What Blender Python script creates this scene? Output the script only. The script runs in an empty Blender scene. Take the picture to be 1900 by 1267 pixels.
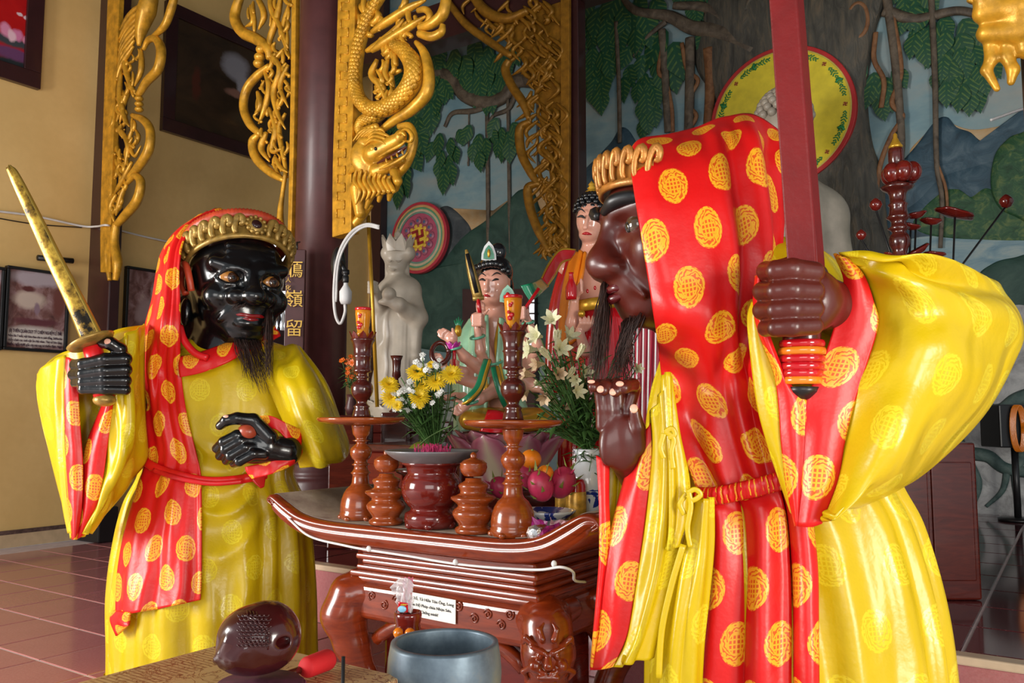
import bpy, bmesh, math, random
import numpy as np
from mathutils import Vector, Matrix

# ------------------------------------------------------------------ camera, world, light, exposure
SC = bpy.context.scene
COL = SC.collection
FPX, W0, H0 = 1550.0, 1900.0, 1267.0
CAM_H, PITCH = 1.30, math.radians(5.05)
cam_data = bpy.data.cameras.new('camera')
cam_data.sensor_width = 36.0
cam_data.lens = 36.0 * FPX / W0
cam_data.clip_start = 0.05
cam = bpy.data.objects.new('camera', cam_data)
COL.objects.link(cam)
cam.location = (0, 0, CAM_H)
cam.rotation_euler = (math.pi / 2 + PITCH, 0, 0)
SC.camera = cam

world = bpy.data.worlds.new('world')
SC.world = world
world.use_nodes = True
wbg = world.node_tree.nodes['Background']
wbg.inputs[0].default_value = (0.86, 0.94, 1.0, 1)
wbg.inputs[1].default_value = 0.42

SC.view_settings.view_transform = 'Standard'
SC.view_settings.look = 'None'
SC.view_settings.gamma = 1.0
SC.view_settings.use_curve_mapping = False
SC.view_settings.exposure = 0.38

def area_light(name, loc, target, size, size_y, power, color=(1, 1, 1)):
    d = bpy.data.lights.new(name, 'AREA')
    d.shape = 'RECTANGLE'; d.size = size; d.size_y = size_y; d.energy = power; d.color = color
    o = bpy.data.objects.new(name, d); COL.objects.link(o)
    o.location = loc
    o.rotation_euler = (Vector(target) - Vector(loc)).to_track_quat('-Z', 'Y').to_euler()
    return o
# daylight of the open temple front behind the camera, of the left doorway and of the right doorway
area_light('daylight_front_doorway', (-0.6, -4.2, 2.3), (-0.2, 4, 1.2), 4.2, 2.8, 130, (1.0, 0.97, 0.93))
area_light('daylight_left_doorway', (-6.4, 1.6, 2.0), (0, 3.6, 1.2), 2.2, 2.6, 380, (1.0, 0.97, 0.93))
area_light('daylight_right_doorway', (3.2, -1.6, 1.3), (1.3, 2.6, 0.6), 1.4, 1.8, 150, (1.0, 0.95, 0.86))

# ------------------------------------------------------------------ coordinates
CT, ST = math.cos(PITCH), math.sin(PITCH)
def P(px, py, Y):
    """world point seen at photo pixel (px, py) standing at distance Y in front of the camera"""
    xc = (px - W0 / 2) / FPX; yc = -(py - H0 / 2) / FPX
    t = Y / (CT - yc * ST)
    return Vector((xc * t, Y, CAM_H + t * (ST + yc * CT)))
YAW = math.radians(56)           # room axes: u runs to the back wall, v along it to the left
CU, SU = math.cos(YAW), math.sin(YAW)
def R(u, v, z): return Vector((CU * u - SU * v, SU * u + CU * v, z))
def UV2(x, y): return (CU * x + SU * y, -SU * x + CU * y)
def PU(px, py, u):
    """point at pixel on the plane u = const (parallel to the back wall)"""
    xc = (px - W0 / 2) / FPX; yc = -(py - H0 / 2) / FPX
    d = Vector((xc, CT - yc * ST, ST + yc * CT))
    t = u / (CU * d.x + SU * d.y)
    return Vector((0, 0, CAM_H)) + d * t
def PV(px, py, v):
    """point at pixel on the plane v = const (parallel to the left wall)"""
    xc = (px - W0 / 2) / FPX; yc = -(py - H0 / 2) / FPX
    d = Vector((xc, CT - yc * ST, ST + yc * CT))
    t = v / (-SU * d.x + CU * d.y)
    return Vector((0, 0, CAM_H)) + d * t
def PZ(px, py, z):
    xc = (px - W0 / 2) / FPX; yc = -(py - H0 / 2) / FPX
    d = Vector((xc, CT - yc * ST, ST + yc * CT))
    return Vector((0, 0, CAM_H)) + d * ((z - CAM_H) / d.z)
def pix(p):
    x, y, z = p[0], p[1], p[2] - CAM_H
    f = y * CT + z * ST; up = -y * ST + z * CT
    return (W0 / 2 + FPX * x / f, H0 / 2 - FPX * up / f, f)

# ------------------------------------------------------------------ objects
ORI = {}
def root(name, label, cat, loc, group=None, rotz=0):
    o = bpy.data.objects.new(name, None); COL.objects.link(o)
    o.empty_display_size = 0.1
    o.location = loc; o.rotation_euler = (0, 0, rotz)
    o['label'] = label; o['category'] = cat
    if group: o['group'] = group
    ORI[o.name] = (Vector(loc), rotz)
    return o
def tag(o, label=None, cat=None, group=None, kind=None):
    if label: o['label'] = label
    if cat: o['category'] = cat
    if group: o['group'] = group
    if kind: o['kind'] = kind
    return o
def link(name, verts, faces, mat, parent=None, uvs=None, smooth=True, local=False, mats=None, fmat=None):
    """one mesh object. World coordinates unless local; a top-level mesh gets its origin at its base"""
    v = np.array([tuple(q) for q in verts], dtype=float).reshape(-1, 3)
    ori = Vector((0, 0, 0)); loc = None
    if parent is not None:
        if not local:
            ori, rz = ORI[parent.name]
            v = v - np.array(ori)
            if rz:
                c, s = math.cos(-rz), math.sin(-rz)
                v = np.stack([c * v[:, 0] - s * v[:, 1], s * v[:, 0] + c * v[:, 1], v[:, 2]], 1)
        else: ori, rz = ORI.get(parent.name, (Vector(), 0))
    elif not local:
        b = ((v[:, 0].min() + v[:, 0].max()) / 2, (v[:, 1].min() + v[:, 1].max()) / 2, v[:, 2].min())
        v = v - np.array(b); loc = b; ori = Vector(b); rz = 0
    else: rz = 0
    m = bpy.data.meshes.new(name)
    m.from_pydata(v.tolist(), [], [list(map(int, f)) for f in faces])
    if smooth: m.polygons.foreach_set('use_smooth', [True] * len(m.polygons))
    if uvs is not None:
        ul = m.uv_layers.new(name='UVMap')
        li = np.zeros(len(m.loops), dtype=int); m.loops.foreach_get('vertex_index', li)
        ul.data.foreach_set('uv', np.array(uvs, dtype=float)[li].ravel())
    if mats:
        for q in mats: m.materials.append(q)
        if fmat is not None: m.polygons.foreach_set('material_index', fmat)
    elif mat: m.materials.append(mat)
    m.update()
    o = bpy.data.objects.new(name, m); COL.objects.link(o)
    if parent is not None: o.parent = parent
    if loc is not None: o.location = loc
    ORI[o.name] = (ori, rz)
    return o
def modbevel(o, w, seg=2):
    b = o.modifiers.new('bevel', 'BEVEL'); b.width = w; b.segments = seg; b.limit_method = 'ANGLE'; b.angle_limit = math.radians(40)
    return o
def solid(o, t, off=0):
    s = o.modifiers.new('thickness', 'SOLIDIFY'); s.thickness = t; s.offset = off
    return o

# ------------------------------------------------------------------ mesh makers (verts, faces[, uvs])
def cat_mesh(parts):
    V, F = [], []
    for q in parts:
        n = len(V); V += [tuple(a) for a in q[0]]; F += [tuple(i + n for i in f) for f in q[1]]
    return V, F
def box_r(u0, u1, v0, v1, z0, z1, bev=0.0):
    V = [R(a, b, c) for a in (u0, u1) for b in (v0, v1) for c in (z0, z1)]
    F = [(0, 1, 3, 2), (4, 6, 7, 5), (0, 4, 5, 1), (2, 3, 7, 6), (0, 2, 6, 4), (1, 5, 7, 3)]
    return V, F
def box_w(x0, x1, y0, y1, z0, z1):
    V = [Vector((a, b, c)) for a in (x0, x1) for b in (y0, y1) for c in (z0, z1)]
    F = [(0, 1, 3, 2), (4, 6, 7, 5), (0, 4, 5, 1), (2, 3, 7, 6), (0, 2, 6, 4), (1, 5, 7, 3)]
    return V, F
def lathe(profile, c=(0, 0, 0), seg=28, lobes=None):
    """profile [(r, z)...] bottom to top"""
    V, F = [], []
    n = len(profile)
    for r, z in profile:
        for k in range(seg):
            a = 2 * math.pi * k / seg
            V.append((c[0] + r * math.cos(a), c[1] + r * math.sin(a), c[2] + z))
    for i in range(n - 1):
        for k in range(seg):
            k2 = (k + 1) % seg
            F.append((i * seg + k, i * seg + k2, (i + 1) * seg + k2, (i + 1) * seg + k))
    if profile[0][0] > 1e-5: F.append(tuple(reversed(range(seg))))
    if profile[-1][0] > 1e-5: F.append(tuple((n - 1) * seg + k for k in range(seg)))
    return V, F
def catmull(pts, n, closed=False):
    """resample control points with a Catmull-Rom spline"""
    p = np.array([tuple(q) for q in pts], dtype=float); m = len(p)
    if m == 2:
        t = np.linspace(0, 1, n)[:, None]; return p[0] * (1 - t) + p[1] * t
    if closed: t = np.linspace(0, m, n, endpoint=False)
    else: t = np.linspace(0, m - 1, n)
    i = np.floor(t).astype(int)
    if not closed: i = np.minimum(i, m - 2)
    f = (t - i)[:, None]
    if closed: g = lambda k: p[(i + k) % m]
    else:
        e = np.vstack([2 * p[0] - p[1], p, 2 * p[-1] - p[-2]]); g = lambda k: e[i + k + 1]
    a, b, c, d = g(-1), g(0), g(1), g(2)
    return 0.5 * (2 * b + (c - a) * f + (2 * a - 5 * b + 4 * c - d) * f * f + (3 * b - a - 3 * c + d) * f ** 3)
def tube(pts, rad, seg=8, flat=None, caps=True, up=(0, -1, 0)):
    """swept tube; rad scalar or per point; flat=(a, b) scales the section across / along 'up'"""
    p = np.array([tuple(q) for q in pts], dtype=float); n = len(p)
    r = np.full(n, rad, float) if np.isscalar(rad) else np.array(rad, float)
    if len(r) != n: r = np.interp(np.linspace(0, 1, n), np.linspace(0, 1, len(r)), r)
    t = np.gradient(p, axis=0); t /= np.linalg.norm(t, axis=1)[:, None] + 1e-12
    V, F = [], []
    upv = np.array(up, float)
    prev = None
    for i in range(n):
        if flat is not None:
            b = upv - t[i] * upv.dot(t[i])
        else:
            b = (prev if prev is not None else (upv if abs(upv.dot(t[i])) < .95 else np.array([1., 0, 0])))
            b = b - t[i] * b.dot(t[i])
        b /= np.linalg.norm(b) + 1e-12; prev = b
        a = np.cross(t[i], b)
        fa, fb = flat if flat is not None else (1, 1)
        for k in range(seg):
            w = 2 * math.pi * k / seg
            V.append(p[i] + a * math.cos(w) * r[i] * fa + b * math.sin(w) * r[i] * fb)
    for i in range(n - 1):
        for k in range(seg):
            k2 = (k + 1) % seg
            F.append((i * seg + k, i * seg + k2, (i + 1) * seg + k2, (i + 1) * seg + k))
    if caps:
        F.append(tuple(reversed(range(seg)))); F.append(tuple((n - 1) * seg + k for k in range(seg)))
    return V, F
def ell_mesh(c, r, seg=16, rings=10, M=None):
    V, F = [], []
    for i in range(1, rings):
        a = math.pi * i / rings
        for k in range(seg):
            b = 2 * math.pi * k / seg
            V.append(Vector((r[0] * math.sin(a) * math.cos(b), r[1] * math.sin(a) * math.sin(b), -r[2] * math.cos(a))))
    V.append(Vector((0, 0, -r[2]))); V.append(Vector((0, 0, r[2])))
    s, nn = len(V) - 2, len(V) - 1
    for i in range(rings - 2):
        for k in range(seg):
            k2 = (k + 1) % seg
            F.append((i * seg + k, i * seg + k2, (i + 1) * seg + k2, (i + 1) * seg + k))
    for k in range(seg):
        k2 = (k + 1) % seg
        F.append((s, k2, k)); F.append((nn, (rings - 2) * seg + k, (rings - 2) * seg + k2))
    c = Vector(c)
    V = [(M @ q if M is not None else q) + c for q in V]
    return V, F
def surf(ctrl, nu, nv):
    """bicubic surface through a control grid; rows run down, columns across -> array (nv, nu, 3)"""
    rows = [catmull(r, nu) for r in ctrl]
    A = np.stack(rows)                       # (R, nu, 3)
    out = np.zeros((nv, nu, 3))
    for j in range(nu): out[:, j, :] = catmull(A[:, j, :], nv)
    return out
def normals(G):
    du = np.gradient(G, axis=1); dv = np.gradient(G, axis=0)
    n = np.cross(du, dv); n /= np.linalg.norm(n, axis=2)[..., None] + 1e-9
    return n
def grid_faces(nv, nu, closed=False):
    F = []
    for i in range(nv - 1):
        for j in range(nu - (0 if closed else 1)):
            j2 = (j + 1) % nu
            F.append((i * nu + j, i * nu + j2, (i + 1) * nu + j2, (i + 1) * nu + j))
    return F
def grid_uv(G, u0=0.0, v0=0.0, mid=0.0):
    """metric uv: across measured along each row from the column 'mid', down along that column"""
    nv, nu, _ = G.shape
    d = np.linalg.norm(np.diff(G, axis=1), axis=2); cu = np.concatenate([np.zeros((nv, 1)), np.cumsum(d, 1)], 1)
    m = int(mid * (nu - 1)); cu = cu - cu[:, m:m + 1]
    e = np.linalg.norm(np.diff(G, axis=0), axis=2); cv = np.concatenate([np.zeros((1, nu)), np.cumsum(e, 0)], 0)
    cv = cv * .5 + cv[:, m:m + 1] * .5
    return np.stack([cu + u0, -cv + v0], 2).reshape(-1, 2)
def cloth(name, ctrl, mat, parent, nu=40, nv=60, fold=None, thick=0.006, uv=(0, 0), mid=0.0, flip=False, pxl=True):
    """draped cloth: control rows of (px, py, distance); fold(s, t) pushes it out along its normal towards the viewer"""
    C = [[P(*q) for q in r] for r in ctrl] if pxl else ctrl
    G = surf(C, nu, nv)
    N = normals(G)
    if N[..., 1].mean() > 0: N = -N
    if flip: N = -N
    if fold is not None:
        s, t = np.meshgrid(np.linspace(0, 1, nu), np.linspace(0, 1, nv))
        G = G + N * fold(s, t)[..., None]
    o = link(name, G.reshape(-1, 3), grid_faces(nv, nu), mat, parent, grid_uv(G, uv[0], uv[1], mid))
    if thick: solid(o, thick)
    return o

# ------------------------------------------------------------------ signed distance sculpting -> one continuous mesh
class Sculpt:
    def __init__(self): self.p = []
    def ell(self, c, r, k=.02, rot=None, op='add'):
        self.p.append(('ell', np.array(tuple(c), float), np.array(tuple(r) if hasattr(r, '__len__') else (r, r, r), float), k, rot, op)); return self
    def cap(self, a, b, ra, rb=None, k=.02, op='add'):
        self.p.append(('cap', np.array(tuple(a), float), np.array(tuple(b), float), k, (ra, ra if rb is None else rb), op)); return self
    def chain(self, pts, rad, k=.01, op='add'):
        for i in range(len(pts) - 1): self.cap(pts[i], pts[i + 1], rad[i], rad[i + 1], k, op)
        return self
    def mesh(self, h):
        lo = np.full(3, 1e9); hi = -lo
        for q in self.p:
            if q[5] != 'add': continue
            if q[0] == 'ell': m = q[2].max() if q[4] is not None else q[2]; a, b = q[1] - m, q[1] + m
            else: a = np.minimum(q[1] - q[4][0], q[2] - q[4][1]); b = np.maximum(q[1] + q[4][0], q[2] + q[4][1])
            lo = np.minimum(lo, a); hi = np.maximum(hi, b)
        lo -= 4 * h; hi += 4 * h
        n = np.ceil((hi - lo) / h).astype(int) + 1
        D = np.full(n, 10 * h)
        for q in self.p:
            k = q[3]; mg = k + 3 * h
            if q[0] == 'ell': m = q[2].max() if q[4] is not None else q[2]; a, b = q[1] - m - mg, q[1] + m + mg
            else:
                mr = max(q[4]); a = np.minimum(q[1], q[2]) - mr - mg; b = np.maximum(q[1], q[2]) + mr + mg
            i0 = np.clip(np.floor((a - lo) / h).astype(int), 0, n); i1 = np.clip(np.ceil((b - lo) / h).astype(int) + 1, 0, n)
            if (i1 <= i0).any(): continue
            sl = tuple(slice(x, y) for x, y in zip(i0, i1))
            X, Y, Z = np.meshgrid(*[lo[d] + h * np.arange(i0[d], i1[d]) for d in range(3)], indexing='ij')
            if q[0] == 'ell':
                L = np.stack([X - q[1][0], Y - q[1][1], Z - q[1][2]], -1)
                if q[4] is not None: L = L @ np.array(q[4].to_3x3())
                k0 = np.linalg.norm(L / q[2], axis=-1); k1 = np.linalg.norm(L / q[2] ** 2, axis=-1) + 1e-9
                d = k0 * (k0 - 1) / k1
            else:
                ab = q[2] - q[1]; L2 = ab.dot(ab) + 1e-12
                t = np.clip(((X - q[1][0]) * ab[0] + (Y - q[1][1]) * ab[1] + (Z - q[1][2]) * ab[2]) / L2, 0, 1)
                d = np.sqrt((X - q[1][0] - ab[0] * t) ** 2 + (Y - q[1][1] - ab[1] * t) ** 2 + (Z - q[1][2] - ab[2] * t) ** 2) - (q[4][0] + (q[4][1] - q[4][0]) * t)
            A = D[sl]
            if q[5] == 'sub':
                g = np.clip(.5 - .5 * (A + d) / k, 0, 1); D[sl] = A * (1 - g) + (-d) * g + k * g * (1 - g)
            else:
                g = np.clip(.5 + .5 * (A - d) / k, 0, 1); D[sl] = A * (1 - g) + d * g - k * g * (1 - g)
        # naive surface nets
        S = D < 0
        c = np.zeros(np.array(D.shape) - 1, dtype=np.int8)
        for dx in (0, 1):
            for dy in (0, 1):
                for dz in (0, 1):
                    c += S[dx:D.shape[0] - 1 + dx, dy:D.shape[1] - 1 + dy, dz:D.shape[2] - 1 + dz]
        act = (c > 0) & (c < 8)
        I = np.argwhere(act); idx = np.full(act.shape, -1); idx[act] = np.arange(len(I))
        acc = np.zeros((len(I), 3)); cnt = np.zeros(len(I))
        corners = [(x, y, z) for x in (0, 1) for y in (0, 1) for z in (0, 1)]
        for a in corners:
            for ax in range(3):
                if a[ax]: continue
                b = list(a); b[ax] = 1
                va = D[I[:, 0] + a[0], I[:, 1] + a[1], I[:, 2] + a[2]]; vb = D[I[:, 0] + b[0], I[:, 1] + b[1], I[:, 2] + b[2]]
                x = (va < 0) != (vb < 0)
                t = np.where(x, va / (va - vb + 1e-12), 0)
                pt = np.array(a, float)[None, :].repeat(len(I), 0); pt[:, ax] = t
                acc[x] += pt[x]; cnt[x] += 1
        V = lo + h * (I + acc / cnt[:, None])
        F = []
        for ax in range(3):
            b1, b2 = (ax + 1) % 3, (ax + 2) % 3
            s0 = [slice(None)] * 3; s1 = [slice(None)] * 3
            s0[ax] = slice(0, -1); s1[ax] = slice(1, None)
            x = S[tuple(s0)] != S[tuple(s1)]
            E = np.argwhere(x)
            ok = (E[:, b1] > 0) & (E[:, b2] > 0) & (E[:, b1] < D.shape[b1] - 1) & (E[:, b2] < D.shape[b2] - 1)
            E = E[ok]
            def cell(o1, o2):
                q = E.copy(); q[:, b1] -= o1; q[:, b2] -= o2
                return idx[q[:, 0], q[:, 1], q[:, 2]]
            quad = np.stack([cell(1, 1), cell(0, 1), cell(0, 0), cell(1, 0)], 1)
            fl = ~S[E[:, 0], E[:, 1], E[:, 2]]
            quad[fl] = quad[fl][:, ::-1]
            F.append(quad)
        return V, np.vstack(F)
    def build(self, name, mat, parent, h):
        V, F = self.mesh(h)
        return link(name, V, F, mat, parent)

def text_mesh(body, size, extrude=0.001):
    c = bpy.data.curves.new('t', 'FONT'); c.body = body; c.size = size; c.extrude = extrude
    c.align_x = 'CENTER'; c.align_y = 'CENTER'
    o = bpy.data.objects.new('t', c); COL.objects.link(o)
    m = bpy.data.meshes.new_from_object(o.evaluated_get(bpy.context.evaluated_depsgraph_get()))
    V = [v.co.copy() for v in m.vertices]; F = [tuple(p.vertices) for p in m.polygons]
    bpy.data.objects.remove(o); bpy.data.curves.remove(c); bpy.data.meshes.remove(m)
    return V, F
def put_text(name, body, size, org, ax, ay, mat, parent, extrude=.001, fit=None):
    """text lying in the plane spanned by ax, ay, centred on org"""
    V, F = text_mesh(body, size, extrude)
    ax, ay = Vector(ax).normalized(), Vector(ay).normalized(); az = ax.cross(ay)
    if fit and V:
        w = max(v.x for v in V) - min(v.x for v in V)
        s = fit / w if w else 1
        V = [Vector((v.x * s, v.y, v.z)) for v in V]
    V = [Vector(org) + ax * v.x + ay * v.y + az * v.z for v in V]
    return link(name, V, F, mat, parent, smooth=False)

# ------------------------------------------------------------------ materials
class NT:
    def __init__(self, name):
        self.m = bpy.data.materials.new(name); self.m.use_nodes = True
        self.t = self.m.node_tree; self.b = self.t.nodes['Principled BSDF']
    def n(self, kind, **kw):
        x = self.t.nodes.new(kind)
        for k, v in kw.items():
            if hasattr(x, k): setattr(x, k, v)
        return x
    def l(self, a, b): self.t.links.new(a, b)
    def val(self, x, i, v):
        if hasattr(v, 'is_output') or isinstance(v, bpy.types.NodeSocket): self.l(v, x.inputs[i])
        else: x.inputs[i].default_value = v
    def math(self, op, a, b=None, c=None, clamp=False):
        x = self.n('ShaderNodeMath', operation=op); x.use_clamp = clamp
        self.val(x, 0, a)
        if b is not None: self.val(x, 1, b)
        if c is not None: self.val(x, 2, c)
        return x.outputs[0]
    def mix(self, f, a, b, blend='MIX'):
        x = self.n('ShaderNodeMix', data_type='RGBA', blend_type=blend)
        self.val(x, 0, f)
        for i, v in ((6, a), (7, b)):
            if isinstance(v, tuple): x.inputs[i].default_value = (*v[:3], 1)
            else: self.l(v, x.inputs[i])
        return x.outputs[2]
    def ramp(self, f, stops, interp='LINEAR'):
        x = self.n('ShaderNodeValToRGB'); r = x.color_ramp; r.interpolation = interp
        while len(r.elements) < len(stops): r.elements.new(.5)
        for e, (p, c) in zip(r.elements, stops): e.position = p; e.color = (*c[:3], 1)
        self.l(f, x.inputs[0]); return x.outputs[0]
    def noise(self, scale, detail=4, rough=.55, vec=None, dist=0):
        x = self.n('ShaderNodeTexNoise'); x.inputs['Scale'].default_value = scale; x.inputs['Detail'].default_value = detail
        x.inputs['Roughness'].default_value = rough; x.inputs['Distortion'].default_value = dist
        self.l(vec if vec is not None else self.pos(), x.inputs['Vector']); return x.outputs['Fac']
    def voro(self, scale, feature='F1', vec=None):
        x = self.n('ShaderNodeTexVoronoi', feature=feature); x.inputs['Scale'].default_value = scale
        self.l(vec if vec is not None else self.pos(), x.inputs['Vector']); return x
    def pos(self):
        if not hasattr(self, '_p'): self._p = self.n('ShaderNodeTexCoord')
        return self._p.outputs['Object']
    def uv(self):
        self.pos(); return self._p.outputs['UV']
    def sep(self, v):
        x = self.n('ShaderNodeSeparateXYZ'); self.l(v, x.inputs[0]); return x.outputs
    def comb(self, a, b, c=0.0):
        x = self.n('ShaderNodeCombineXYZ'); self.val(x, 0, a); self.val(x, 1, b); self.val(x, 2, c); return x.outputs[0]
    def bump(self, h, strength=.3, dist=.01):
        x = self.n('ShaderNodeBump'); x.inputs['Strength'].default_value = strength; x.inputs['Distance'].default_value = dist
        self.l(h, x.inputs['Height']); self.l(x.outputs[0], self.b.inputs['Normal'])
    def set(self, color=None, rough=None, metal=None, **kw):
        for nm, v in (('Base Color', color), ('Roughness', rough), ('Metallic', metal)):
            if v is None: continue
            if isinstance(v, tuple): self.b.inputs[nm].default_value = (*v[:3], 1)
            else: self.val(self.b, nm, v)
        for k, v in kw.items():
            nm = {'coat': 'Coat Weight', 'coat_rough': 'Coat Roughness', 'sheen': 'Sheen Weight', 'spec': 'Specular IOR Level', 'trans': 'Transmission Weight', 'ior': 'IOR', 'alpha': 'Alpha', 'sss': 'Subsurface Weight', 'estr': 'Emission Strength', 'emit': 'Emission Color', 'tint': 'Specular Tint'}[k]
            if isinstance(v, tuple): self.b.inputs[nm].default_value = (*v[:3], 1)
            else: self.b.inputs[nm].default_value = v
        return self.m
def srgb(r, g, b):
    f = lambda c: (c / 255 / 12.92) if c / 255 <= .04045 else ((c / 255 + .055) / 1.055) ** 2.4
    return (f(r), f(g), f(b))
def plain(name, col, rough=.5, metal=0.0, var=.12, scale=9.0, bump=0.0, bscale=60.0, **kw):
    """a surface of one colour with slight uneven tone and fine relief"""
    t = NT(name)
    d = tuple(c * (1 - var) for c in col); e = tuple(min(1, c * (1 + var)) for c in col)
    t.set(t.ramp(t.noise(scale), [(.3, d), (.7, e)]), rough, metal, **kw)
    if bump: t.bump(t.noise(bscale, 3), bump, .004)
    return t.m
# ------------------------------------------------------------------ material library
M = {}
def medallion_nodes(t, px, py, rx, ry, off=(0, 0)):
    """staggered round brocade medallions on metric uv: returns (mask, ornament)"""
    u, v, _ = t.sep(t.uv())
    y = t.math('DIVIDE', t.math('ADD', v, off[1]), py); row = t.math('FLOOR', y)
    sh = t.math('MULTIPLY', t.math('FLOORED_MODULO', row, 2.0), .5)
    x = t.math('ADD', t.math('DIVIDE', t.math('ADD', u, off[0]), px), sh)
    fx = t.math('MULTIPLY', t.math('SUBTRACT', t.math('FRACT', x), .5), px / rx)
    fy = t.math('MULTIPLY', t.math('SUBTRACT', t.math('FRACT', y), .5), py / ry)
    d = t.math('SQRT', t.math('ADD', t.math('MULTIPLY', fx, fx), t.math('MULTIPLY', fy, fy)))
    mask = t.math('LESS_THAN', d, 1.0)
    # inner sign: nested bars and ring; outer: scrolls
    ang = t.math('ARCTAN2', fy, fx)
    ring = t.math('LESS_THAN', t.math('ABSOLUTE', t.math('SUBTRACT', d, .5)), .045)
    rim = t.math('LESS_THAN', t.math('ABSOLUTE', t.math('SUBTRACT', d, .9)), .04)
    inner = t.math('LESS_THAN', d, .46)
    bars = t.math('LESS_THAN', t.math('FRACT', t.math('MULTIPLY', t.math('ADD', fy, 5.06), 4.6)), .36)
    stem = t.math('LESS_THAN', t.math('ABSOLUTE', fx), .05)
    side = t.math('LESS_THAN', t.math('ABSOLUTE', t.math('SUBTRACT', t.math('ABSOLUTE', fx), .24)), .05)
    bars = t.math('MULTIPLY', t.math('MAXIMUM', t.math('MAXIMUM', bars, stem), side), inner)
    n = t.noise(2.2, 1, .5, t.comb(t.math('MULTIPLY', fx, 1.5), t.math('MULTIPLY', fy, 1.5), row))
    sw = t.math('SINE', t.math('ADD', t.math('MULTIPLY', ang, 9.0), t.math('ADD', t.math('MULTIPLY', d, 26.0), t.math('MULTIPLY', n, 16.0))))
    outer = t.math('MULTIPLY', t.math('GREATER_THAN', sw, -.25), t.math('GREATER_THAN', d, .55))
    orn = t.math('MAXIMUM', t.math('MAXIMUM', ring, rim), t.math('MAXIMUM', bars, outer))
    return mask, t.math('MULTIPLY', mask, orn)
def silk(name, base, gold, px, py, rx, ry, rough=.36, orn_rough=.3, strength=1.0, off=(0, 0), metal=0.0, ground=.35, **kw):
    t = NT(name)
    mask, orn = medallion_nodes(t, px, py, rx, ry, off)
    n = t.noise(5, 3)
    b = t.mix(n, tuple(c * .86 for c in base), tuple(min(1, c * 1.1) for c in base))
    k = t.math('MULTIPLY', t.math('ADD', t.math('MULTIPLY', mask, ground), t.math('MULTIPLY', orn, 1 - ground)), strength)
    col = t.mix(k, b, gold)
    ro = t.math('SUBTRACT', rough, t.math('MULTIPLY', orn, rough - orn_rough))
    t.set(col, ro, t.math('MULTIPLY', orn, metal), sheen=0.0, spec=.4, **kw)
    # woven threads
    u, v, _ = t.sep(t.uv())
    wr = t.noise(1.0, 1, .4, t.comb(t.math('MULTIPLY', u, 7.0), t.math('MULTIPLY', v, 2.6)), .5)
    w = t.math('ADD', t.math('MULTIPLY', wr, 1.6), t.math('ADD', t.math('MULTIPLY', t.noise(40, 2), .06), t.math('MULTIPLY', orn, .05)))
    t.bump(w, .5, .035)
    return t.m
RED = (.66, .008, .008); GOLD = (.86, .40, .02); YEL = (.60, .42, .004)
M['red_silk'] = silk('red_brocade_silk', RED, GOLD, .168, .150, .046, .060, ground=.22)
M['yellow_silk'] = silk('yellow_brocade_silk', YEL, (.86, .74, .04), .20, .17, .045, .058, rough=.30, orn_rough=.2, strength=.42, ground=.12, off=(.03, .02), metal=.0)
M['red_plain'] = plain('red_satin', (.62, .008, .012), .32, var=.15)
def gloss(name, col, rough=.2, var=.15, scale=7, bump=.15, bscale=30, coat=.5, **kw):
    return plain(name, col, rough, 0, var, scale, bump, bscale, coat=coat, coat_rough=.08, **kw)
M['black_skin'] = gloss('black_lacquer_skin', (.0035, .0035, .004), .22, bump=.25, bscale=26, coat=.3)
M['brown_skin'] = gloss('dark_brown_lacquer_skin', (.085, .010, .005), .36, bump=.14, bscale=22, coat=.15)
M['nail'] = plain('painted_nail', (.80, .42, .30), .3, var=.04)
M['lip'] = gloss('red_lip_paint', (.22, .004, .006), .25, bump=0)
M['dark_lip'] = gloss('dark_red_lip_paint', (.10, .006, .008), .3, bump=0)
M['hair'] = plain('dark_brown_hair', (.030, .010, .006), .55, var=.4, scale=40)
M['gold'] = plain('gilded_wood', (.60, .30, .022), .36, .3, .35, 12, .35, 45)
M['gold_dark'] = plain('darker_gilded_wood', (.32, .15, .014), .4, .35, .3, 14, .35, 50)  # a darker tone of the gilding, for the far bracket
M['crown_gold'] = plain('tarnished_crown_gilding', (.36, .22, .05), .35, .4, .35, 30, .3, 60)
M['crown_gold_warm'] = plain('orange_crown_gilding', (.42, .17, .03), .35, .35, .3, 30, .3, 60)
M['orange_red'] = plain('orange_red_paint', (.50, .055, .02), .4, var=.2, scale=20)
M['maroon'] = gloss('maroon_column_paint', (.075, .022, .022), .42, bump=.04, coat=.05)
M['maroon_dark'] = gloss('dark_maroon_paint', (.035, .008, .009), .4, bump=.05)
M['staff_red'] = gloss('red_lacquered_timber', (.15, .007, .007), .45, bump=.4, bscale=38, coat=.0, spec=.3)
def wood(name, a, b, rough=.2, scale=5.0):
    t = NT(name)
    p = t.pos(); x = t.n('ShaderNodeMapping'); x.inputs['Scale'].default_value = (1, 1, 6); t.l(p, x.inputs[0])
    n = t.noise(scale, 6, .6, x.outputs[0], 1.5)
    t.set(t.ramp(n, [(.25, a), (.5, tuple((p_ + q) / 2 for p_, q in zip(a, b))), (.75, b)]), rough, 0, coat=.35, coat_rough=.06)
    t.bump(n, .06, .004)
    return t.m
M['wood'] = wood('polished_red_wood', (.11, .012, .003), (.27, .036, .006), .24)
M['wood_orange'] = wood('polished_orange_wood', (.17, .026, .005), (.37, .075, .012), .2)
M['wood_dark'] = wood('polished_dark_wood', (.040, .006, .005), (.10, .014, .008), .2)
M['wood_deep'] = wood('polished_crimson_wood', (.085, .006, .005), (.17, .014, .008), .14)
M['white'] = plain('white_paint', (.75, .75, .74), .5)
M['cable_white'] = plain('white_cable', (.70, .68, .66), .4)
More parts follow.
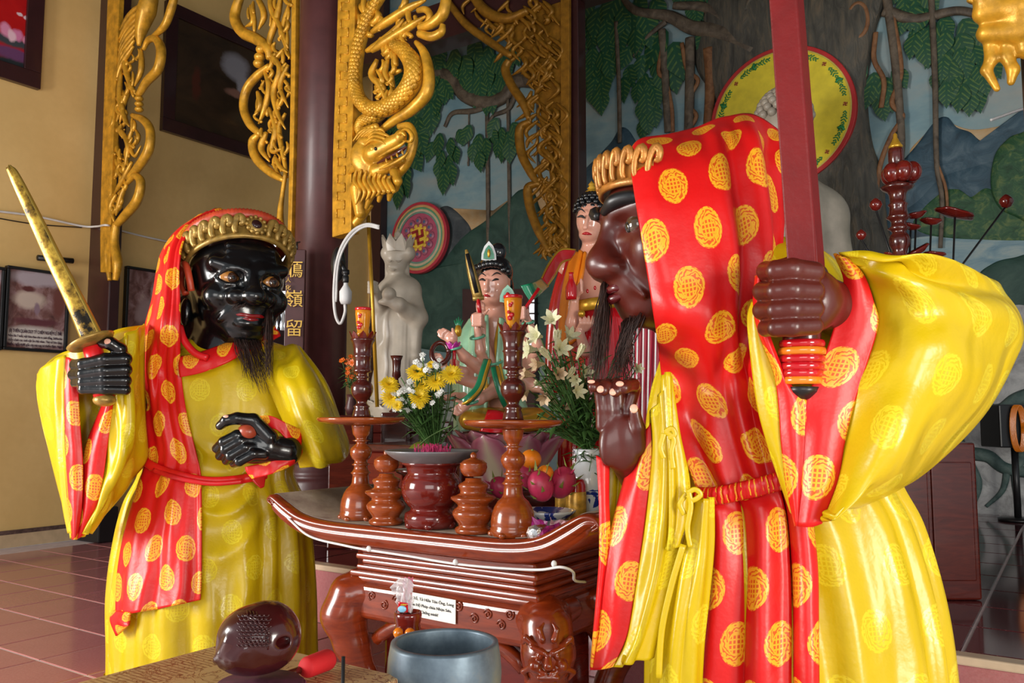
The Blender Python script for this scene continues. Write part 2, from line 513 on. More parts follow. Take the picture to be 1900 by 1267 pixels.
M['black'] = plain('black_plastic', (.010, .010, .011), .35)
M['skin'] = gloss('glossy_flesh_paint', (.74, .36, .26), .18, .06, bump=.05)
M['skin_shade'] = gloss('glossy_flesh_paint_body', (.52, .26, .17), .3, .08, bump=.05)
M['marble'] = plain('cream_marble', (.44, .38, .30), .35, var=.16, scale=6, bump=.1)
M['hair_black'] = gloss('glossy_black_hair_paint', (.008, .009, .011), .15, bump=.5, bscale=45)
M['green_cloth'] = gloss('pale_green_glazed_cloth', (.34, .62, .40), .16, .2, 9, .15, 14)
M['green'] = gloss('green_paint', (.01, .20, .09), .25)
M['jade'] = gloss('jade_green_paint', (.12, .42, .26), .25)
M['gold_paint'] = plain('gold_paint', (.62, .34, .03), .3, .55, .15, 12, .1, 30)
M['orange'] = gloss('orange_paint', (.75, .20, .01), .2)
M['red_gloss'] = gloss('glossy_red_paint', (.50, .006, .012), .15)
M['leaf'] = plain('green_leaf', (.055, .13, .030), .45, var=.4, scale=18)
M['stem'] = plain('green_stem', (.09, .17, .04), .5, var=.3, scale=20)
# ================================================================== THE ROOM
def struct(name, vf, mat, parent=None, uvs=None, smooth=False, label=None):
    o = link(name, vf[0], vf[1], mat, parent, uvs, smooth)
    if parent is None: o['kind'] = 'structure'
    if label: o['label'] = label
    return o
PLAT, STEP_U, PLAT_V = .36, 3.80, 5.6       # platform height, its front edge, its left end
WALL_U, WALL_V, CEIL = 9.3, 8.8, 8.2
def granite(name, a, b, rough=.12):
    t = NT(name)
    n = t.noise(3.0, 3, .6); s = t.noise(70, 3, .8); v = t.voro(130)
    c = t.mix(t.math('MULTIPLY', s, .9), a, b)
    c = t.mix(t.math('MULTIPLY', t.math('GREATER_THAN', t.noise(110, 2), .6), .35), c, (.42, .22, .22))
    c = t.mix(t.math('MULTIPLY', n, .35), c, tuple(q * .6 for q in a))
    t.set(c, rough, 0, coat=.3, coat_rough=.1)
    return t.m
M['granite'] = granite('red_granite_tile', (.34, .10, .11), (.60, .26, .27), .16)
M['granite_dark'] = granite('dark_red_granite_tile', (.05, .008, .012), (.13, .028, .032), .10)
M['grout'] = plain('pale_grout', (.62, .52, .52), .8)
M['nosing'] = plain('cream_stone_nosing', (.60, .46, .32), .3)
t = NT('ochre_plaster'); n = t.noise(.9, 4); n2 = t.noise(14, 4)
t.set(t.mix(t.math('MULTIPLY', n2, .3), t.ramp(n, [(.3, (.66, .43, .15)), (.7, (.80, .55, .22))]), (.50, .30, .10)), .75)
t.bump(n2, .08, .01); M['plaster'] = t.m
M['ceiling'] = plain('brown_timber_ceiling', (.06, .03, .02), .6)

# ---- floors and their tiles
TS = .47
floor = struct('floor', box_r(-4, 10, -7, WALL_V, -.12, -.004), M["grout"], label='red granite tiled lower floor with pale grout lines')
platform = struct('floor_platform', box_r(STEP_U + .02, WALL_U, -7, PLAT_V, -.003, PLAT - .004), M['grout'], label='raised platform floor of dark red granite tiles')
def in_view(p, m=60):
    if p[1] < .8: return False
    x, y, f = pix(p); return f > .5 and -m < x < W0 + m and -m < y < H0 + m
def tile_mesh(name, mat, bev=.004):
    g = .006; a = TS / 2 - g
    V = [(-a, -a, -.012), (a, -a, -.012), (a, a, -.012), (-a, a, -.012), (-a, -a, -bev), (a, -a, -bev), (a, a, -bev), (-a, a, -bev)]
    c = a - bev; V += [(-c, -c, 0), (c, -c, 0), (c, c, 0), (-c, c, 0)]
    F = [(8, 9, 10, 11)] + [(i, (i + 1) % 4, 4 + (i + 1) % 4, 4 + i) for i in range(4)] + [(4 + i, 4 + (i + 1) % 4, 8 + (i + 1) % 4, 8 + i) for i in range(4)]
    m = bpy.data.meshes.new(name); m.from_pydata(V, [], F); m.materials.append(mat); m.update(); return m
tm1, tm2 = tile_mesh('floor_tile', M['granite']), tile_mesh('floor_tile_dark', M['granite_dark'])
def lay(parent, mesh, u0, nu, v0, nv, z, name='tile'):
    ori, rz = ORI[parent.name]
    for i in range(nu):
        for j in range(nv):
            c = R(u0 + (i + .5) * TS, v0 + (j + .5) * TS, z)
            if not any(in_view(R(u0 + (i + a) * TS, v0 + (j + b) * TS, z), 10) for a in (0, 1) for b in (0, 1)): continue
            o = bpy.data.objects.new(name, mesh); COL.objects.link(o); o.parent = parent
            o.location = c - ori; o.rotation_euler = (0, 0, YAW)
lay(floor, tm1, STEP_U - 8 * TS, 8, PLAT_V - 11 * TS, 17, 0)
lay(floor, tm1, STEP_U, 11, PLAT_V, 6, 0)
lay(platform, tm2, STEP_U + .06, 13, PLAT_V - 23 * TS, 23, PLAT)
# ---- the step: riser slabs and nosing
riser = struct('trim_1', box_r(STEP_U + .005, STEP_U + .03, -7, PLAT_V, 0, PLAT - .035), M['grout'], label='granite riser of the platform step')
for j in range(13):
    v1 = PLAT_V - j * .90; v0 = v1 - .895
    if any(in_view(R(STEP_U, q, .2), 80) for q in (v0, v1)):
        modbevel(struct('riser_slab', box_r(STEP_U - .012, STEP_U + .006, v0, v1, 0.002, PLAT - .035), M['granite'], riser), .003)
nos = struct('trim_2', box_r(STEP_U - .03, STEP_U + .055, -7, PLAT_V + .02, PLAT - .034, PLAT + .002), M['nosing'], label='cream stone nosing along the platform step')
modbevel(nos, .008)

# ---- left wall
wl = struct('wall_left', box_r(-4, WALL_U + .1, WALL_V, WALL_V + .15, 0, CEIL), M['plaster'], label='ochre plaster side wall hung with framed pictures')
t = NT('patterned_wall_border'); u, v, _ = t.sep(t.pos())
M['border'] = plain('brown_tile_border', (.10, .06, .05), .4, var=.5, scale=30)
M['base_cream'] = plain('cream_base_tile', (.55, .40, .24), .4)
struct('baseboard_left', box_r(-4, WALL_U, WALL_V - .02, WALL_V, 0, .13), M['base_cream'])
struct('trim_3', box_r(-4, WALL_U, WALL_V - .022, WALL_V, .13, .17), M['border'], label='dark patterned tile border above the left baseboard')
struct('ceiling', box_r(-4, WALL_U + .15, -7, WALL_V + .15, CEIL, CEIL + .1), M['ceiling'])

# ---- back wall with the painted landscape
t = NT('mural_painted_sky')
u, v, _ = t.sep(t.uv())
n = t.noise(.8, 5, .6, t.comb(u, t.math('MULTIPLY', v, 2.2)))
n2 = t.noise(6, 5, .65, t.comb(u, v))
base = t.ramp(t.math('DIVIDE', v, 8.0), [(.05, (.12, .13, .12)), (.18, (.16, .22, .20)), (.30, (.14, .22, .22)), (.42, (.20, .32, .34)), (.60, (.22, .35, .39)), (.85, (.15, .27, .31))])
c = t.mix(t.ramp(n, [(.45, (0, 0, 0)), (.72, (.8, .8, .8))]), base, (.40, .36, .30))
c = t.mix(t.ramp(n, [(.28, (.8, .8, .8)), (.48, (0, 0, 0))]), c, (.06, .15, .22))
c = t.mix(t.math('MULTIPLY', n2, .4), c, (.10, .16, .16))
t.set(c, .6); t.bump(n2, .1, .01); M['mural_sky'] = t.m
def mural_mat(name, a, b, c_, scale=5, stretch=(1, 1, 1), rough=.6, bump=.4):
    t = NT(name); x = t.n('ShaderNodeMapping'); x.inputs['Scale'].default_value = stretch; t.l(t.pos(), x.inputs[0])
    n = t.noise(scale, 6, .65, x.outputs[0], .8)
    t.set(t.ramp(n, [(.28, a), (.5, b), (.75, c_)]), rough); t.bump(n, bump, .03); return t.m
M['mur_green'] = mural_mat('mural_green_hill', (.006, .030, .022), (.020, .060, .045), (.05, .10, .075), 3)
M['mur_blue'] = mural_mat('mural_blue_mountain', (.012, .030, .045), (.03, .07, .10), (.10, .15, .18), 4)
M['mur_slate'] = mural_mat('mural_slate_mountain', (.02, .03, .035), (.05, .06, .065), (.11, .12, .12), 4)
M['mur_lake'] = mural_mat('mural_lake_water', (.10, .20, .26), (.20, .30, .33), (.36, .40, .36), 2, (1, 1, 5))
M['mur_bush'] = mural_mat('mural_tree_foliage', (.006, .035, .012), (.02, .08, .03), (.16, .20, .05), 10)
M['mur_glow'] = mural_mat('mural_sunset_cloud', (.40, .24, .10), (.48, .32, .16), (.45, .38, .26), 3)
M['mur_trunk'] = mural_mat('mural_banyan_bark', (.030, .028, .024), (.075, .070, .055), (.16, .12, .075), 4, (3, 3, .7), bump=.8)
M['mur_branch'] = mural_mat('mural_branch_bark', (.035, .025, .018), (.10, .075, .05), (.17, .13, .09), 8)
M['mur_root'] = mural_mat('mural_orange_root', (.10, .04, .015), (.20, .085, .03), (.28, .14, .06), 9)
M['mur_rock'] = mural_mat('mural_grey_rock', (.18, .18, .18), (.40, .40, .40), (.62, .62, .60), 4, bump=.9)
M['mur_vine'] = mural_mat('mural_grey_green_root', (.03, .06, .06), (.07, .12, .11), (.14, .19, .17), 9)
def leafmat():
    t = NT('mural_leaf_green'); u, v, _ = t.sep(t.uv())
    au = t.math('ABSOLUTE', u)
    w = t.math('SINE', t.math('MULTIPLY', t.math('SUBTRACT', v, t.math('MULTIPLY', au, .9)), 34.0))
    vein = t.math('MULTIPLY', t.math('GREATER_THAN', w, .55), t.math('LESS_THAN', t.math('ABSOLUTE', t.math('SUBTRACT', au, .2)), .16))
    n = t.noise(9, 2)
    g = t.mix(n, (.004, .045, .022), (.018, .095, .040))
    t.set(t.mix(t.math('MULTIPLY', vein, t.math('MULTIPLY', n, .6)), g, (.22, .32, .05)), .5); return t.m
M['mur_leaf'] = leafmat()
gv = [(v, z) for v in np.linspace(-7, WALL_V, 32) for z in np.linspace(0, CEIL, 20)]
wb = link('wall_back', [R(WALL_U, a, b) for a, b in gv], [(i * 20 + j, i * 20 + j + 1, (i + 1) * 20 + j + 1, (i + 1) * 20 + j) for i in range(31) for j in range(19)], M['mural_sky'], None, gv)
solid(wb, .12, -1); tag(wb, 'back wall painted with a banyan tree, mountains and a lake', kind='structure')
def relief(name, pts, du, mat, n=60, th=.03, label=None):
    """a low relief of the mural: outline in the wall plane, slightly domed"""
    out = catmull([(a, b, 0) for a, b in pts], n, True)
    W = [PU(a, b, WALL_U - du) for a, b, _ in out]
    Bk = [PU(a, b, WALL_U + .01) for a, b, _ in out]
    c = sum((Vector(q) for q in W), Vector()) / n
    nrm = -R(1, 0, 0)
    I = [c + (Vector(q) - c) * .93 + nrm * th for q in W]
    I2 = [c + (Vector(q) - c) * .6 + nrm * th * 1.6 for q in W]
    V = list(Bk) + W + I + I2 + [c + nrm * th * 1.8]
    F = []
    for r in range(3):
        for k in range(n): k2 = (k + 1) % n; F.append((r * n + k, (r + 1) * n + k, (r + 1) * n + k2, r * n + k2))
    F += [(3 * n + k, 4 * n, 3 * n + (k + 1) % n) for k in range(n)]
    o = link(name, V, F, mat, wb)
    if label: o['label'] = label
    return o
def vine(name, pts, rpx, mat, du=.03, n=40, seg=7):
    q = catmull([(a, b, 0) for a, b in pts], n)
    W = [PU(a, b, WALL_U - du) for a, b, _ in q]
    Y = np.mean([w.y for w in W])
    r = np.array(rpx, float) * Y / FPX if not np.isscalar(rpx) else rpx * Y / FPX
    V, F = tube(W, r, seg, flat=(1, .6), up=tuple(-R(1, 0, 0)))
    return link(name, V, F, mat, wb)
# left bay
relief('sunset_cloud', [(770, 420), (800, 385), (850, 400), (880, 415), (930, 380), (975, 350), (1010, 330), (1040, 350), (1040, 420), (900, 450)], .002, M['mur_glow'], th=.004)
relief('hill', [(700, 560), (700, 470), (760, 440), (800, 400), (830, 382), (865, 410), (880, 440), (910, 520), (900, 580), (800, 600)], .008, M['mur_slate'], th=.015)
relief('hill', [(700, 620), (720, 520), (800, 500), (850, 445), (900, 410), (940, 375), (965, 352), (990, 356), (1010, 400), (1070, 430), (1120, 480), (1120, 640), (900, 660)], .02, M['mur_green'], th=.015)
vine('branch', [(700, 120), (760, 130), (830, 140), (860, 175), (900, 190), (935, 180), (960, 150), (1010, 150)], [9, 11, 12, 13, 14, 13, 14, 16], M['mur_branch'])
vine('branch', [(860, 175), (870, 140), (890, 105)], [7, 4], M['mur_branch'])
vine('branch', [(930, 185), (880, 205), (840, 210), (825, 235)], [7, 4], M['mur_branch'])
vine('branch', [(960, 160), (945, 200), (915, 215), (905, 235)], [6, 3], M['mur_branch'])
for x0, x1, r, y0 in ((903, 906, 4.5, 185), (942, 946, 4, 160), (870, 868, 1.6, 205), (995, 1000, 2, 130)):
    vine('hanging_root', [(x0, y0), ((x0 + x1) / 2, 300), (x1, 470 if r > 3 else 300)], r, M['mur_branch'])
# right bay
relief('mountain', [(1075, 420), (1078, 330), (1110, 290), (1135, 262), (1150, 238), (1165, 240), (1180, 262), (1200, 300), (1200, 420), (1140, 460)], .008, M['mur_blue'], th=.015)
relief('sunset_cloud', [(1690, 290), (1715, 250), (1745, 225), (1800, 240), (1850, 235), (1895, 225), (1895, 300), (1780, 320)], .002, M['mur_glow'], th=.004)
relief('mountain', [(1600, 420), (1650, 330), (1700, 270), (1735, 225), (1757, 217), (1775, 236), (1800, 245), (1825, 262), (1860, 240), (1905, 205), (1960, 180), (1960, 420), (1780, 440)], .008, M['mur_blue'], th=.015)
relief('mountain', [(1600, 440), (1690, 380), (1740, 330), (1790, 310), (1880, 290), (1960, 300), (1960, 450), (1780, 460)], .022, M['mur_blue'], th=.012)
relief('lakeshore_trees', [(1690, 420), (1740, 360), (1775, 350), (1800, 365), (1830, 348), (1870, 360), (1960, 350), (1960, 440), (1780, 445)], .035, M['mur_bush'], th=.012)
relief('lake', [(1660, 470), (1690, 440), (1780, 430), (1960, 405), (1960, 600), (1660, 600)], .030, M['mur_lake'], th=.008)
relief('lakeside_hill', [(1810, 520), (1840, 490), (1880, 478), (1960, 470), (1960, 600), (1800, 600)], .045, M['mur_green'], th=.01)
relief('round_tree', [(1850, 380), (1838, 340), (1845, 290), (1865, 262), (1890, 248), (1960, 240), (1960, 420), (1880, 400)], .06, M['mur_bush'], th=.02)
relief('rock_face', [(1560, 1000), (1560, 640), (1700, 600), (1960, 580), (1960, 960), (1780, 960)], .05, M['mur_rock'], th=.02)
for pts, r in (([(1770, 840), (1830, 845), (1870, 870), (1960, 880)], [14, 10]), ([(1770, 800), (1800, 860), (1815, 900), (1800, 945)], [10, 6]), ([(1960, 720), (1890, 740), (1850, 760), (1780, 740)], [16, 8]), ([(1870, 870), (1860, 910), (1830, 940)], [7, 3]), ([(1905, 830), (1885, 880), (1890, 940)], [10, 5])):
    vine('stone_root', pts, r, M['mur_vine'], .09, 30)
# banyan trunk and its aerial roots
relief('banyan_trunk', [(1330, 560), (1335, 330), (1330, 200), (1290, 120), (1300, 40), (1330, -40), (1480, -60), (1640, -40), (1625, 60), (1610, 160), (1618, 260), (1640, 330), (1650, 420), (1680, 560), (1500, 600)], .02, M['mur_trunk'], 90, th=.07)
vine('branch', [(1400, 95), (1330, 60), (1280, 50), (1240, 30), (1180, 20), (1150, -10)], [22, 18, 14, 12, 9, 5], M['mur_branch'], .06)
vine('branch', [(1235, 40), (1200, 70), (1175, 105)], [6, 3], M['mur_branch'], .06)
vine('branch', [(1350, 45), (1310, 15), (1250, 10)], [14, 8], M['mur_branch'], .06)
vine('branch', [(1640, 20), (1700, 35), (1780, 20), (1850, 40)], [12, 7], M['mur_branch'], .06)
for pts, r, mm in (([(1228, 55), (1233, 120), (1240, 245)], 8, 'mur_branch'), ([(1232, 70), (1222, 130), (1235, 150), (1246, 200), (1248, 245)], 4.5, 'mur_root'), ([(1280, 70), (1280, 150), (1278, 245)], 10, 'mur_branch'),
                   ([(1265, 80), (1275, 130), (1295, 150), (1275, 190), (1292, 215), (1275, 245)], 4.5, 'mur_root'), ([(1315, 90), (1318, 160), (1312, 250)], [13, 11, 9], 'mur_root'), ([(1143, 40), (1148, 150), (1150, 265)], 4.5, 'mur_branch'),
                   ([(1345, 100), (1340, 170), (1330, 260)], [9, 8], 'mur_branch'), ([(1365, 100), (1372, 125), (1374, 150)], 5, 'mur_root'), ([(1645, -10), (1660, 100), (1672, 240), (1672, 300)], [9, 8, 6], 'mur_branch'),
                   ([(1655, 20), (1672, 130), (1655, 190), (1675, 215), (1655, 250), (1635, 300), (1625, 360)], 5, 'mur_root'), ([(1728, -10), (1735, 150), (1738, 300), (1748, 370), (1745, 460)], [6, 5, 4], 'mur_branch'),
                   ([(1738, 300), (1755, 350), (1758, 400)], 3, 'mur_root'), ([(1625, 60), (1622, 110), (1640, 150), (1635, 200)], 5, 'mur_root'), ([(1610, 370), (1622, 420), (1620, 470)], 6, 'mur_root')):
    vine('aerial_root', pts, r, M[mm], .075, 46)
for x, y, rx, ry in ((1412, 68, 15, 18), (1592, 38, 18, 34), (1400, 15, 16, 20), (1560, 30, 10, 14)):
    c = PU(x, y, WALL_U - .09); s = c.y / FPX
    V, F = tube([c + R(0, rx * s * 1.0 * math.cos(a), ry * s * math.sin(a)) for a in np.linspace(0, 2 * math.pi, 24)], 5 * s, 6, up=tuple(-R(1, 0, 0)))
    link('bark_knot', V, F, M['mur_root'] if y > 20 and x != 1560 else M['mur_trunk'], wb)
# leaves: one mesh shared by all
def leaf_data():
    V, F, U = [], [], []
    prof = [(0, .0), (.08, .16), (.22, .30), (.40, .33), (.58, .27), (.76, .15), (.90, .05), (1.0, .0)]
    for t_, w in prof:
        for s in (-1, -.5, 0, .5, 1):
            V.append((.10 * (.35 - abs(s) * .3) * (w / .33) + .02, s * w, -t_ + .10 * abs(s) * (t_ < .1)))
            U.append((s * w, t_))
    for i in range(len(prof) - 1):
        for j in range(4): F.append((i * 5 + j, i * 5 + j + 1, (i + 1) * 5 + j + 1, (i + 1) * 5 + j))
    return V, F, U
LV, LF, LU = leaf_data()
lm = bpy.data.meshes.new('mural_leaf'); lm.from_pydata([(-a, b, c) for a, b, c in LV], [], LF); lm.materials.append(M['mur_leaf'])
lm.polygons.foreach_set('use_smooth', [True] * len(lm.polygons)); ul = lm.uv_layers.new(name='UVMap')
for lp in lm.loops: ul.data[lp.index].uv = LU[lp.vertex_index]
rnd = random.Random(5)
wb_ori = ORI['wall_back'][0]
def leaf(px, py, lpx, tilt, du=.05):
    c = PU(px, py, WALL_U - du); s = lpx * c.y / FPX
    o = bpy.data.objects.new('leaf', lm); COL.objects.link(o); o.parent = wb
    o.location = c - wb_ori
    o.rotation_euler = (Matrix.Rotation(YAW, 3, 'Z') @ Matrix.Rotation(tilt, 3, 'X') @ Matrix.Rotation(rnd.uniform(-.25, .25), 3, 'Z')).to_euler()
    o.scale = (s * .8, s * 1.05, s)
def cluster(x0, y0, w, h, n, size):
    """a hanging spray narrowing to a tip"""
    for k in range(n):
        f = k / max(1, n - 1)
        yy = y0 + h * f * .82; sp = w * (1 - f * .85) / 2
        side = (-1, 1, -.35, .45)[k % 4]
        leaf(x0 + side * sp + rnd.uniform(-4, 4), yy, size * rnd.uniform(.85, 1.15), -side * .45 * (1 - f) + rnd.uniform(-.15, .15), .035 + .03 * rnd.random())
for a in ((770, 100, 70, 80, 9, 42), (830, 75, 90, 90, 10, 42), (885, 100, 80, 70, 9, 40), (920, 75, 70, 70, 8, 38), (800, 140, 60, 70, 7, 42), (905, 130, 60, 60, 6, 38), (770, 190, 50, 90, 7, 40), (745, 270, 40, 90, 6, 40),
          (825, 235, 60, 105, 10, 34), (892, 235, 46, 60, 6, 34), (938, 222, 40, 62, 6, 32), (735, 140, 60, 100, 8, 40),
          (1110, 20, 80, 180, 18, 40), (1140, -10, 90, 90, 9, 46), (1185, -10, 70, 90, 7, 50), (1200, 90, 60, 160, 14, 38), (1160, 110, 30, 45, 3, 36), (1245, 60, 24, 60, 3, 60), (1340, 45, 46, 50, 4, 40), (1290, -20, 60, 40, 5, 36),
          (1555, 55, 60, 60, 6, 36), (1632, 120, 60, 80, 7, 44), (1690, -20, 60, 50, 6, 40), (1715, 30, 70, 60, 6, 40), (1770, 20, 100, 130, 14, 44), (1800, 100, 70, 90, 9, 42), (1755, 90, 50, 80, 6, 38), (1560, -10, 60, 40, 4, 36), (1405, -20, 60, 30, 4, 34)):
    cluster(*a[:4], int(a[4] * 1.25), a[5] * 1.2)
# far doorway under the mural and the window by the side wall
M['lattice'] = plain('dark_lattice_wood', (.03, .012, .010), .4)
t = NT('bright_daylight_pane'); t.set((.8, .85, .9), .4, emit=(.85, .92, 1.0), estr=1.3); M['daylight'] = t.m
def boxu(name, x0, y0, x1, y1, u, th, mat, parent=None):
    a, b, c, d = PU(x0, y0, u), PU(x1, y0, u), PU(x1, y1, u), PU(x0, y1, u)
    n = R(1, 0, 0) * th
    V = [a, b, c, d, a + n, b + n, c + n, d + n]
    return link(name, V, [(0, 3, 2, 1), (4, 5, 6, 7), (0, 1, 5, 4), (1, 2, 6, 5), (2, 3, 7, 6), (3, 0, 4, 7)], mat, parent, smooth=False)
d1 = boxu('door_1', 858, 536, 992, 860, WALL_U - .12, .10, M['maroon_dark']); tag(d1, 'dark doorway below the mural with a lit lattice', kind='structure')
boxu('lattice_pane', 982, 548, 990, 660, WALL_U - .135, .02, M['daylight'], d1)
for k in range(5): boxu('lattice_bar', 980, 560 + k * 20, 992, 563 + k * 20, WALL_U - .15, .015, M['lattice'], d1)
def pv_box(name, x0, y0, x1, y1, v, th, mat, parent=None, kind=None, label=None):
    a, b, c, d = PV(x0, y0, v), PV(x1, y0, v), PV(x1, y1, v), PV(x0, y1, v)
    n = R(0, 1, 0) * th
    V = [a, b, c, d, a + n, b + n, c + n, d + n]
    o = link(name, V, [(0, 3, 2, 1), (4, 5, 6, 7), (0, 1, 5, 4), (1, 2, 6, 5), (2, 3, 7, 6), (3, 0, 4, 7)], mat, parent, smooth=False)
    if kind: o['kind'] = kind
    if label: o['label'] = label
    return o
w1 = pv_box('window_1', 470, 440, 545, 720, WALL_V - .09, .08, M['maroon_dark'], kind='structure', label='dark framed window opening with white turned balusters')
pv_box('pane', 476, 540, 543, 612, WALL_V - .11, .015, M['daylight'], w1); pv_box('pane', 500, 448, 543, 500, WALL_V - .11, .015, M['daylight'], w1)
for k in range(9):
    b_ = PV(480 + k * 7.4, 613, WALL_V - .15); tp = PV(480 + k * 7.4, 545, WALL_V - .15); hh = tp.z - b_.z
    V, F = lathe([(.022, 0), (.022, .06 * hh), (.012, .12 * hh), (.03, .3 * hh), (.014, .6 * hh), (.01, .8 * hh), (.022, .92 * hh), (.022, hh)], b_, 8)
    link('baluster', V, F, M['lattice'] if k % 2 else M['white'], w1)
# ================================================================== COLUMNS, BRACKETS, PICTURES, DISCS
U_ROW = 4.85
def on_plane(pts, n, u):
    q = catmull([(a, b, 0) for a, b in pts], n); return [PU(a, b, u) for a, b, _ in q]
NU = tuple(-R(1, 0, 0))
def gild(name, pts, rpx, u, parent, mat='gold', n=30, seg=8, flat=(1, 1.1)):
    W = on_plane(pts, n, u); Y = W[n // 2].y
    r = np.array(rpx, float) * Y / FPX if not np.isscalar(rpx) else rpx * Y / FPX
    V, F = tube(W, r, seg, flat=flat, up=NU); return link(name, V, F, M[mat], parent)
def foliage(parent, strokes, u, mat='gold', name='carved_foliage', n=14):
    """carved twigs and leaf tongues, joined: too small to pick apart"""
    parts = []
    for pts, r in strokes:
        W = on_plane(pts, n, u + rnd.uniform(-.02, .02)); Y = W[n // 2].y
        rr = np.array([.5, 1, 1, .8, .25]) * r * Y / FPX
        parts.append(tube(W, rr, 6, flat=(1, 1.2), up=NU))
    V, F = cat_mesh(parts); o = link(name, V, F, M[mat], parent); o['kind'] = 'stuff'; return o
def strip(name, pl, pr, u, th, mat, parent, n=24):
    """flat board between a left and a right edge line"""
    L, Rr = on_plane(pl, n, u), on_plane(pr, n, u); d = R(1, 0, 0) * th
    V = []; F = []
    for a, b in zip(L, Rr): V += [a, b, b + d, a + d]
    for i in range(n - 1):
        for k in range(4): F.append((i * 4 + k, i * 4 + (k + 1) % 4, (i + 1) * 4 + (k + 1) % 4, (i + 1) * 4 + k))
    F += [(3, 2, 1, 0), tuple((n - 1) * 4 + k for k in range(4))]
    return modbevel(link(name, V, F, mat, parent, smooth=False), .006)

# ---- columns
pa = PU(196, 1003, U_ROW + .12); 
pb = PU(160, 500, U_ROW); pc = PU(204, 500, U_ROW)
vL, vR = UV2(pb.x, pb.y)[1], UV2(pc.x, pc.y)[1]
pil = root('pilaster', 'square dark maroon pilaster standing against the ochre wall', 'column', R(U_ROW + .2, (vL + vR) / 2, 0), 'temple columns')
V, F = box_r(U_ROW, U_ROW + .12, vR, vL, .36, CEIL - .02); modbevel(link('shaft', V, F, M['maroon_dark'], pil, smooth=False), .012)
V, F = box_r(U_ROW - .05, U_ROW + .16, vR - .08, vL + .12, 0.003, .36); modbevel(link('plinth', V, F, M['black'], pil, smooth=False), .015)
cc = PU(592, 700, U_ROW + .05); ccu, ccv = UV2(cc.x, cc.y)
colm = root('round_column', 'thick round maroon column carrying gilded brackets on both sides', 'column', (cc.x, cc.y, PLAT + .002), 'temple columns')
CR = .222
V, F = lathe([(CR, .30), (CR, CEIL - PLAT - .01)], (cc.x, cc.y, PLAT + .002), 48); link('shaft', V, F, M['maroon'], colm)
zb = PU(592, 893, U_ROW - .2).z - PLAT
V, F = lathe([(CR * 1.30, 0), (CR * 1.30, zb - .03), (CR * 1.26, zb), (CR * 1.16, zb + .012), (CR * 1.20, zb + .03), (CR * 1.20, zb + .06), (CR * 1.08, zb + .085), (CR * 1.10, zb + .11), (CR * 1.02, zb + .13)], (cc.x, cc.y, PLAT + .002), 48)
link('base', V, F, M['maroon'], colm)
U_FAR = 8.0
fc = PU(1056, 400, U_FAR + .1)
col2 = root('far_column', 'slim dark column beside the banyan mural', 'column', (fc.x, fc.y, PLAT + .002), 'temple columns')
a_, b_ = UV2(*PU(1040, 400, U_FAR + .02)[:2])[1], UV2(*PU(1075, 400, U_FAR + .02)[:2])[1]
V, F = box_r(U_FAR + .02, U_FAR + .2, b_, a_, PLAT + .3, CEIL - .01); modbevel(link('shaft', V, F, M['maroon_dark'], col2, smooth=False), .01)
V, F = box_r(U_FAR - .03, U_FAR + .25, b_ - .05, a_ + .05, PLAT + .002, PLAT + .3); modbevel(link('base', V, F, M['maroon_dark'], col2, smooth=False), .01)
tc = PU(690, 420, WALL_U - .12); q0, q1 = UV2(*PU(688, 420, WALL_U - .15)[:2])[1], UV2(*PU(706, 420, WALL_U - .15)[:2])[1]
col3 = struct('trim_4', box_r(WALL_U - .15, WALL_U - .02, q1, q0, PLAT, CEIL - .02), M['maroon_dark'], label='dark post at the left edge of the mural')
yl = UV2(*PU(640, 420, WALL_U - .15)[:2])[1]
struct('wall_corner', box_r(WALL_U - .14, WALL_U - .04, q0, yl + .6, PLAT, CEIL - .02), M['plaster'], label='strip of ochre plaster wall beside the mural')
V, F = box_r(U_FAR - .02, U_FAR + .3, -6.5, WALL_V - .02, PU(860, 62, U_FAR).z, PU(860, 62, U_FAR).z + .5)
struct('trim_5', (V, F), M['maroon_dark'], label='dark cross beam in front of the mural')

# ---- bracket on the pilaster
ba = root('carved_bracket', 'gilded openwork bracket carved with a bird on the pilaster', 'bracket', PU(215, 520, U_ROW), 'gilded carved brackets')
strip('mounting_strip', [(200, -20), (192, 200), (186, 400), (186, 505)], [(222, -20), (212, 200), (205, 400), (204, 505)], U_ROW - .05, .06, M['gold'], ba)
for pts, r in (([(330, -30), (318, 15), (305, 48), (280, 72)], [6, 8, 7, 4]), ([(266, 92), (276, 74), (291, 74), (299, 95), (293, 128), (272, 152), (256, 178)], [4, 6, 8, 9, 9, 8, 6]),
               ([(246, 214), (268, 224), (279, 245), (275, 280), (255, 312), (238, 332)], [5, 8, 8, 9, 8, 6]), ([(236, 340), (250, 326), (261, 338), (254, 372), (230, 402), (212, 422)], [4, 7, 8, 9, 8, 6]),
               ([(216, 415), (212, 450), (218, 490), (214, 520)], [7, 8, 9, 5]), ([(200, 440), (200, 480), (204, 520)], [5, 7, 4])):
    gild('scroll', pts, r, U_ROW - .02, ba)
for y in (183, 193, 203): V, F = ell_mesh(PU(258, y, U_ROW - .02), (.045, .045, .03)); link('bead', V, F, M['gold'], ba)
body = gild('bird_body', [(282, -20), (272, 20), (262, 55), (258, 85)], [14, 18, 12, 4], U_ROW - .03, ba)
wing = [([(262 - k * 2, 8 + k * 11), (240 - k * 2, 30 + k * 13), (222 - k, 58 + k * 14)], 5) for k in range(8)]
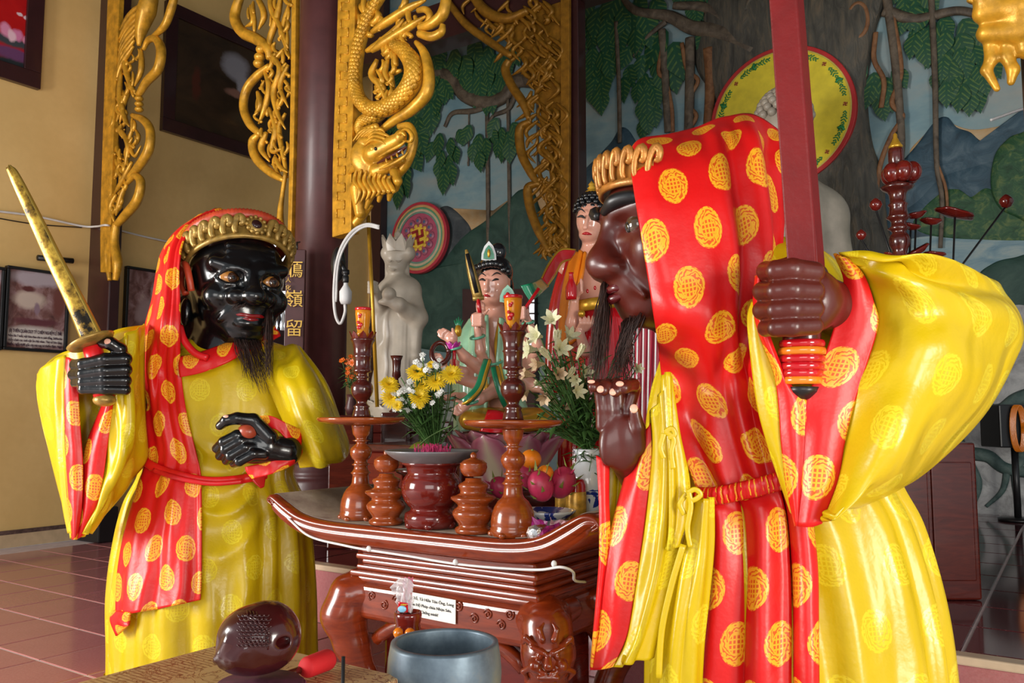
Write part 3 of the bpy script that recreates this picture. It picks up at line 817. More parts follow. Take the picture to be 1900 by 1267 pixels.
inner = [([(240, 60), (232, 110), (240, 150), (252, 175)], 6), ([(262, 90), (262, 130), (250, 160)], 5), ([(225, 130), (222, 180), (232, 220), (240, 235)], 5), ([(245, 150), (230, 190), (215, 230)], 5), ([(235, 225), (215, 250), (220, 285), (235, 300)], 5), ([(250, 230), (240, 262), (250, 290), (262, 270)], 4),
         ([(225, 240), (238, 270), (232, 310)], 5), ([(212, 290), (226, 320), (222, 360)], 6), ([(245, 300), (228, 335), (212, 360)], 5), ([(232, 345), (222, 375), (215, 400)], 5), ([(215, 180), (228, 200), (222, 230)], 4), ([(216, 360), (206, 385), (212, 412)], 5), ([(246, 255), (234, 285), (242, 320)], 4), ([(212, 240), (208, 290), (214, 330)], 4)]
def curls(seed, n, y0, y1, xl, xr, r=(2.6, 4.4)):
    g = random.Random(seed); out = []
    for k in range(n):
        y = y0 + (y1 - y0) * (k + g.random()) / n; x = g.uniform(np.interp(y, *xl), np.interp(y, *xr)); a = g.uniform(-1, 1); l = g.uniform(16, 34)
        out.append(([(x, y - l * .5), (x + 7 * a, y - l * .15), (x + 3 * a, y + l * .2), (x - 8 * a, y + l * .45), (x - 3 * a, y + l * .55)], g.uniform(*r)))
    return out
foliage(ba, wing + inner + curls(1, 46, 100, 405, ([100, 410], [212, 200]), ([100, 170, 190, 250, 320, 400], [265, 248, 238, 262, 240, 215])), U_ROW - .015)

# ---- bracket on the left of the round column
bb = root('carved_bracket', 'gilded openwork bracket of twining branches behind the black statue', 'bracket', PU(520, 470, U_ROW), 'gilded carved brackets')
strip('mounting_strip', [(541, -20), (538, 200), (534, 400), (530, 480)], [(549, -20), (546, 200), (541, 400), (537, 480)], U_ROW - .14, .05, M['gold'], bb)
for pts, r in (([(455, -30), (440, 10), (436, 35), (450, 60), (475, 72), (498, 90), (500, 110)], [7, 9, 10, 11, 11, 10, 6]), ([(500, 122), (478, 140), (458, 165), (452, 200), (465, 232), (485, 250)], [5, 8, 8, 8, 8, 6]),
               ([(480, 250), (470, 262), (472, 285), (485, 305), (505, 322), (528, 335)], [6, 9, 9, 9, 8, 5]), ([(530, 320), (524, 360), (520, 400), (524, 440), (532, 470)], [4, 4, 6, 8, 5])):
    gild('scroll', pts, r, U_ROW - .13, bb)
for x, y in ((485, 92), (482, 106), (480, 118)): V, F = ell_mesh(PU(x, y, U_ROW - .14), (.05, .05, .04)); link('bead', V, F, M['gold'], bb)
tw = [([(500, -20), (505, 20), (520, 50), (535, 90)], 6), ([(470, -20), (490, 25), (480, 55)], 6), ([(525, -20), (512, 40), (500, 80), (510, 120)], 6), ([(540, 0), (525, 60), (540, 110)], 5), ([(505, 100), (520, 130), (508, 170), (515, 210), (530, 240)], 6), ([(490, 130), (500, 160), (492, 200), (480, 230)], 6),
      ([(535, 120), (520, 160), (535, 200)], 5), ([(478, 170), (484, 195), (472, 215)], 6), ([(500, 200), (512, 240), (505, 280), (525, 275)], 6), ([(495, 245), (485, 275), (500, 300)], 6), ([(530, 210), (518, 240), (528, 300), (534, 330)], 5), ([(510, 290), (520, 310), (534, 320)], 5), ([(528, 90), (512, 110), (500, 125)], 5), ([(465, 10), (470, 40), (455, 50)], 5), ([(520, 140), (538, 165), (530, 185)], 4)]
foliage(bb, tw + curls(2, 44, -5, 320, ([0, 60, 110, 200, 260, 330], [455, 465, 500, 470, 488, 522]), ([0, 330], [540, 532])), U_ROW - .125)

# ---- dragon bracket on the right of the round column
bd = root('dragon_bracket', 'gilded bracket carved as a coiling scaly dragon with open jaws', 'bracket', PU(690, 435, U_ROW), 'gilded carved brackets')
strip('fret_board', [(627, -20), (622, 150), (617, 300), (616, 440)], [(659, -20), (656, 150), (652, 300), (651, 430)], U_ROW - .16, .10, M['gold'], bd)
key = []
for k in range(26):
    y = 4 + k * 16; x = 640 - k * .35
    sg = 1 if k % 2 else -1
    key += [([(x - 7 * sg, y), (x + 7 * sg, y)], 1.1), ([(x + 7 * sg, y), (x + 7 * sg, y + 12)], 1.1), ([(x - 7 * sg, y), (x - 7 * sg, y - 8)], 1.1)]
parts = []
for pts, r in key:
    W = [PU(a, b, U_ROW - .165) for a, b in pts]; parts.append(tube(W, r * W[0].y / FPX, 4, up=NU))
V, F = cat_mesh(parts); o = link('key_fret', V, F, M['gold'], bd); o['kind'] = 'stuff'
def scaled(name, pts, rpx, u, parent, n=70):
    """dragon body: tube with overlapping round scales"""
    o = gild(name, pts, rpx, u, parent, 'gold', n, 12)
    W = on_plane(pts, n, u); Y = W[n // 2].y
    r = np.interp(np.linspace(0, 1, n), np.linspace(0, 1, len(rpx)), rpx) * Y / FPX
    parts = []
    for i in range(1, n - 1):
        d = (W[i + 1] - W[i - 1]).normalized(); up = Vector(NU); sd = d.cross(up).normalized(); up = sd.cross(d).normalized()
        for k in range(-2, 3):
            a = (k + .5 * (i % 2)) * .55
            if abs(a) > 1.35: continue
            c = W[i] + (up * math.cos(a) * 1.1 + sd * math.sin(a)) * r[i] * .97
            nn = (up * math.cos(a) + sd * math.sin(a)).normalized(); tt = d.cross(nn)
            s = r[i] * .36
            Mx = Matrix((tt, d, nn)).transposed()
            parts.append(ell_mesh(c, (s, s * 1.1, s * .32), 6, 4, Mx))
    V, F = cat_mesh(parts); q = link('scales', V, F, M['gold'], o); q['kind'] = 'stuff'
    return o
scaled('coil', [(720, -25), (690, 20), (670, 70), (661, 120), (660, 160), (668, 185), (690, 203), (720, 200), (748, 180), (768, 150), (768, 120), (750, 95), (728, 82)], [9, 11, 13, 13, 14, 14, 15, 16, 18, 19, 18, 14, 9], U_ROW - .14, bd, 80)
scaled('tail_coil', [(728, 190), (700, 215), (675, 225), (668, 240), (680, 252)], [10, 13, 11, 10, 8], U_ROW - .10, bd, 30)
for pts, r in (([(772, 78), (788, 100), (796, 140), (790, 175), (762, 205), (730, 225), (700, 248)], [5, 9, 11, 12, 11, 9, 6]), ([(740, 235), (760, 235), (767, 262), (756, 300), (738, 325), (728, 340)], [6, 8, 9, 9, 8, 5]),
               ([(790, -25), (825, -10), (822, 25), (800, 45), (778, 52)], [8, 10, 11, 10, 7]), ([(775, 20), (790, 18), (798, 30), (790, 45), (775, 42), (770, 30)], [5, 7, 7, 6, 5, 4]), ([(778, 62), (800, 68), (818, 60), (822, 45)], [8, 9, 8, 5])):
    gild('scroll', pts, r, U_ROW - .12, bd)
fl = [([(690, 95), (720, 75), (760, 50), (790, 30)], 9), ([(680, 95), (700, 85), (730, 60), (750, 35)], 8), ([(690, 60), (720, 40), (760, 15), (790, 0)], 9), ([(700, 130), (712, 150), (700, 165), (722, 180)], 7), ([(720, 110), (715, 135), (728, 160)], 6), ([(745, 130), (725, 140), (732, 165)], 6), ([(700, 110), (690, 140), (706, 160), (718, 195)], 7), ([(730, 160), (722, 185), (730, 212)], 5), ([(655, 110), (652, 160)], 4), ([(660, 20), (668, 40), (655, 60)], 6), ([(740, 95), (732, 70), (750, 60)], 5), ([(735, 90), (740, 65), (755, 75)], 5)]
foliage(bd, fl + curls(5, 26, 0, 110, ([0, 110], [672, 690]), ([0, 60, 110], [775, 770, 735]), (4, 7)) + curls(6, 12, 110, 200, ([110, 200], [682, 690]), ([110, 200], [740, 740]), (4, 6)), U_ROW - .125, name='carved_mane')
YD = PU(690, 290, U_ROW).y; SD = YD / FPX
def DP(x, y, d=0): q = PU(x, y, U_ROW - .15 - d); return q
S = Sculpt()
S.ell(DP(690, 290), (40 * SD, .06, 38 * SD), .03).cap(DP(695, 285, .03), DP(742, 258, .03), 20 * SD, 12 * SD, .03)     # skull, snout
S.cap(DP(700, 318, .02), DP(745, 298, .02), 15 * SD, 7 * SD, .02).ell(DP(744, 252, .04), 11 * SD, .015)                    # lower jaw, nose
S.cap(DP(700, 296, .08), DP(752, 272, .08), 8 * SD, 5 * SD, .012, 'sub')                                                   # mouth
S.cap(DP(672, 262, .05), DP(706, 262, .06), 8 * SD, 6 * SD, .015).ell(DP(695, 278, .07), 9 * SD, .008)                     # brow, eye
for k, (x, y, x2, y2) in enumerate(((672, 320, 655, 360), (690, 335, 680, 385), (705, 330, 703, 372), (720, 335, 722, 370), (732, 320, 736, 352), (665, 300, 648, 320))):
    S.chain([DP(x, y, .02), DP((x + x2) / 2 + 4, (y + y2) / 2, .03), DP(x2, y2, .01)], [9 * SD, 8 * SD, 4 * SD], .012)
for k in range(4): S.chain([DP(665 + k * 3, 250 - k * 3, .02), DP(680 + k * 6, 240 - k * 2, .04), DP(690 + k * 6, 248, .02)], [5 * SD, 5 * SD, 3 * SD], .008)
S.cap(DP(665, 350), DP(668, 395), 17 * SD, 10 * SD, .02)
dh = S.build('dragon_head', M['gold'], bd, .006)
def dtube(name, pts, r, d=.10, mat='gold'):
    W = catmull([DP(a, b, d) for a, b in pts], 22); V, F = tube(W, np.array([.4, 1, 1, .3]) * r * SD, 7); return link(name, V, F, M[mat], dh)
V, F = ell_mesh(DP(694, 276, .085), (9 * SD, 7 * SD, 8 * SD), 14, 10); link('eye', V, F, M['gold'], dh); V, F = ell_mesh(DP(697, 276, .105), (3 * SD, 3 * SD, 3.4 * SD), 10, 8); link('pupil', V, F, M['black'], dh)
dtube('mouth', [(700, 303), (722, 292), (742, 281), (755, 272)], 4.5, .10, 'wood_dark')  # dark tube stands in for the shaded gap between the jaws
for k in range(4): dtube('tooth', [(716 + k * 10, 294 - k * 5), (718 + k * 10, 302 - k * 5)], 2.2, .12)
for k in range(3): dtube('brow', [(676 + k * 3, 270 - k * 7), (690 + k * 3, 260 - k * 7), (706 + k * 4, 262 - k * 6), (716 + k * 4, 268 - k * 7)], 3.6, .09 - k * .012)
for k in range(8): dtube('mane_lock', [(662 + k * 9, 312 + k * 2), (658 + k * 9, 335), (668 + k * 9, 355), (660 + k * 9.5, 380 - k * 4)], 4.6, .07)
for k in range(5): dtube('crest', [(655 + k * 6, 262 - k * 2), (668 + k * 6, 246), (682 + k * 6, 240), (694 + k * 5, 246)], 3.4, .05)
dtube('whisker', [(748, 262), (762, 262), (764, 250), (754, 240), (742, 244)], 4, .09); dtube('lip', [(702, 292), (722, 280), (742, 270), (752, 262)], 3.6, .115); dtube('lip', [(704, 314), (726, 305), (748, 292), (757, 282)], 3.6, .10); dtube('nostril', [(738, 250), (746, 246), (752, 252)], 4, .12)
gild('lower_leaf', [(655, 430), (660, 415), (672, 400), (690, 380)], [6, 10, 9, 4], U_ROW - .10, bd)

# ---- bracket on the far column
bf = root('carved_bracket', 'deep gold carved bracket climbing the slim far column', 'bracket', PU(1040, 470, U_FAR), 'gilded carved brackets')
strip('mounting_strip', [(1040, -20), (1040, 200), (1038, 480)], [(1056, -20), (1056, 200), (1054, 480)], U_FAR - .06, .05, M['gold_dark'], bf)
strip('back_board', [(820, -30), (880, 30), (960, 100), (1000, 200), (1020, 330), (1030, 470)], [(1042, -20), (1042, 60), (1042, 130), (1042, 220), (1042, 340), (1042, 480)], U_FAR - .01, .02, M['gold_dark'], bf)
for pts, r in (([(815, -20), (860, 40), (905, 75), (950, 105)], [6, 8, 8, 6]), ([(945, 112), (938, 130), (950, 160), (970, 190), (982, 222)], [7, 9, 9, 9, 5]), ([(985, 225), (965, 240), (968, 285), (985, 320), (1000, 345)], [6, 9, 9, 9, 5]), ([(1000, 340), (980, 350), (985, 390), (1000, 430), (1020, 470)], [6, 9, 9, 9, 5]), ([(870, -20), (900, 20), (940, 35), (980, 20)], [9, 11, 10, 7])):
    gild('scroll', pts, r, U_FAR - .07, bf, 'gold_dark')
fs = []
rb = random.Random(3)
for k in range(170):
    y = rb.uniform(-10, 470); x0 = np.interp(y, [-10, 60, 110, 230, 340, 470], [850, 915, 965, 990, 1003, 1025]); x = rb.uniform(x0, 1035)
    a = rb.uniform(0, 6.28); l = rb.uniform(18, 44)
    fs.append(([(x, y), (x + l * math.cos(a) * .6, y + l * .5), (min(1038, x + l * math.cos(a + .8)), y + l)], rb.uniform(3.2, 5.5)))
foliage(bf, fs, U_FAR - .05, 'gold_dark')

# ---- dragon head bracket high on the right
bg = root('dragon_bracket', 'gilded dragon chin with hanging whiskers jutting in above the lake mural', 'bracket', PU(1850, 150, U_ROW), 'gilded carved brackets')
SG = PU(1850, 60, U_ROW).y / FPX
S = Sculpt()
G = lambda x, y, d=0: PU(x, y, U_ROW - d)
S.ell(G(1870, -10), (70 * SG, .09, 45 * SG), .03).cap(G(1825, 25, .05), G(1890, 10, .05), 20 * SG, 26 * SG, .03).cap(G(1830, 62, .03), G(1900, 60, .03), 18 * SG, 22 * SG, .03)
S.cap(G(1812, 42, .14), G(1885, 38, .14), 5 * SG, 5 * SG, .012, 'sub')
S.chain([G(1838, 75), G(1840, 110), G(1830, 130), G(1850, 165)], [14 * SG, 12 * SG, 10 * SG, 6 * SG], .015)
S.chain([G(1868, 75), G(1868, 105), G(1880, 130), G(1876, 152)], [14 * SG, 12 * SG, 11 * SG, 7 * SG], .015)
S.chain([G(1895, 60), G(1905, 90), G(1925, 110)], [20 * SG, 18 * SG, 9 * SG], .02).cap(G(1900, 30), G(1960, 20), 40 * SG, 40 * SG, .04)
S.build('dragon_chin', M['gold'], bg, .008)
gild('jaw_scroll', [(1800, 5), (1812, -12), (1840, -20)], [8, 9, 6], U_ROW - .08, bg)
strip('mounting_strip', [(1952, -60), (1950, 200)], [(1975, -60), (1973, 200)], U_ROW - .05, .1, M['gold'], bg)
cr_ = PU(2010, 600, U_ROW + .1)
V, F = lathe([(.24, 0), (.24, .2), (.20, .24), (.20, CEIL - PLAT - .01)], (cr_.x, cr_.y, PLAT + .002), 32)
tag(link('round_column', V, F, M['maroon']), 'round maroon column carrying the dragon chin bracket', 'column', 'temple columns')

# ---- pictures on the left wall
def picture(name, x0, y0, x1, y1, label, art, fw=.05, frame='maroon_dark', drop=(0, 0), border=None):
    v = WALL_V - .04
    # corners lie on the wall plane: keep them a true rectangle there
    tl, br = PV(x0, y0, v), PV(x1, y1, v)
    u0, u1 = UV2(tl.x, tl.y)[0], UV2(br.x, br.y)[0]; zt, zb_ = tl.z, br.z
    o = root(name, label, 'picture', R((u0 + u1) / 2, v, zb_))
    for a, b, c, d in ((u0, u1, zt - fw, zt), (u0, u1, zb_, zb_ + fw), (u0, u0 + fw, zb_ + fw, zt - fw), (u1 - fw, u1, zb_ + fw, zt - fw)):
        V, F = box_r(a, b, v - .03, v + .035, c, d); modbevel(link('frame_bar', V, F, M[frame], o, smooth=False), .006)
    V, F = box_r(u0 + fw * .8, u1 - fw * .8, v + .0, v + .03, zb_ + fw * .8, zt - fw * .8)
    uv = [((R_[0] - u0) / (u1 - u0), (z - zb_) / (zt - zb_)) for R_, z in (((UV2(q[0], q[1])), q[2]) for q in V)]
    c = link('canvas', V, F, art, o, uv, smooth=False)
    return o, (u0, u1, zb_, zt, v)
def art(name, stops, scale=3, blobs=(), rough=.35):
    """a painted picture: soft colour field plus placed patches (cx, cy, rx, ry, colour)"""
    t = NT(name); u, v, _ = t.sep(t.uv()); p = t.comb(u, v)
    n = t.noise(scale, 6, .62, p, .6)
    c = t.ramp(n, stops)
    w = t.noise(scale * 2.3, 4, .6, p)
    for cx, cy, rx, ry, col in blobs:
        a = t.math('DIVIDE', t.math('SUBTRACT', t.math('ADD', u, t.math('MULTIPLY', t.math('SUBTRACT', w, .5), .08)), cx), rx); b = t.math('DIVIDE', t.math('SUBTRACT', t.math('ADD', v, t.math('MULTIPLY', t.math('SUBTRACT', n, .5), .08)), cy), ry)
        d = t.math('ADD', t.math('MULTIPLY', a, a), t.math('MULTIPLY', b, b))
        c = t.mix(t.math('SUBTRACT', 1.5, t.math('MULTIPLY', d, 1.3), clamp=True), c, col)
    t.set(c, rough); return t.m
A1 = art('lotus_print', [(.3, (.40, .004, .006)), (.7, (.55, .01, .01))], 3, ((.8, .9, .5, .10, (.16, .06, .03)), (.75, .08, .4, .12, (.02, .03, .035)), (.72, .20, .22, .05, (.14, .05, .14)), (.70, .29, .25, .045, (.05, .06, .07)), (.64, .36, .07, .06, (.75, .28, .45)), (.76, .35, .06, .05, (.70, .22, .42)), (.87, .34, .06, .045, (.78, .32, .48)), (.70, .33, .05, .05, (.85, .55, .65)), (.76, .52, .03, .015, (.8, .6, .65)), (.82, .51, .03, .015, (.8, .6, .65))))
picture('lotus_picture', -110, -160, 73, 167, 'red lotus picture in a wide dark frame high on the wall', A1, .17)
A2 = art('elephant_painting', [(.3, (.020, .012, .006)), (.55, (.06, .032, .014)), (.8, (.15, .085, .03))], 3, ((.18, .45, .03, .14, (.10, .025, .012)), (.40, .70, .09, .13, (.32, .31, .34)), (.44, .57, .045, .12, (.34, .33, .36)), (.40, .48, .08, .04, (.28, .14, .10)), (.62, .30, .25, .08, (.07, .05, .025)), (.85, .25, .10, .10, (.10, .08, .04)), (.80, .78, .08, .12, (.12, .09, .03))))
picture('elephant_picture', 308, 0, 600, 335, 'large dark oil painting of an elephant in a maroon frame', A2, .16)
DSTOPS = [(.28, (.06, .02, .02)), (.45, (.20, .09, .08)), (.6, (.36, .22, .22)), (.75, (.55, .42, .36))]
A3 = art('legend_print', DSTOPS, 4, ((.5, .88, .5, .1, (.45, .38, .42)), (.38, .62, .28, .12, (.62, .50, .42)), (.35, .76, .12, .04, (.12, .03, .03)), (.50, .52, .05, .08, (.30, .20, .25)), (.85, .60, .12, .2, (.18, .06, .05)), (.5, .36, .4, .05, (.14, .04, .05)), (.5, .18, .6, .13, (.72, .66, .60))))
po, (u0, u1, zb_, zt, v_) = picture('legend_picture', 12, 492, 122, 656, 'small framed legend print with caption lettering, below the sword tip', A3, .03, 'black')
M['ink'] = plain('dark_caption_ink', (.05, .015, .04), .6)
zz = zb_ + (zt - zb_) * .235
put_text('caption_title', '(8) THIÊN QUÂN DUY TỲ CHIÊM NGHIỆM LẼ ĐỜI', .05, R((u0 + u1) / 2, v_ - .004, zz), R(1, 0, 0), (0, 0, 1), M['ink'], po, .001, (u1 - u0) * .82)
for k, s in enumerate(('Năm lên 7 tuổi, một hôm theo cha ra cánh đồng, Siddhartha', 'thấy cảnh các sinh vật ăn thịt nhau. Thái tử bèn lặng', 'buồn, ngồi dưới gốc cây mà suy tư thiền định. Ngài', 'thấy được nỗi khổ của muôn loài')):
    put_text('caption_line', s, .035, R((u0 + u1) / 2, v_ - .004, zz - .05 - k * .042), R(1, 0, 0), (0, 0, 1), M['ink'], po, .001, (u1 - u0) * (.84 if k < 3 else .4))
picture('legend_picture', -75, 485, 1, 650, 'framed legend print cut by the picture edge beside the captioned print', A3, .03, 'black')
A4 = art('ladies_print', DSTOPS, 5, ((.5, .72, .12, .16, (.60, .48, .45)), (.35, .45, .2, .2, (.40, .28, .28)), (.6, .3, .4, .12, (.2, .08, .05))))
picture('legend_picture', 234, 493, 345, 660, 'framed print of pale figures beside the red scarf', A4, .03, 'black')
# wall cables and picture light
def cable(name, pts, r, label, mat='cable_white', n=60):
    V, F = tube(catmull(pts, n), r, 6); return tag(link(name, V, F, M[mat]), label, 'cable')
cable('wall_cable', [PV(-40, 388, WALL_V - .03), PV(60, 400, WALL_V - .03), PV(150, 419, WALL_V - .03), PU(180, 420, U_ROW - .02), PU(200, 418, U_ROW - .08), PV(232, 430, WALL_V - .03), PV(300, 446, WALL_V - .03), PV(420, 470, WALL_V - .03)], .012, 'grey cable stretched along the ochre wall across the pilaster')
cable('wall_cable', [PV(-40, 398, WALL_V - .03), PV(60, 415, WALL_V - .03), PV(152, 422, WALL_V - .03)], .006, 'thin dark cable sagging below the grey wall cable', 'black')
V, F = tube([PV(70, 478, WALL_V - .08), PV(135, 484, WALL_V - .08)], .03, 10)
V2, F2 = tube([PV(92, 480, WALL_V - .08), PV(92, 482, WALL_V - .0)], .02, 8)
V, F = cat_mesh([(V, F), (V2, F2)]); tag(link('picture_lamp', V, F, M['black']), 'small black tube lamp above the captioned print', 'lamp')

# ---- name board on the column
e1 = P(531, 462, 6.62); e2 = P(566, 462, 6.62); ax = Vector((1, .10, 0)).normalized()
w_ = (e2 - e1).length; ztop = e1.z; zbot = P(531, 700, 6.62).z
nb = root('name_board', 'narrow maroon board with gold Chinese characters on the round column', 'sign', P(548, 700, 6.62))
c0 = Vector((e1.x, e1.y, 0))
V = [c0 + ax * a + Vector((0, b, z)) for a in (0, w_) for b in (0, .04) for z in (zbot, ztop)]
modbevel(link('board', V, [(0, 1, 3, 2), (4, 6, 7, 5), (0, 4, 5, 1), (2, 3, 7, 6), (0, 2, 6, 4), (1, 5, 7, 3)], M['maroon'], nb, smooth=False), .005)
M['gold_ink'] = plain('gold_lettering', (.80, .50, .10), .35, .3)
for k, ch in enumerate('鴈嶺留'):
    put_text('character', ch, .145, P(546, 502 + k * 54.5, 6.6) + Vector((0, -.005, 0)), ax, (0, 0, 1), M['gold_ink'], nb, .003)
for k, ch in enumerate('二百人化請'):
    put_text('small_character', ch, .045, P(535, 492 + k * 14, 6.6) + Vector((0, -.005, 0)), ax, (0, 0, 1), M['gold_ink'], nb, .002)
V, F = tube([P(551, 462, 6.6), P(551, 450, 6.62), P(556, 449, 6.68)], .008, 6); link('hook', V, F, M['black'], nb)

# ---- bulb on a bent arm beside the column
sy = 6.35
sc_ = root('wall_bulb', 'white bulb in a black holder on the column with looped white cable', 'lamp', P(640, 600, sy))
V, F = tube(catmull([P(704, 420, sy), P(680, 416, sy), P(655, 428, sy), P(635, 455, sy), P(624, 490, sy), P(620, 530, sy), P(620, 565, sy), P(624, 590, sy), P(632, 600, sy), P(640, 580, sy), P(640, 565, sy)], 50), .012, 6); link('cable', V, F, M['cable_white'], sc_)
V, F = tube(catmull([P(704, 424, sy), P(680, 420, sy), P(657, 433, sy), P(638, 460, sy), P(627, 495, sy), P(623, 560, sy)], 40), .009, 6); link('cable', V, F, M['cable_white'], sc_)
V, F = lathe([(.0, .0), (.035, .005), (.046, .03), (.048, .10), (.030, .13), (.018, .15), (.016, .18)], P(641, 565, sy), 20); link('bulb', V, F, M['white'], sc_)
V, F = lathe([(.02, 0), (.026, .01), (.026, .05), (.018, .06), (.03, .07), (.03, .10)], P(641, 525, sy), 16); link('holder', V, F, M['black'], sc_)
V, F = cat_mesh([tube([P(641, 505, sy), P(630, 480, sy + .1), P(622, 470, sy + .3)], .02, 8), ell_mesh(P(628, 490, sy + .1), (.06, .05, .14))]); link('bracket_arm', V, F, M['black'], sc_)
cable('loose_cable', [P(1905, 200, 4.6), P(1880, 208, 4.6), P(1858, 216, 4.6), P(1838, 223, 4.6)], .008, 'white cable poking in beside the lake mural', n=20)

# ---- mandala and halo discs on the back wall
def disc(name, px, py, rad, label, cat, rings, u=WALL_U - .16, th=.06):
    c = PU(px, py, u)
    o = root(name, label, cat, c - Vector((0, 0, rad)))
    nrm, sx, sz = -R(1, 0, 0), -R(0, 1, 0), Vector((0, 0, 1))
    def ring(nm, r0, r1, mat, lift):
        V = []; F = []; n = 64
        prof = [(r1, -th), (r1, lift * .6), (r1 - .006, lift), (max(r0, .001), lift)]
        for r, z in prof:
            for k in range(n):
                a = 2 * math.pi * k / n; V.append(c + (sx * math.cos(a) + sz * math.sin(a)) * r + nrm * z)
        for i in range(3):
            for k in range(n): F.append((i * n + k, i * n + (k + 1) % n, (i + 1) * n + (k + 1) % n, (i + 1) * n + k))
        if r0 <= 0: F.append(tuple(3 * n + k for k in range(n)))
        return link(nm, V, F, mat, o, smooth=False)
    for r0, r1, col, lift in rings: ring('ring', r0 * rad, r1 * rad, plain('disc_paint', col, .45), lift)
    return o, c, (sx, sz, nrm)
do, dc, (sx, sz, nr) = disc('mandala_disc', 777, 441, .525, 'round painted mandala with concentric rings and a yellow centre', 'disc', ((.92, 1, (.45, .03, .05), .012), (.85, .92, (.55, .30, .12), .010), (.80, .85, (.10, .30, .16), .010), (.73, .80, (.55, .45, .30), .010), (.68, .73, (.15, .28, .22), .010), (0, .68, (.42, .08, .14), .008), (0, .30, (.75, .50, .05), .018)))
for k in range(12):
    a = k * math.pi / 6
    for r_, s_, col in ((.47, .062, (.35, .10, .16)), (.47, .042, (.06, .16, .14)), (.47, .022, (.10, .08, .30))):
        V, F = ell_mesh(dc + (sx * math.cos(a) + sz * math.sin(a)) * .525 * r_ + nr * (.012 + (.062 - s_) * .4), (s_, s_, s_), 10, 6, Matrix((sx, sz, nr)).transposed() @ Matrix.Diagonal((1, 1, .35)))
        link('petal', V, F, plain('mandala_petal', col, .4), do)
    V, F = ell_mesh(dc + (sx * math.cos(a + .26) + sz * math.sin(a + .26)) * .525 * .33 + nr * .014, (.035, .035, .012), 8, 5, Matrix((sx, sz, nr)).transposed()); link('petal', V, F, plain('mandala_yellow', (.7, .42, .05), .4), do)
def buddhist_sign(parent, c, s, mat, rot=.2, lift=.024):
    """the temple's hooked cross: a plus with bent arms"""
    parts = []
    ca, sa = math.cos(rot), math.sin(rot)
    X = sx * ca + sz * sa; Z = sz * ca - sx * sa
    def bar(x0, x1, z0, z1):
        V = [c + X * x + Z * z + nr * y for x in (x0, x1) for z in (z0, z1) for y in (lift, lift + .006)]
        parts.append((V, [(0, 1, 3, 2), (4, 6, 7, 5), (0, 4, 5, 1), (2, 3, 7, 6), (0, 2, 6, 4), (1, 5, 7, 3)]))
    w = s * .11
    bar(-s * .5, s * .5, -w, w); bar(-w, w, -s * .5, s * .5)
    bar(-s * .5 - w, -s * .5 + w, -w, s * .5); bar(s * .5 - w, s * .5 + w, -s * .5, w)
    bar(-w, s * .5, s * .5 - w, s * .5 + w); bar(-s * .5, w, -s * .5 - w, -s * .5 + w)
    V, F = cat_mesh(parts)
    # left-facing temple sign
    V = [Vector(q) for q in V]; V = [c + X * (-(q - c).dot(X)) + Z * (q - c).dot(Z) + nr * (q - c).dot(nr) for q in V]
    return link('temple_sign', V, F, mat, parent, smooth=False)
M['sign_red'] = plain('red_sign_paint', (.30, .02, .02), .45)
buddhist_sign(do, dc, .19, M['sign_red'], .18)
ho, hc, (sx, sz, nr) = disc('halo_disc', 1448, 217, .80, 'yellow halo disc with red rim and green scroll border', 'disc', ((.945, 1, (.45, .02, .02), .012), (.925, .945, (.6, .45, .1), .012), (0, .93, (.72, .58, .03), .008)))
M['sign_green'] = plain('green_sign_paint', (.02, .22, .06), .45)
for k in range(16):
    a0 = k * 2 * math.pi / 16
    if k % 2 == 0: buddhist_sign(ho, hc + (sx * math.cos(a0) + sz * math.sin(a0)) * .80 * .86, .035, M['sign_red'], 0, .010)
    else:
        parts = []
        for j in range(-6, 7):
            a = a0 + j * .042; hh = .05 + .02 * math.cos(j * 1.7)
            pts = [hc + (sx * math.cos(a) + sz * math.sin(a)) * (.80 * .86 - hh / 2) + nr * .011, hc + (sx * math.cos(a + .03) + sz * math.sin(a + .03)) * (.80 * .86) + nr * .014, hc + (sx * math.cos(a - .01) + sz * math.sin(a - .01)) * (.80 * .86 + hh / 2) + nr * .011]
            parts.append(tube(catmull(pts, 5), .007 if j else .018, 5))
        V, F = cat_mesh(parts); link('scroll_ornament', V, F, M['sign_green'], ho)
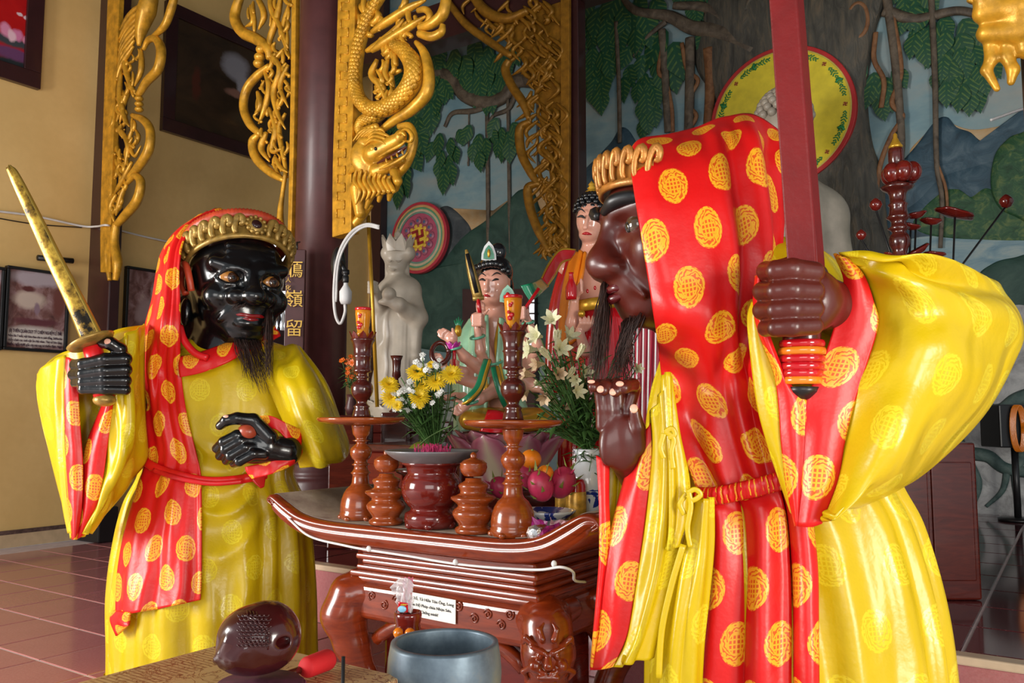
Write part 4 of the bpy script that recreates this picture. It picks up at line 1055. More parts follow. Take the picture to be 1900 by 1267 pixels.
# ================================================================== THE TWO ROBED GUARDIAN STATUES
class Robe:
    """closed robe body: rings (py, left px, right px, depth radius) around a vertical axis at distance Yc"""
    def __init__(self, rings, Yc, zfloor=.01):
        self.Yc = Yc; self.r = []
        for py, l, r, b in rings:
            p0, p1 = P(l, py, Yc), P(r, py, Yc)
            self.r.append(((p0.x + p1.x) / 2, (p1.x - p0.x) / 2, b, p0.z))
        a = self.r[-1]; self.r.append((a[0], a[1] * 1.02, a[2] * 1.02, zfloor))
        self.r = np.array(self.r)
    def at(self, z):
        k = np.argsort(self.r[:, 3]); q = self.r[k]
        return [np.interp(z, q[:, 3], q[:, i]) for i in range(3)]
    def front(self, px, py, lift=0.0):
        """distance of the robe's front surface behind this pixel, minus lift"""
        Y = self.Yc - .3
        for _ in range(6):
            w = P(px, py, Y); cx, a, b = self.at(w.z)
            s = min(.97, abs((w.x - cx) / a)); Y = self.Yc - b * math.sqrt(1 - s * s)
        return Y - lift
    def build(self, name, mat, parent, fold, nv=130, nu=160, uv=(0, 0)):
        c = catmull([tuple(q) for q in self.r[:, :3]], nv); z = catmull([(q, 0, 0) for q in self.r[:, 3]], nv)[:, 0]
        th = np.linspace(0, 2 * math.pi, nu, endpoint=False)
        T, Zi = np.meshgrid(th, np.linspace(0, 1, nv))
        f = 1 + fold(T, Zi)
        G = np.stack([c[:, 0:1] + c[:, 1:2] * np.cos(T) * f, self.Yc - c[:, 2:3] * np.sin(T) * f, np.repeat(z[:, None], nu, 1)], 2)
        U = np.stack([T * .42 + uv[0], np.repeat(z[:, None], nu, 1) + uv[1]], 2).reshape(-1, 2)
        V = G.reshape(-1, 3); F = [tuple(reversed(q)) for q in grid_faces(nv, nu, True)]
        F.append(tuple(range(nu)))
        return link(name, V, F, mat, parent, U)
def rows(front, data, lift):
    """control rows of (px, py) or (px, py, Y); missing distances come from the robe front minus lift"""
    out = []
    for r in data: out.append([(q[0], q[1], q[2] if len(q) > 2 else front(q[0], q[1], lift)) for q in r])
    return out
def dep(data, d):
    """give every column of every row its distance; d one list per row, or one list for all"""
    return [[(x, y, (d[i] if isinstance(d[0], (list, tuple)) else d)[j]) for j, (x, y) in enumerate(r)] for i, r in enumerate(data)]
def bag(name, ctrl, mat, parent, depth, nu=30, nv=50, fold=None, uv=(0, 0)):
    """cloth with a bulging back side so that a sleeve has body"""
    C = [[P(*q) for q in r] for r in ctrl]; G = surf(C, nu, nv); N = normals(G)
    if N[..., 1].mean() > 0: N = -N
    s, t = np.meshgrid(np.linspace(0, 1, nu), np.linspace(0, 1, nv))
    if fold is not None: G = G + N * fold(s, t)[..., None]
    B = G.copy(); w = np.sin(np.pi * s) ** .6 * np.sin(np.pi * np.clip(t * .95 + .02, 0, 1)) ** .6
    B[..., 1] += depth * w + .002
    n = nu * nv
    F = grid_faces(nv, nu) + [tuple(n + i for i in reversed(f)) for f in grid_faces(nv, nu)]
    edge = [j for j in range(nu)] + [i * nu + nu - 1 for i in range(1, nv)] + [(nv - 1) * nu + j for j in range(nu - 2, -1, -1)] + [i * nu for i in range(nv - 2, 0, -1)]
    for k in range(len(edge)):
        a, b = edge[k], edge[(k + 1) % len(edge)]; F.append((a, a + n, b + n, b))
    U = grid_uv(G, uv[0], uv[1]); U = np.vstack([U, U])
    return link(name, np.vstack([G.reshape(-1, 3), B.reshape(-1, 3)]), F, mat, parent, U)

class Head:
    """head frame: local x to the viewer's right of the face, y out of the face, z up; units = scale"""
    def __init__(self, c, fwd, s, roll=0.0, pitch=0.0):
        f = Vector((fwd[0], fwd[1], 0)).normalized(); r = Vector((-f.y, f.x, 0)); z = Vector((0, 0, 1))
        A = Matrix((r, f, z)).transposed() @ Matrix.Rotation(pitch, 3, 'X') @ Matrix.Rotation(roll, 3, 'Y')
        self.A, self.c, self.s = A, Vector(c), s
    def __call__(self, x, y, z): return self.c + self.A @ (Vector((x, y, z)) * self.s)
    def rot(self): return self.A.copy()
def eyeball(H, x, y, z, r, parent, look=(0, 1, 0), lid='black_skin', sclera=(.42, .17, .03), iris=(.05, .018, .008)):
    t = NT('painted_eye'); t.set(sclera, .12, coat=1.0)
    V, F = ell_mesh(H(x, y, z), (r * H.s,) * 3, 20, 14); e = link('eye', V, F, t.m, parent)
    d = (H.A @ Vector(look)).normalized()
    t = NT('painted_iris'); t.set(iris, .1, coat=1.0)
    q = d.to_track_quat('Z', 'Y').to_matrix()
    V, F = ell_mesh(H(x, y, z) + d * r * H.s * .80, (r * H.s * .52, r * H.s * .52, r * H.s * .25), 16, 8, q); link('iris', V, F, t.m, e)
    V, F = ell_mesh(H(x, y, z) + d * r * H.s * .97, (r * H.s * .24, r * H.s * .24, r * H.s * .10), 12, 6, q); link('pupil', V, F, M['black'], e)
    return e
def strands(name, starts, ends, n, r, parent, seed, sway=.02, mat='hair'):
    """hanging hair: starts / ends are polylines that the strands are spread along"""
    g = random.Random(seed); parts = []
    A = catmull(starts, 60); B = catmull(ends, 60)
    for k in range(n):
        i = g.randrange(60); j = min(59, max(0, i + g.randint(-6, 6))); a, b = Vector(A[i]), Vector(B[j])
        a += Vector((g.gauss(0, .004), g.gauss(0, .008), g.gauss(0, .004)))
        b = a.lerp(b, g.uniform(.55, 1.05)); m = a.lerp(b, .5) + Vector((g.gauss(0, sway), g.gauss(0, sway), 0)); b += Vector((g.gauss(0, sway), g.gauss(0, sway), 0))
        parts.append(tube(catmull([a, m, b], 9), np.linspace(1, .35, 9) * r * g.uniform(.6, 1.3), 4))
    V, F = cat_mesh(parts); o = link(name, V, F, M[mat], parent); o['kind'] = 'stuff'; return o
def crown(H, parent, mat, rx, ry, z0, hgt, tilt, n=18, medal=True, flare=.06, arc=math.pi, fat=1.0):
    """tiara: a tilted ring band, a row of scrolls standing on it, a ridged roll behind"""
    T = Matrix.Rotation(tilt, 3, 'X')
    def q(a, r, z): v = T @ Vector((math.sin(a) * rx * r, math.cos(a) * ry * r, z)); return H(v.x, v.y, v.z + z0)
    seg = 72; V, F = [], []
    prof = [(1.0, -.02), (1.05, -.015), (1.06, .02), (1.03, .03), (1.03 + flare * .5, hgt * .6), (1.0 + flare, hgt * .75), (.98, hgt * .7), (.97, 0)]
    for r, z in prof:
        for k in range(seg): V.append(q(arc * (2 * k / (seg - 1) - 1), r, z))
    m = len(prof)
    for i in range(m):
        for k in range(seg - 1): F.append((i * seg + k, i * seg + k + 1, ((i + 1) % m) * seg + k + 1, ((i + 1) % m) * seg + k))
    c = link('crown', V, F, M[mat], parent)
    for k in range(n):
        a = min(2.0, arc) * (2 * k / (n - 1) - 1)
        if medal and abs(a) < .2: continue
        W = [q(a + da, 1.05 + rr, z) for da, rr, z in ((-.05, .0, .02), (-.07, .03, hgt * .35), (-.04, .06, hgt * .75), (.03, .08, hgt * 1.0), (.08, .08, hgt * .85), (.07, .07, hgt * .6), (.03, .07, hgt * .62))]
        V, F = tube(catmull(W, 18), np.interp(np.linspace(0, 1, 18), [0, .4, .7, 1], [.022, .036, .034, .026]) * H.s * fat, 8, up=tuple(q(a, 2, 0) - q(a, 1, 0))); link('crown_scroll', V, F, M[mat], c)
    if medal:
        Mx = (H.A @ T @ Matrix.Rotation(-math.pi / 2, 3, 'X'))
        V, F = ell_mesh(q(0, 1.08, hgt * .55), (.085 * H.s, .085 * H.s, .04 * H.s), 20, 8, Mx); link('medallion', V, F, M[mat], c)
        V, F = ell_mesh(q(0, 1.13, hgt * .55), (.05 * H.s, .05 * H.s, .03 * H.s), 16, 8, Mx); link('stone', V, F, plain('dark_crown_stone', (.03, .008, .008), .15), c)
        for k in range(12):
            b = k * math.pi / 6; w = q(0, 1.12, hgt * .55) + Mx @ Vector((math.cos(b) * .085 * H.s, math.sin(b) * .085 * H.s, 0))
            V, F = ell_mesh(w, (.02 * H.s,) * 3, 8, 6); link('crown_bead', V, F, M[mat], c)
    return c, q

# ------------------------------------------------------------------ black-faced statue
YL = 4.40
RL = Robe([(628, 335, 480, .15), (645, 290, 535, .24), (675, 262, 565, .30), (730, 250, 585, .33), (800, 255, 575, .35), (870, 266, 542, .33), (930, 240, 560, .36), (1000, 225, 571, .40), (1100, 214, 578, .44), (1200, 215, 580, .46), (1267, 214, 583, .47)], YL)
sl = root('guardian_statue', 'black-faced guardian statue in yellow silk robe raising a golden sword', 'statue', (RL.r[-1][0], YL, 0))
def pleats(T, Z, seed, n, amp, z0):
    """irregular hanging folds: ridges and grooves of uneven width, each drifting as it falls"""
    g = random.Random(seed); f = np.zeros_like(T); hang = np.clip((Z - z0) / .3, 0, 1)
    for k in range(n):
        t0 = 2 * math.pi * (k + g.uniform(-.4, .4)) / n; d = np.angle(np.exp(1j * (T - t0 - g.uniform(-.35, .35) * (Z - .5)))); w = g.uniform(.035, .12)
        f += g.choice((-1.3, 1, 1)) * g.uniform(.4, 1) * np.exp(-(d / w) ** 2) * np.clip((Z - z0 - g.uniform(0, .15)) / .25, 0, 1)
    return amp * f
def foldL(T, Z):
    f = pleats(T, Z, 3, 34, .062, .28)
    x = (T - 1.22) / .42; win = np.exp(-x ** 4) * np.clip((Z - .36) / .06, 0, 1) * np.clip((.80 - Z) / .25, 0, 1)
    f = f * (1 - .9 * win) + .085 * win * (.6 - np.abs(np.sin(34 * np.clip(Z - .36, 0, 1) ** .8 + 2.4 * x * x - .4 * x)) ** .8)
    up = np.clip((.36 - Z) / .1, 0, 1) * np.clip(Z / .08, 0, 1)
    return f + .014 * up * np.sin(T * 9 + 14 * Z)
RL.build('robe', M['yellow_silk'], sl, foldL)
# skirt panel seam at the left
HL = Head(P(440, 536, 4.30), (.58, -.81), .56, roll=.03)
S = Sculpt()
E_ = lambda x, y, z, r, k=.03, op='add', rot=True: S.ell(HL(x, y, z), [q * HL.s for q in r], k, HL.rot() if rot else None, op)
C_ = lambda a, b, ra, rb=None, k=.03, op='add': S.cap(HL(*a), HL(*b), ra * HL.s, (ra if rb is None else rb) * HL.s, k, op)
E_(0, -.02, .12, (.42, .46, .46)); E_(0, .08, -.22, (.35, .33, .34), .06); E_(0, .27, -.43, (.17, .13, .13), .05)
C_((-.30, .31, .16), (-.08, .40, .10), .065, .07, .03); C_((.30, .31, .16), (.08, .40, .10), .065, .07, .03)       # knitted brows
for k in range(3): C_((-.2, .37 - k * .015, .22 + k * .055), (.2, .37 - k * .015, .22 + k * .055), .022, .022, .02)    # forehead furrows
for s in (-1, 1):
    E_(s * .185, .43, .035, (.112, .10, .070), .012, 'sub')
    for a, b in ((.070, .022), (-.064, .018)):
        w = [HL(s * .085, .385, .03 + a * .1), HL(s * .15, .415, .035 + a), HL(s * .22, .395, .035 + a), HL(s * .295, .325, .03)]; S.chain(w, [b * HL.s * .7, b * HL.s, b * HL.s, b * HL.s * .7], .008)
    E_(s * .25, .28, -.13, (.13, .12, .12), .04)
    E_(s * .125, .415, -.135, (.095, .09, .075), .02)
    E_(s * .06, .505, -.19, (.03, .03, .02), .008, 'sub')
    C_((s * .12, .40, -.20), (s * .24, .32, -.34), .022, .014, .02)                                                 # cheek fold
    C_((s * .09, .385, -.085), (s * .27, .33, -.07), .022, .018, .02)                                               # lower lid bag
C_((0, .41, .08), (0, .50, -.11), .055, .075, .03); E_(0, .51, -.13, (.105, .088, .08), .02)                      # nose
E_(0, .33, -.27, (.19, .12, .12), .04); C_((-.10, .40, -.225), (.10, .40, -.225), .035, .035, .02); E_(0, .395, -.365, (.12, .06, .04), .02)
S.chain([HL(0, -.1, -.35), HL(-.06, -.06, -.62), HL(-.06, -.10, -.86)], [.30 * HL.s, .29 * HL.s, .24 * HL.s], .05)
C_((-.16, .10, -.42), (-.10, .06, -.75), .05, .05, .03); C_((.14, .12, -.45), (.10, .08, -.75), .05, .05, .03)     # neck cords
E_(-.10, -.22, -.30, (.30, .26, .36), .05); E_(-.44, -.02, -.26, (.05, .075, .13), .03)                                                                        # long earlobe
S.ell(P(350, 600, 4.36), (.10, .14, .17), .05)
S.build('head', M['black_skin'], sl, .0065)
for s in (-1, 1): eyeball(HL, s * .185, .305, .035, .100, sl, (.25, 1, -.02))
V, F = cat_mesh([tube(catmull([HL(-.20, .355, -.30), HL(-.09, .425, -.29), HL(0, .437, -.296), HL(.09, .425, -.29), HL(.20, .355, -.30)], 24), np.array([.008, .020, .022, .020, .008]) * HL.s, 8), tube(catmull([HL(-.19, .36, -.306), HL(0, .437, -.328), HL(.19, .36, -.306)], 24), np.array([.008, .024, .008]) * HL.s, 8)])
link('lips', V, F, M['lip'], sl)
ear = [HL(-.43, .09, -.08), HL(-.455, .10, .02), HL(-.475, .06, .13), HL(-.48, -.03, .17), HL(-.48, -.09, .10), HL(-.47, -.06, -.02), HL(-.45, -.01, -.10)]
V, F = tube(catmull(ear, 30), .032 * HL.s, 8); eo = link('ear', V, F, M['orange_red'], sl)
V, F = ell_mesh(HL(-.445, .0, .03), (.03 * HL.s, .07 * HL.s, .11 * HL.s), 14, 10, HL.rot()); link('ear_hollow', V, F, M['black_skin'], eo)
strands('beard', [HL(-.10, .35, -.50), HL(0, .40, -.52), HL(.12, .36, -.50)], [P(452, 690, 4.02), P(485, 728, 4.0), P(505, 700, 4.02)], 150, .0018, sl, 1, .012)
strands('moustache', [HL(.14, .44, -.22), HL(.19, .40, -.25)], [P(492, 690, 4.02), P(503, 700, 4.02)], 60, .0018, sl, 2, .008)
strands('moustache', [HL(-.12, .45, -.21), HL(-.06, .47, -.21)], [HL(-.18, .42, -.26), HL(-.14, .43, -.27)], 26, .002, sl, 3, .004)
cr, cq = crown(HL, sl, 'crown_gold', .445, .475, .22, .17, math.radians(24), 20)
W = [cq(-2.0 + 4.0 * k / 59, .97, .245) for k in range(60)]
rr = [(.055 + .009 * (k % 2)) * HL.s for k in range(118)]
W = catmull(W, 118); V, F = tube(W, rr, 8); link('ridged_roll', V, F, M['orange_red'], cr)
V, F = ell_mesh(HL(0, -.06, .26), (.40 * HL.s, .42 * HL.s, .32 * HL.s), 24, 14, HL.rot()); link('hair', V, F, M['hair_black'], sl)
V, F = tube(catmull([P(333, 605, 4.05), P(342, 632, 4.04), P(362, 655, 4.03), P(385, 664, 4.02)], 20), .018, 8); link('inner_collar', V, F, M['red_plain'], sl)
# red scarf from the crown down the shoulder to the skirt
fr = RL.front
sash = rows(fr, [[(370, 400, 4.42), (386, 393, 4.40), (402, 389, 4.38), (416, 389, 4.36), (432, 393, 4.34)], [(326, 432, 4.36), (338, 422, 4.31), (352, 414, 4.27), (367, 407, 4.24), (384, 404, 4.22)], [(302, 468, 4.28), (311, 460, 4.20), (321, 453, 4.15), (332, 447, 4.12), (345, 440, 4.10)],
                 [(292, 505, 4.22), (301, 503, 4.12), (311, 500, 4.07), (322, 497, 4.05), (334, 492, 4.05)], [(283, 555, 4.20), (294, 555, 4.08), (307, 555, 4.02), (320, 555, 4.01), (334, 552, 4.02)], [(266, 615, 4.18), (283, 615, 4.05), (300, 615, 3.99), (317, 615, 3.98), (334, 612, 4.0)],
                 [(254, 685, 4.22), (275, 685, 4.06), (295, 686), (315, 686), (335, 686)], [(258, 760), (280, 762), (302, 764), (324, 766), (346, 768)], [(268, 825), (292, 832), (316, 836), (341, 840), (364, 842)], [(268, 868), (290, 872), (315, 876), (342, 880), (373, 884)],
                 [(256, 905), (281, 908), (309, 912), (341, 914), (374, 916)], [(230, 990), (262, 992), (299, 994), (337, 996), (374, 998)], [(215, 1070), (250, 1073), (292, 1076), (335, 1078), (373, 1080)], [(211, 1140), (243, 1138), (286, 1131), (330, 1122), (371, 1113)]], .03)
def foldS(s, t):
    low = np.clip((t - .66) / .1, 0, 1)
    return .008 * np.sin(s * 14 + 3 * t) * np.sin(np.pi * s) + low * .012 * np.sin(s * 13 + 2 * np.sin(4 * t)) + .004 * np.sin(s * 31 + 9 * t)
cloth('scarf', sash, M['red_silk'], sl, 44, 150, foldS, .008, (.03, .06), 0.5)
cloth('scarf_corner', rows(fr, [[(211, 1132), (226, 1134), (243, 1136)], [(205, 1150), (222, 1152), (240, 1156)], [(216, 1180), (228, 1170), (239, 1160)]], .05), M['red_silk'], sl, 12, 12, None, .008, (.1, .07))
band = rows(fr, [[(334, 662), (370, 654), (405, 642), (440, 628), (475, 614), (508, 598)], [(334, 681), (372, 673), (413, 658), (446, 642), (479, 628), (514, 610)], [(334, 700), (376, 691), (422, 673), (452, 656), (484, 642), (520, 624)]], .055)
cloth('chest_band', band, M['red_silk'], sl, 50, 14, lambda s, t: .012 * np.sin(np.pi * t), .008, (.02, .10))
# raised sleeve
bk = dep([[(72, 690), (110, 656), (160, 642), (215, 612), (272, 602)], [(69, 722), (115, 725), (165, 725), (215, 715), (270, 700)], [(80, 790), (120, 790), (165, 790), (215, 790), (270, 780)], [(98, 860), (125, 862), (165, 865), (210, 868), (266, 850)], [(118, 930), (135, 935), (160, 938), (192, 935), (236, 908)], [(134, 996), (138, 1000), (145, 998), (155, 992), (166, 985)]], [4.0, 4.02, 4.04, 4.08, 4.2])
cloth('sleeve_back', bk, M['yellow_silk'], sl, 40, 60, lambda s, t: .01 * np.sin(s * 16 + 3 * t), .008)
cloth('sleeve_front', dep([[(70, 694), (92, 671), (122, 659)], [(71, 745), (95, 748), (120, 745)], [(90, 830), (106, 830), (121, 830)], [(112, 918), (119, 918), (126, 912)], [(131, 986), (132, 988), (133, 990)]], [4.0, 3.90, 3.86]), M['yellow_silk'], sl, 20, 50, lambda s, t: .012 * np.sin(s * 9 + 4 * t) * np.sin(np.pi * s), .008)
cloth('sleeve_trim', dep([[(122, 662), (130, 664), (140, 668)], [(117, 720), (130, 722), (145, 724)], [(119, 800), (134, 800), (150, 800)], [(122, 870), (137, 868), (154, 862)], [(127, 940), (139, 940), (152, 938)], [(135, 1001), (138, 1001), (142, 1001)]], [3.87, 3.845, 3.86]), M['red_silk'], sl, 16, 50, None, .008, (.01, .03))
cloth('sleeve_trim', dep([[(206, 718), (209, 718), (213, 718)], [(180, 775), (193, 775), (206, 775)], [(158, 832), (178, 832), (199, 832)], [(150, 880), (170, 885), (191, 888)], [(146, 940), (161, 945), (177, 945)], [(140, 1001), (146, 998), (154, 993)]], [3.90, 3.86, 3.88]), M['red_silk'], sl, 16, 50, None, .008, (.07, .09))
cloth('sleeve_front', dep([[(222, 636), (240, 618), (268, 600)], [(210, 715), (236, 690), (266, 668)], [(204, 775), (236, 780), (272, 772)], [(198, 832), (234, 842), (272, 842)], [(190, 888), (216, 892), (254, 878)], [(176, 945), (196, 937), (224, 916)], [(153, 993), (160, 988), (169, 983)]], [3.89, 3.86, 4.08]), M['yellow_silk'], sl, 26, 60, lambda s, t: .016 * np.sin(s * 10 + 7 * t) * np.sin(np.pi * s) + .006 * np.sin(22 * s - 14 * t), .008, (.05, 0))
# far sleeve with the bent arm
slv = dep([[(470, 650), (512, 640), (548, 643), (570, 662)], [(492, 705), (532, 700), (575, 700), (606, 712)], [(515, 760), (552, 762), (594, 768), (630, 778)], [(535, 805), (570, 810), (610, 815), (645, 822)], [(548, 840), (580, 848), (614, 850), (645, 842)], [(556, 868), (583, 867), (612, 863), (636, 856)]], [[4.34, 4.28, 4.28, 4.40], [4.16, 3.97, 3.99, 4.28], [4.10, 3.92, 3.94, 4.22], [4.06, 3.90, 3.93, 4.20], [4.02, 3.90, 3.93, 4.18], [4.0, 3.92, 3.95, 4.12]])
bag('sleeve', slv, M['yellow_silk'], sl, .30, 36, 50, lambda s, t: .014 * np.sin(s * 12 - 4 * t) * np.sin(np.pi * s))
cloth('cuff', dep([[(462, 774), (500, 771), (530, 784), (559, 797)], [(470, 780), (505, 782), (530, 800), (559, 818)], [(478, 786), (512, 797), (532, 815), (557, 838)]], [3.86, 3.84, 3.86, 3.92]), M['red_silk'], sl, 30, 12, None, .008, (.03, .06))
cloth('cuff', dep([[(556, 826), (535, 842), (500, 856), (455, 866)], [(560, 838), (542, 853), (505, 868), (458, 876)], [(552, 856), (535, 866), (508, 878), (468, 888)]], [3.92, 3.86, 3.83, 3.85]), M['red_silk'], sl, 30, 12, None, .008, (.06, .03))
cloth('sleeve_lining', dep([[(470, 790), (505, 800), (550, 826)], [(480, 830), (515, 835), (552, 838)], [(490, 862), (520, 858), (550, 848)]], [3.95, 3.93, 3.97]), M['yellow_silk'], sl, 16, 14, None, .008)
V, F = tube(catmull([P(x, y, fr(x, y, .055)) for x, y in ((258, 842), (275, 860), (305, 874), (340, 884), (372, 891), (402, 893), (440, 890), (470, 885), (494, 880))], 60), .022, 10, flat=(1, .5), up=(0, -1, 0)); link('belt', V, F, M['red_silk'], sl, np.column_stack([np.arange(len(V)) * .0015, np.zeros(len(V))]))
V, F = tube(catmull([P(x, y, fr(x, y, .07)) for x, y in ((285, 872), (320, 884), (360, 893), (400, 897), (450, 893))], 40), .012, 8, flat=(1, .6)); link('belt', V, F, M['red_plain'], sl)
cloth('belt_tail', rows(fr, [[(462, 884), (478, 882), (494, 880)], [(472, 896), (482, 894), (492, 890)], [(484, 906), (487, 905), (490, 903)]], .06), M['red_plain'], sl, 8, 8)
# hands
def hand(points, mat, parent, Yref, h=.0045, name='hand'):
    """points: (kind, [(px, py, Y)...], [radius px...], blend)"""
    k = Yref / FPX; S = Sculpt()
    for kind, pts, rad, bl in points:
        if kind == 'ell': S.ell(P(*pts[0]), [q * k for q in rad], bl)
        elif kind == 'sub': S.cap(P(*pts[0]), P(*pts[1]), rad[0] * k, rad[1] * k, bl, 'sub')
        else: S.chain([P(*q) for q in pts], [q * k for q in rad], bl)
    return S.build(name, mat, parent, h)
def nail(px, py, Y, rx, rz, parent, d=(0, -1, .2)):
    k = Y / FPX; q = Vector(d).to_track_quat('Z', 'Y').to_matrix()
    V, F = ell_mesh(P(px, py, Y), (rx * k, rz * k, 3.2 * k), 12, 8, q); return link('fingernail', V, F, M['nail'], parent)
fist = [('ell', [(196, 692, 3.86)], [36, 30, 36], .02), ('c', [(205, 690, 3.90), (228, 740, 4.02), (260, 760, 4.2)], [30, 30, 34], .03)]
for i, (y0, y1, y2, x1, r) in enumerate(((660, 667, 676, 140, 12.5), (680, 688, 694, 137, 12.5), (700, 706, 709, 141, 11.5), (717, 722, 722, 152, 10))):
    fist.append(('c', [(228, y0, 3.88), (232, y0 + 6, 3.80), (195, y1, 3.765), (155, y2, 3.775), (x1, y2 + 1, 3.82), (150, y2, 3.88)], [r, r, r, r * .95, r * .85, r * .7], .004))
fist += [('c', [(226, 672, 3.86), (222, 648, 3.80), (205, 637, 3.775), (190, 636, 3.78)], [14, 13, 12, 10], .006)]
hl = hand(fist, M['black_skin'], sl, 3.8); nail(200, 633, 3.752, 7, 6.5, hl, (0, -1, .5))
hb = [('ell', [(470, 826, 3.84)], [46, 26, 34], .02), ('c', [(500, 830, 3.86), (530, 836, 3.9)], [28, 30], .03)]
for (x0, y0), (x1, y1), (x2, y2), r in (((440, 808), (415, 820), (402, 832), 10), ((446, 818), (418, 834), (408, 846), 10), ((455, 830), (428, 846), (420, 855), 9.5), ((470, 842), (444, 856), (434, 860), 9)):
    hb.append(('c', [(x0 + 20, y0, 3.80), (x0, y0, 3.775), (x1, y1, 3.765), (x2, y2, 3.80)], [r * 1.1, r * 1.1, r, r * .85], .005))
hb += [('c', [(500, 812, 3.82), (470, 780, 3.80), (440, 776, 3.775), (420, 780, 3.77), (408, 790, 3.78)], [16, 13, 11, 10, 8], .008)]
hl2 = hand(hb, M['black_skin'], sl, 3.8); nail(419, 773, 3.755, 6, 4, hl2, (-.2, -1, .8))
V, F = ell_mesh(P(460, 801, 3.80), (.046, .046, .040), 20, 12); V = [Vector(q) for q in V]
tag(link('ball', V, F, plain('ribbed_orange_ball', (.33, .05, .02), .3, bump=.5, bscale=25)), 'reddish ribbed ball held in the black hand', 'ball')
# golden sword
sw = root('sword', 'golden sword with blackened mottled blade held up by the black hand', 'sword', P(168, 652, 3.79))
t = NT('blackened_gold_blade'); n = t.noise(9, 5, .7); t.set(t.ramp(n, [(.42, (.012, .008, .004)), (.52, (.30, .17, .02)), (.62, (.60, .38, .05))]), .25, .6); t.bump(n, .4, .006); M['blade'] = t.m
LE = catmull([(13, 314, 0), (22, 340, 0), (50, 405, 0), (85, 485, 0), (120, 560, 0), (150, 632, 0)], 40); RE = catmull([(20, 306, 0), (36, 322, 0), (75, 395, 0), (118, 480, 0), (158, 555, 0), (192, 622, 0)], 40)
V = []; F = []
for (a, b) in zip(LE, RE):
    l, r = P(a[0], a[1], 3.74), P(b[0], b[1], 3.74); m = (l + r) / 2; w = (r - l)
    V += [l, l + w * .14 + Vector((0, -.014, 0)), m + Vector((0, -.007, 0)), l + w * .86 + Vector((0, -.014, 0)), r, l + w * .7 + Vector((0, .014, 0)), l + w * .3 + Vector((0, .014, 0))]
for i in range(39):
    for k in range(7): F.append((i * 7 + k, (i + 1) * 7 + k, (i + 1) * 7 + (k + 1) % 7, i * 7 + (k + 1) % 7))
F += [tuple(range(7)), tuple(reversed([39 * 7 + k for k in range(7)]))]
fm = [1 if k in (0, 3) else 0 for i in range(39) for k in range(7)] + [0, 0]
link('blade', V, F, None, sw, mats=[M['blade'], plain('gold_blade_edge', (.62, .42, .08), .25, .6)], fmat=fm)
ax_ = (P(172, 628, 3.74) - P(100, 470, 3.74)).normalized(); q_ = ax_.to_track_quat('Z', 'Y').to_matrix()
V, F = lathe([(.0, -.012), (.085, -.008), (.105, 0), (.095, .014), (.04, .022), (.0, .024)], (0, 0, 0), 28); V = [P(168, 632, 3.765) + q_ @ Vector((v[0] * 1.0, v[1], v[2])) for v in V]; link('guard', V, F, M['crown_gold'], sw)
V, F = tube([P(170, 640, 3.78), P(178, 668, 3.80), P(192, 735, 3.80)], .042, 14, up=(1, 0, 0)); link('grip', V, F, M['red_plain'], sw)
V, F = ell_mesh(P(194, 742, 3.80), (.05, .05, .03)); link('pommel', V, F, M['crown_gold'], sw)

# ------------------------------------------------------------------ dark brown stooping statue
YR = 2.75
RR = Robe([(455, 1345, 1480, .14), (490, 1300, 1535, .24), (560, 1255, 1590, .31), (650, 1232, 1620, .35), (720, 1212, 1640, .37), (800, 1203, 1640, .37), (880, 1207, 1650, .36), (960, 1208, 1690, .38), (1100, 1208, 1725, .42), (1267, 1203, 1742, .45)], YR)
sr = root('guardian_statue', 'dark brown stooping guardian statue hooded in red brocade silk', 'statue', (RR.r[-1][0], YR, 0))
def foldR(T, Z):
    deep = np.exp(-((T - .72 - .25 * (Z - .5)) / .05) ** 2) + np.exp(-((T - 1.02 + .15 * (Z - .6)) / .05) ** 2) + np.exp(-((T - .42 - .3 * (Z - .5)) / .06) ** 2)
    return pleats(T, Z, 8, 30, .058, .22) - .05 * deep * np.clip((Z - .38) / .1, 0, 1)
RR.build('robe', M['yellow_silk'], sr, foldR, 140, 200, (.1, .03))
HR = Head(P(1238, 440, 2.56), (-.97, -.24), .48, pitch=math.radians(0))
S = Sculpt()
E_ = lambda x, y, z, r, k=.03, op='add': S.ell(HR(x, y, z), [q * HR.s for q in r], k, HR.rot(), op)
C_ = lambda a, b, ra, rb=None, k=.03, op='add': S.cap(HR(*a), HR(*b), ra * HR.s, (ra if rb is None else rb) * HR.s, k, op)
E_(0, -.02, .14, (.38, .42, .42)); E_(0, .06, -.22, (.33, .31, .36), .06); E_(0, .20, -.46, (.16, .12, .12), .05)
for s in (-1, 1):
    C_((s * .30, .26, .15), (s * .07, .37, .13), .06, .075, .03)
    E_(s * .19, .40, .03, (.10, .085, .055), .012, 'sub')
    E_(s * .25, .22, -.13, (.14, .13, .14), .04)
    E_(s * .105, .40, -.235, (.075, .085, .06), .02)
    E_(s * .07, .47, -.30, (.03, .035, .02), .008, 'sub')
    C_((s * .13, .36, -.27), (s * .22, .26, -.42), .020, .014, .02)
    C_((s * .10, .35, -.06), (s * .27, .28, -.06), .02, .018, .02)
    C_((s * .08, .36, .085), (s * .30, .27, .09), .022, .02, .012)                                                   # heavy upper lid
C_((0, .385, .08), (0, .43, -.12), .05, .075, .03); E_(0, .455, -.195, (.105, .10, .10), .03)                       # long drooping nose
E_(0, .30, -.33, (.16, .09, .10), .04)
S.chain([HR(0, -.1, -.35), HR(.0, -.28, -.70)], [.27 * HR.s, .24 * HR.s], .05)
E_(-.40, -.03, .0, (.05, .10, .2), .03); E_(.40, -.03, .0, (.05, .10, .2), .03)
S.build('head', M['brown_skin'], sr, .0062)
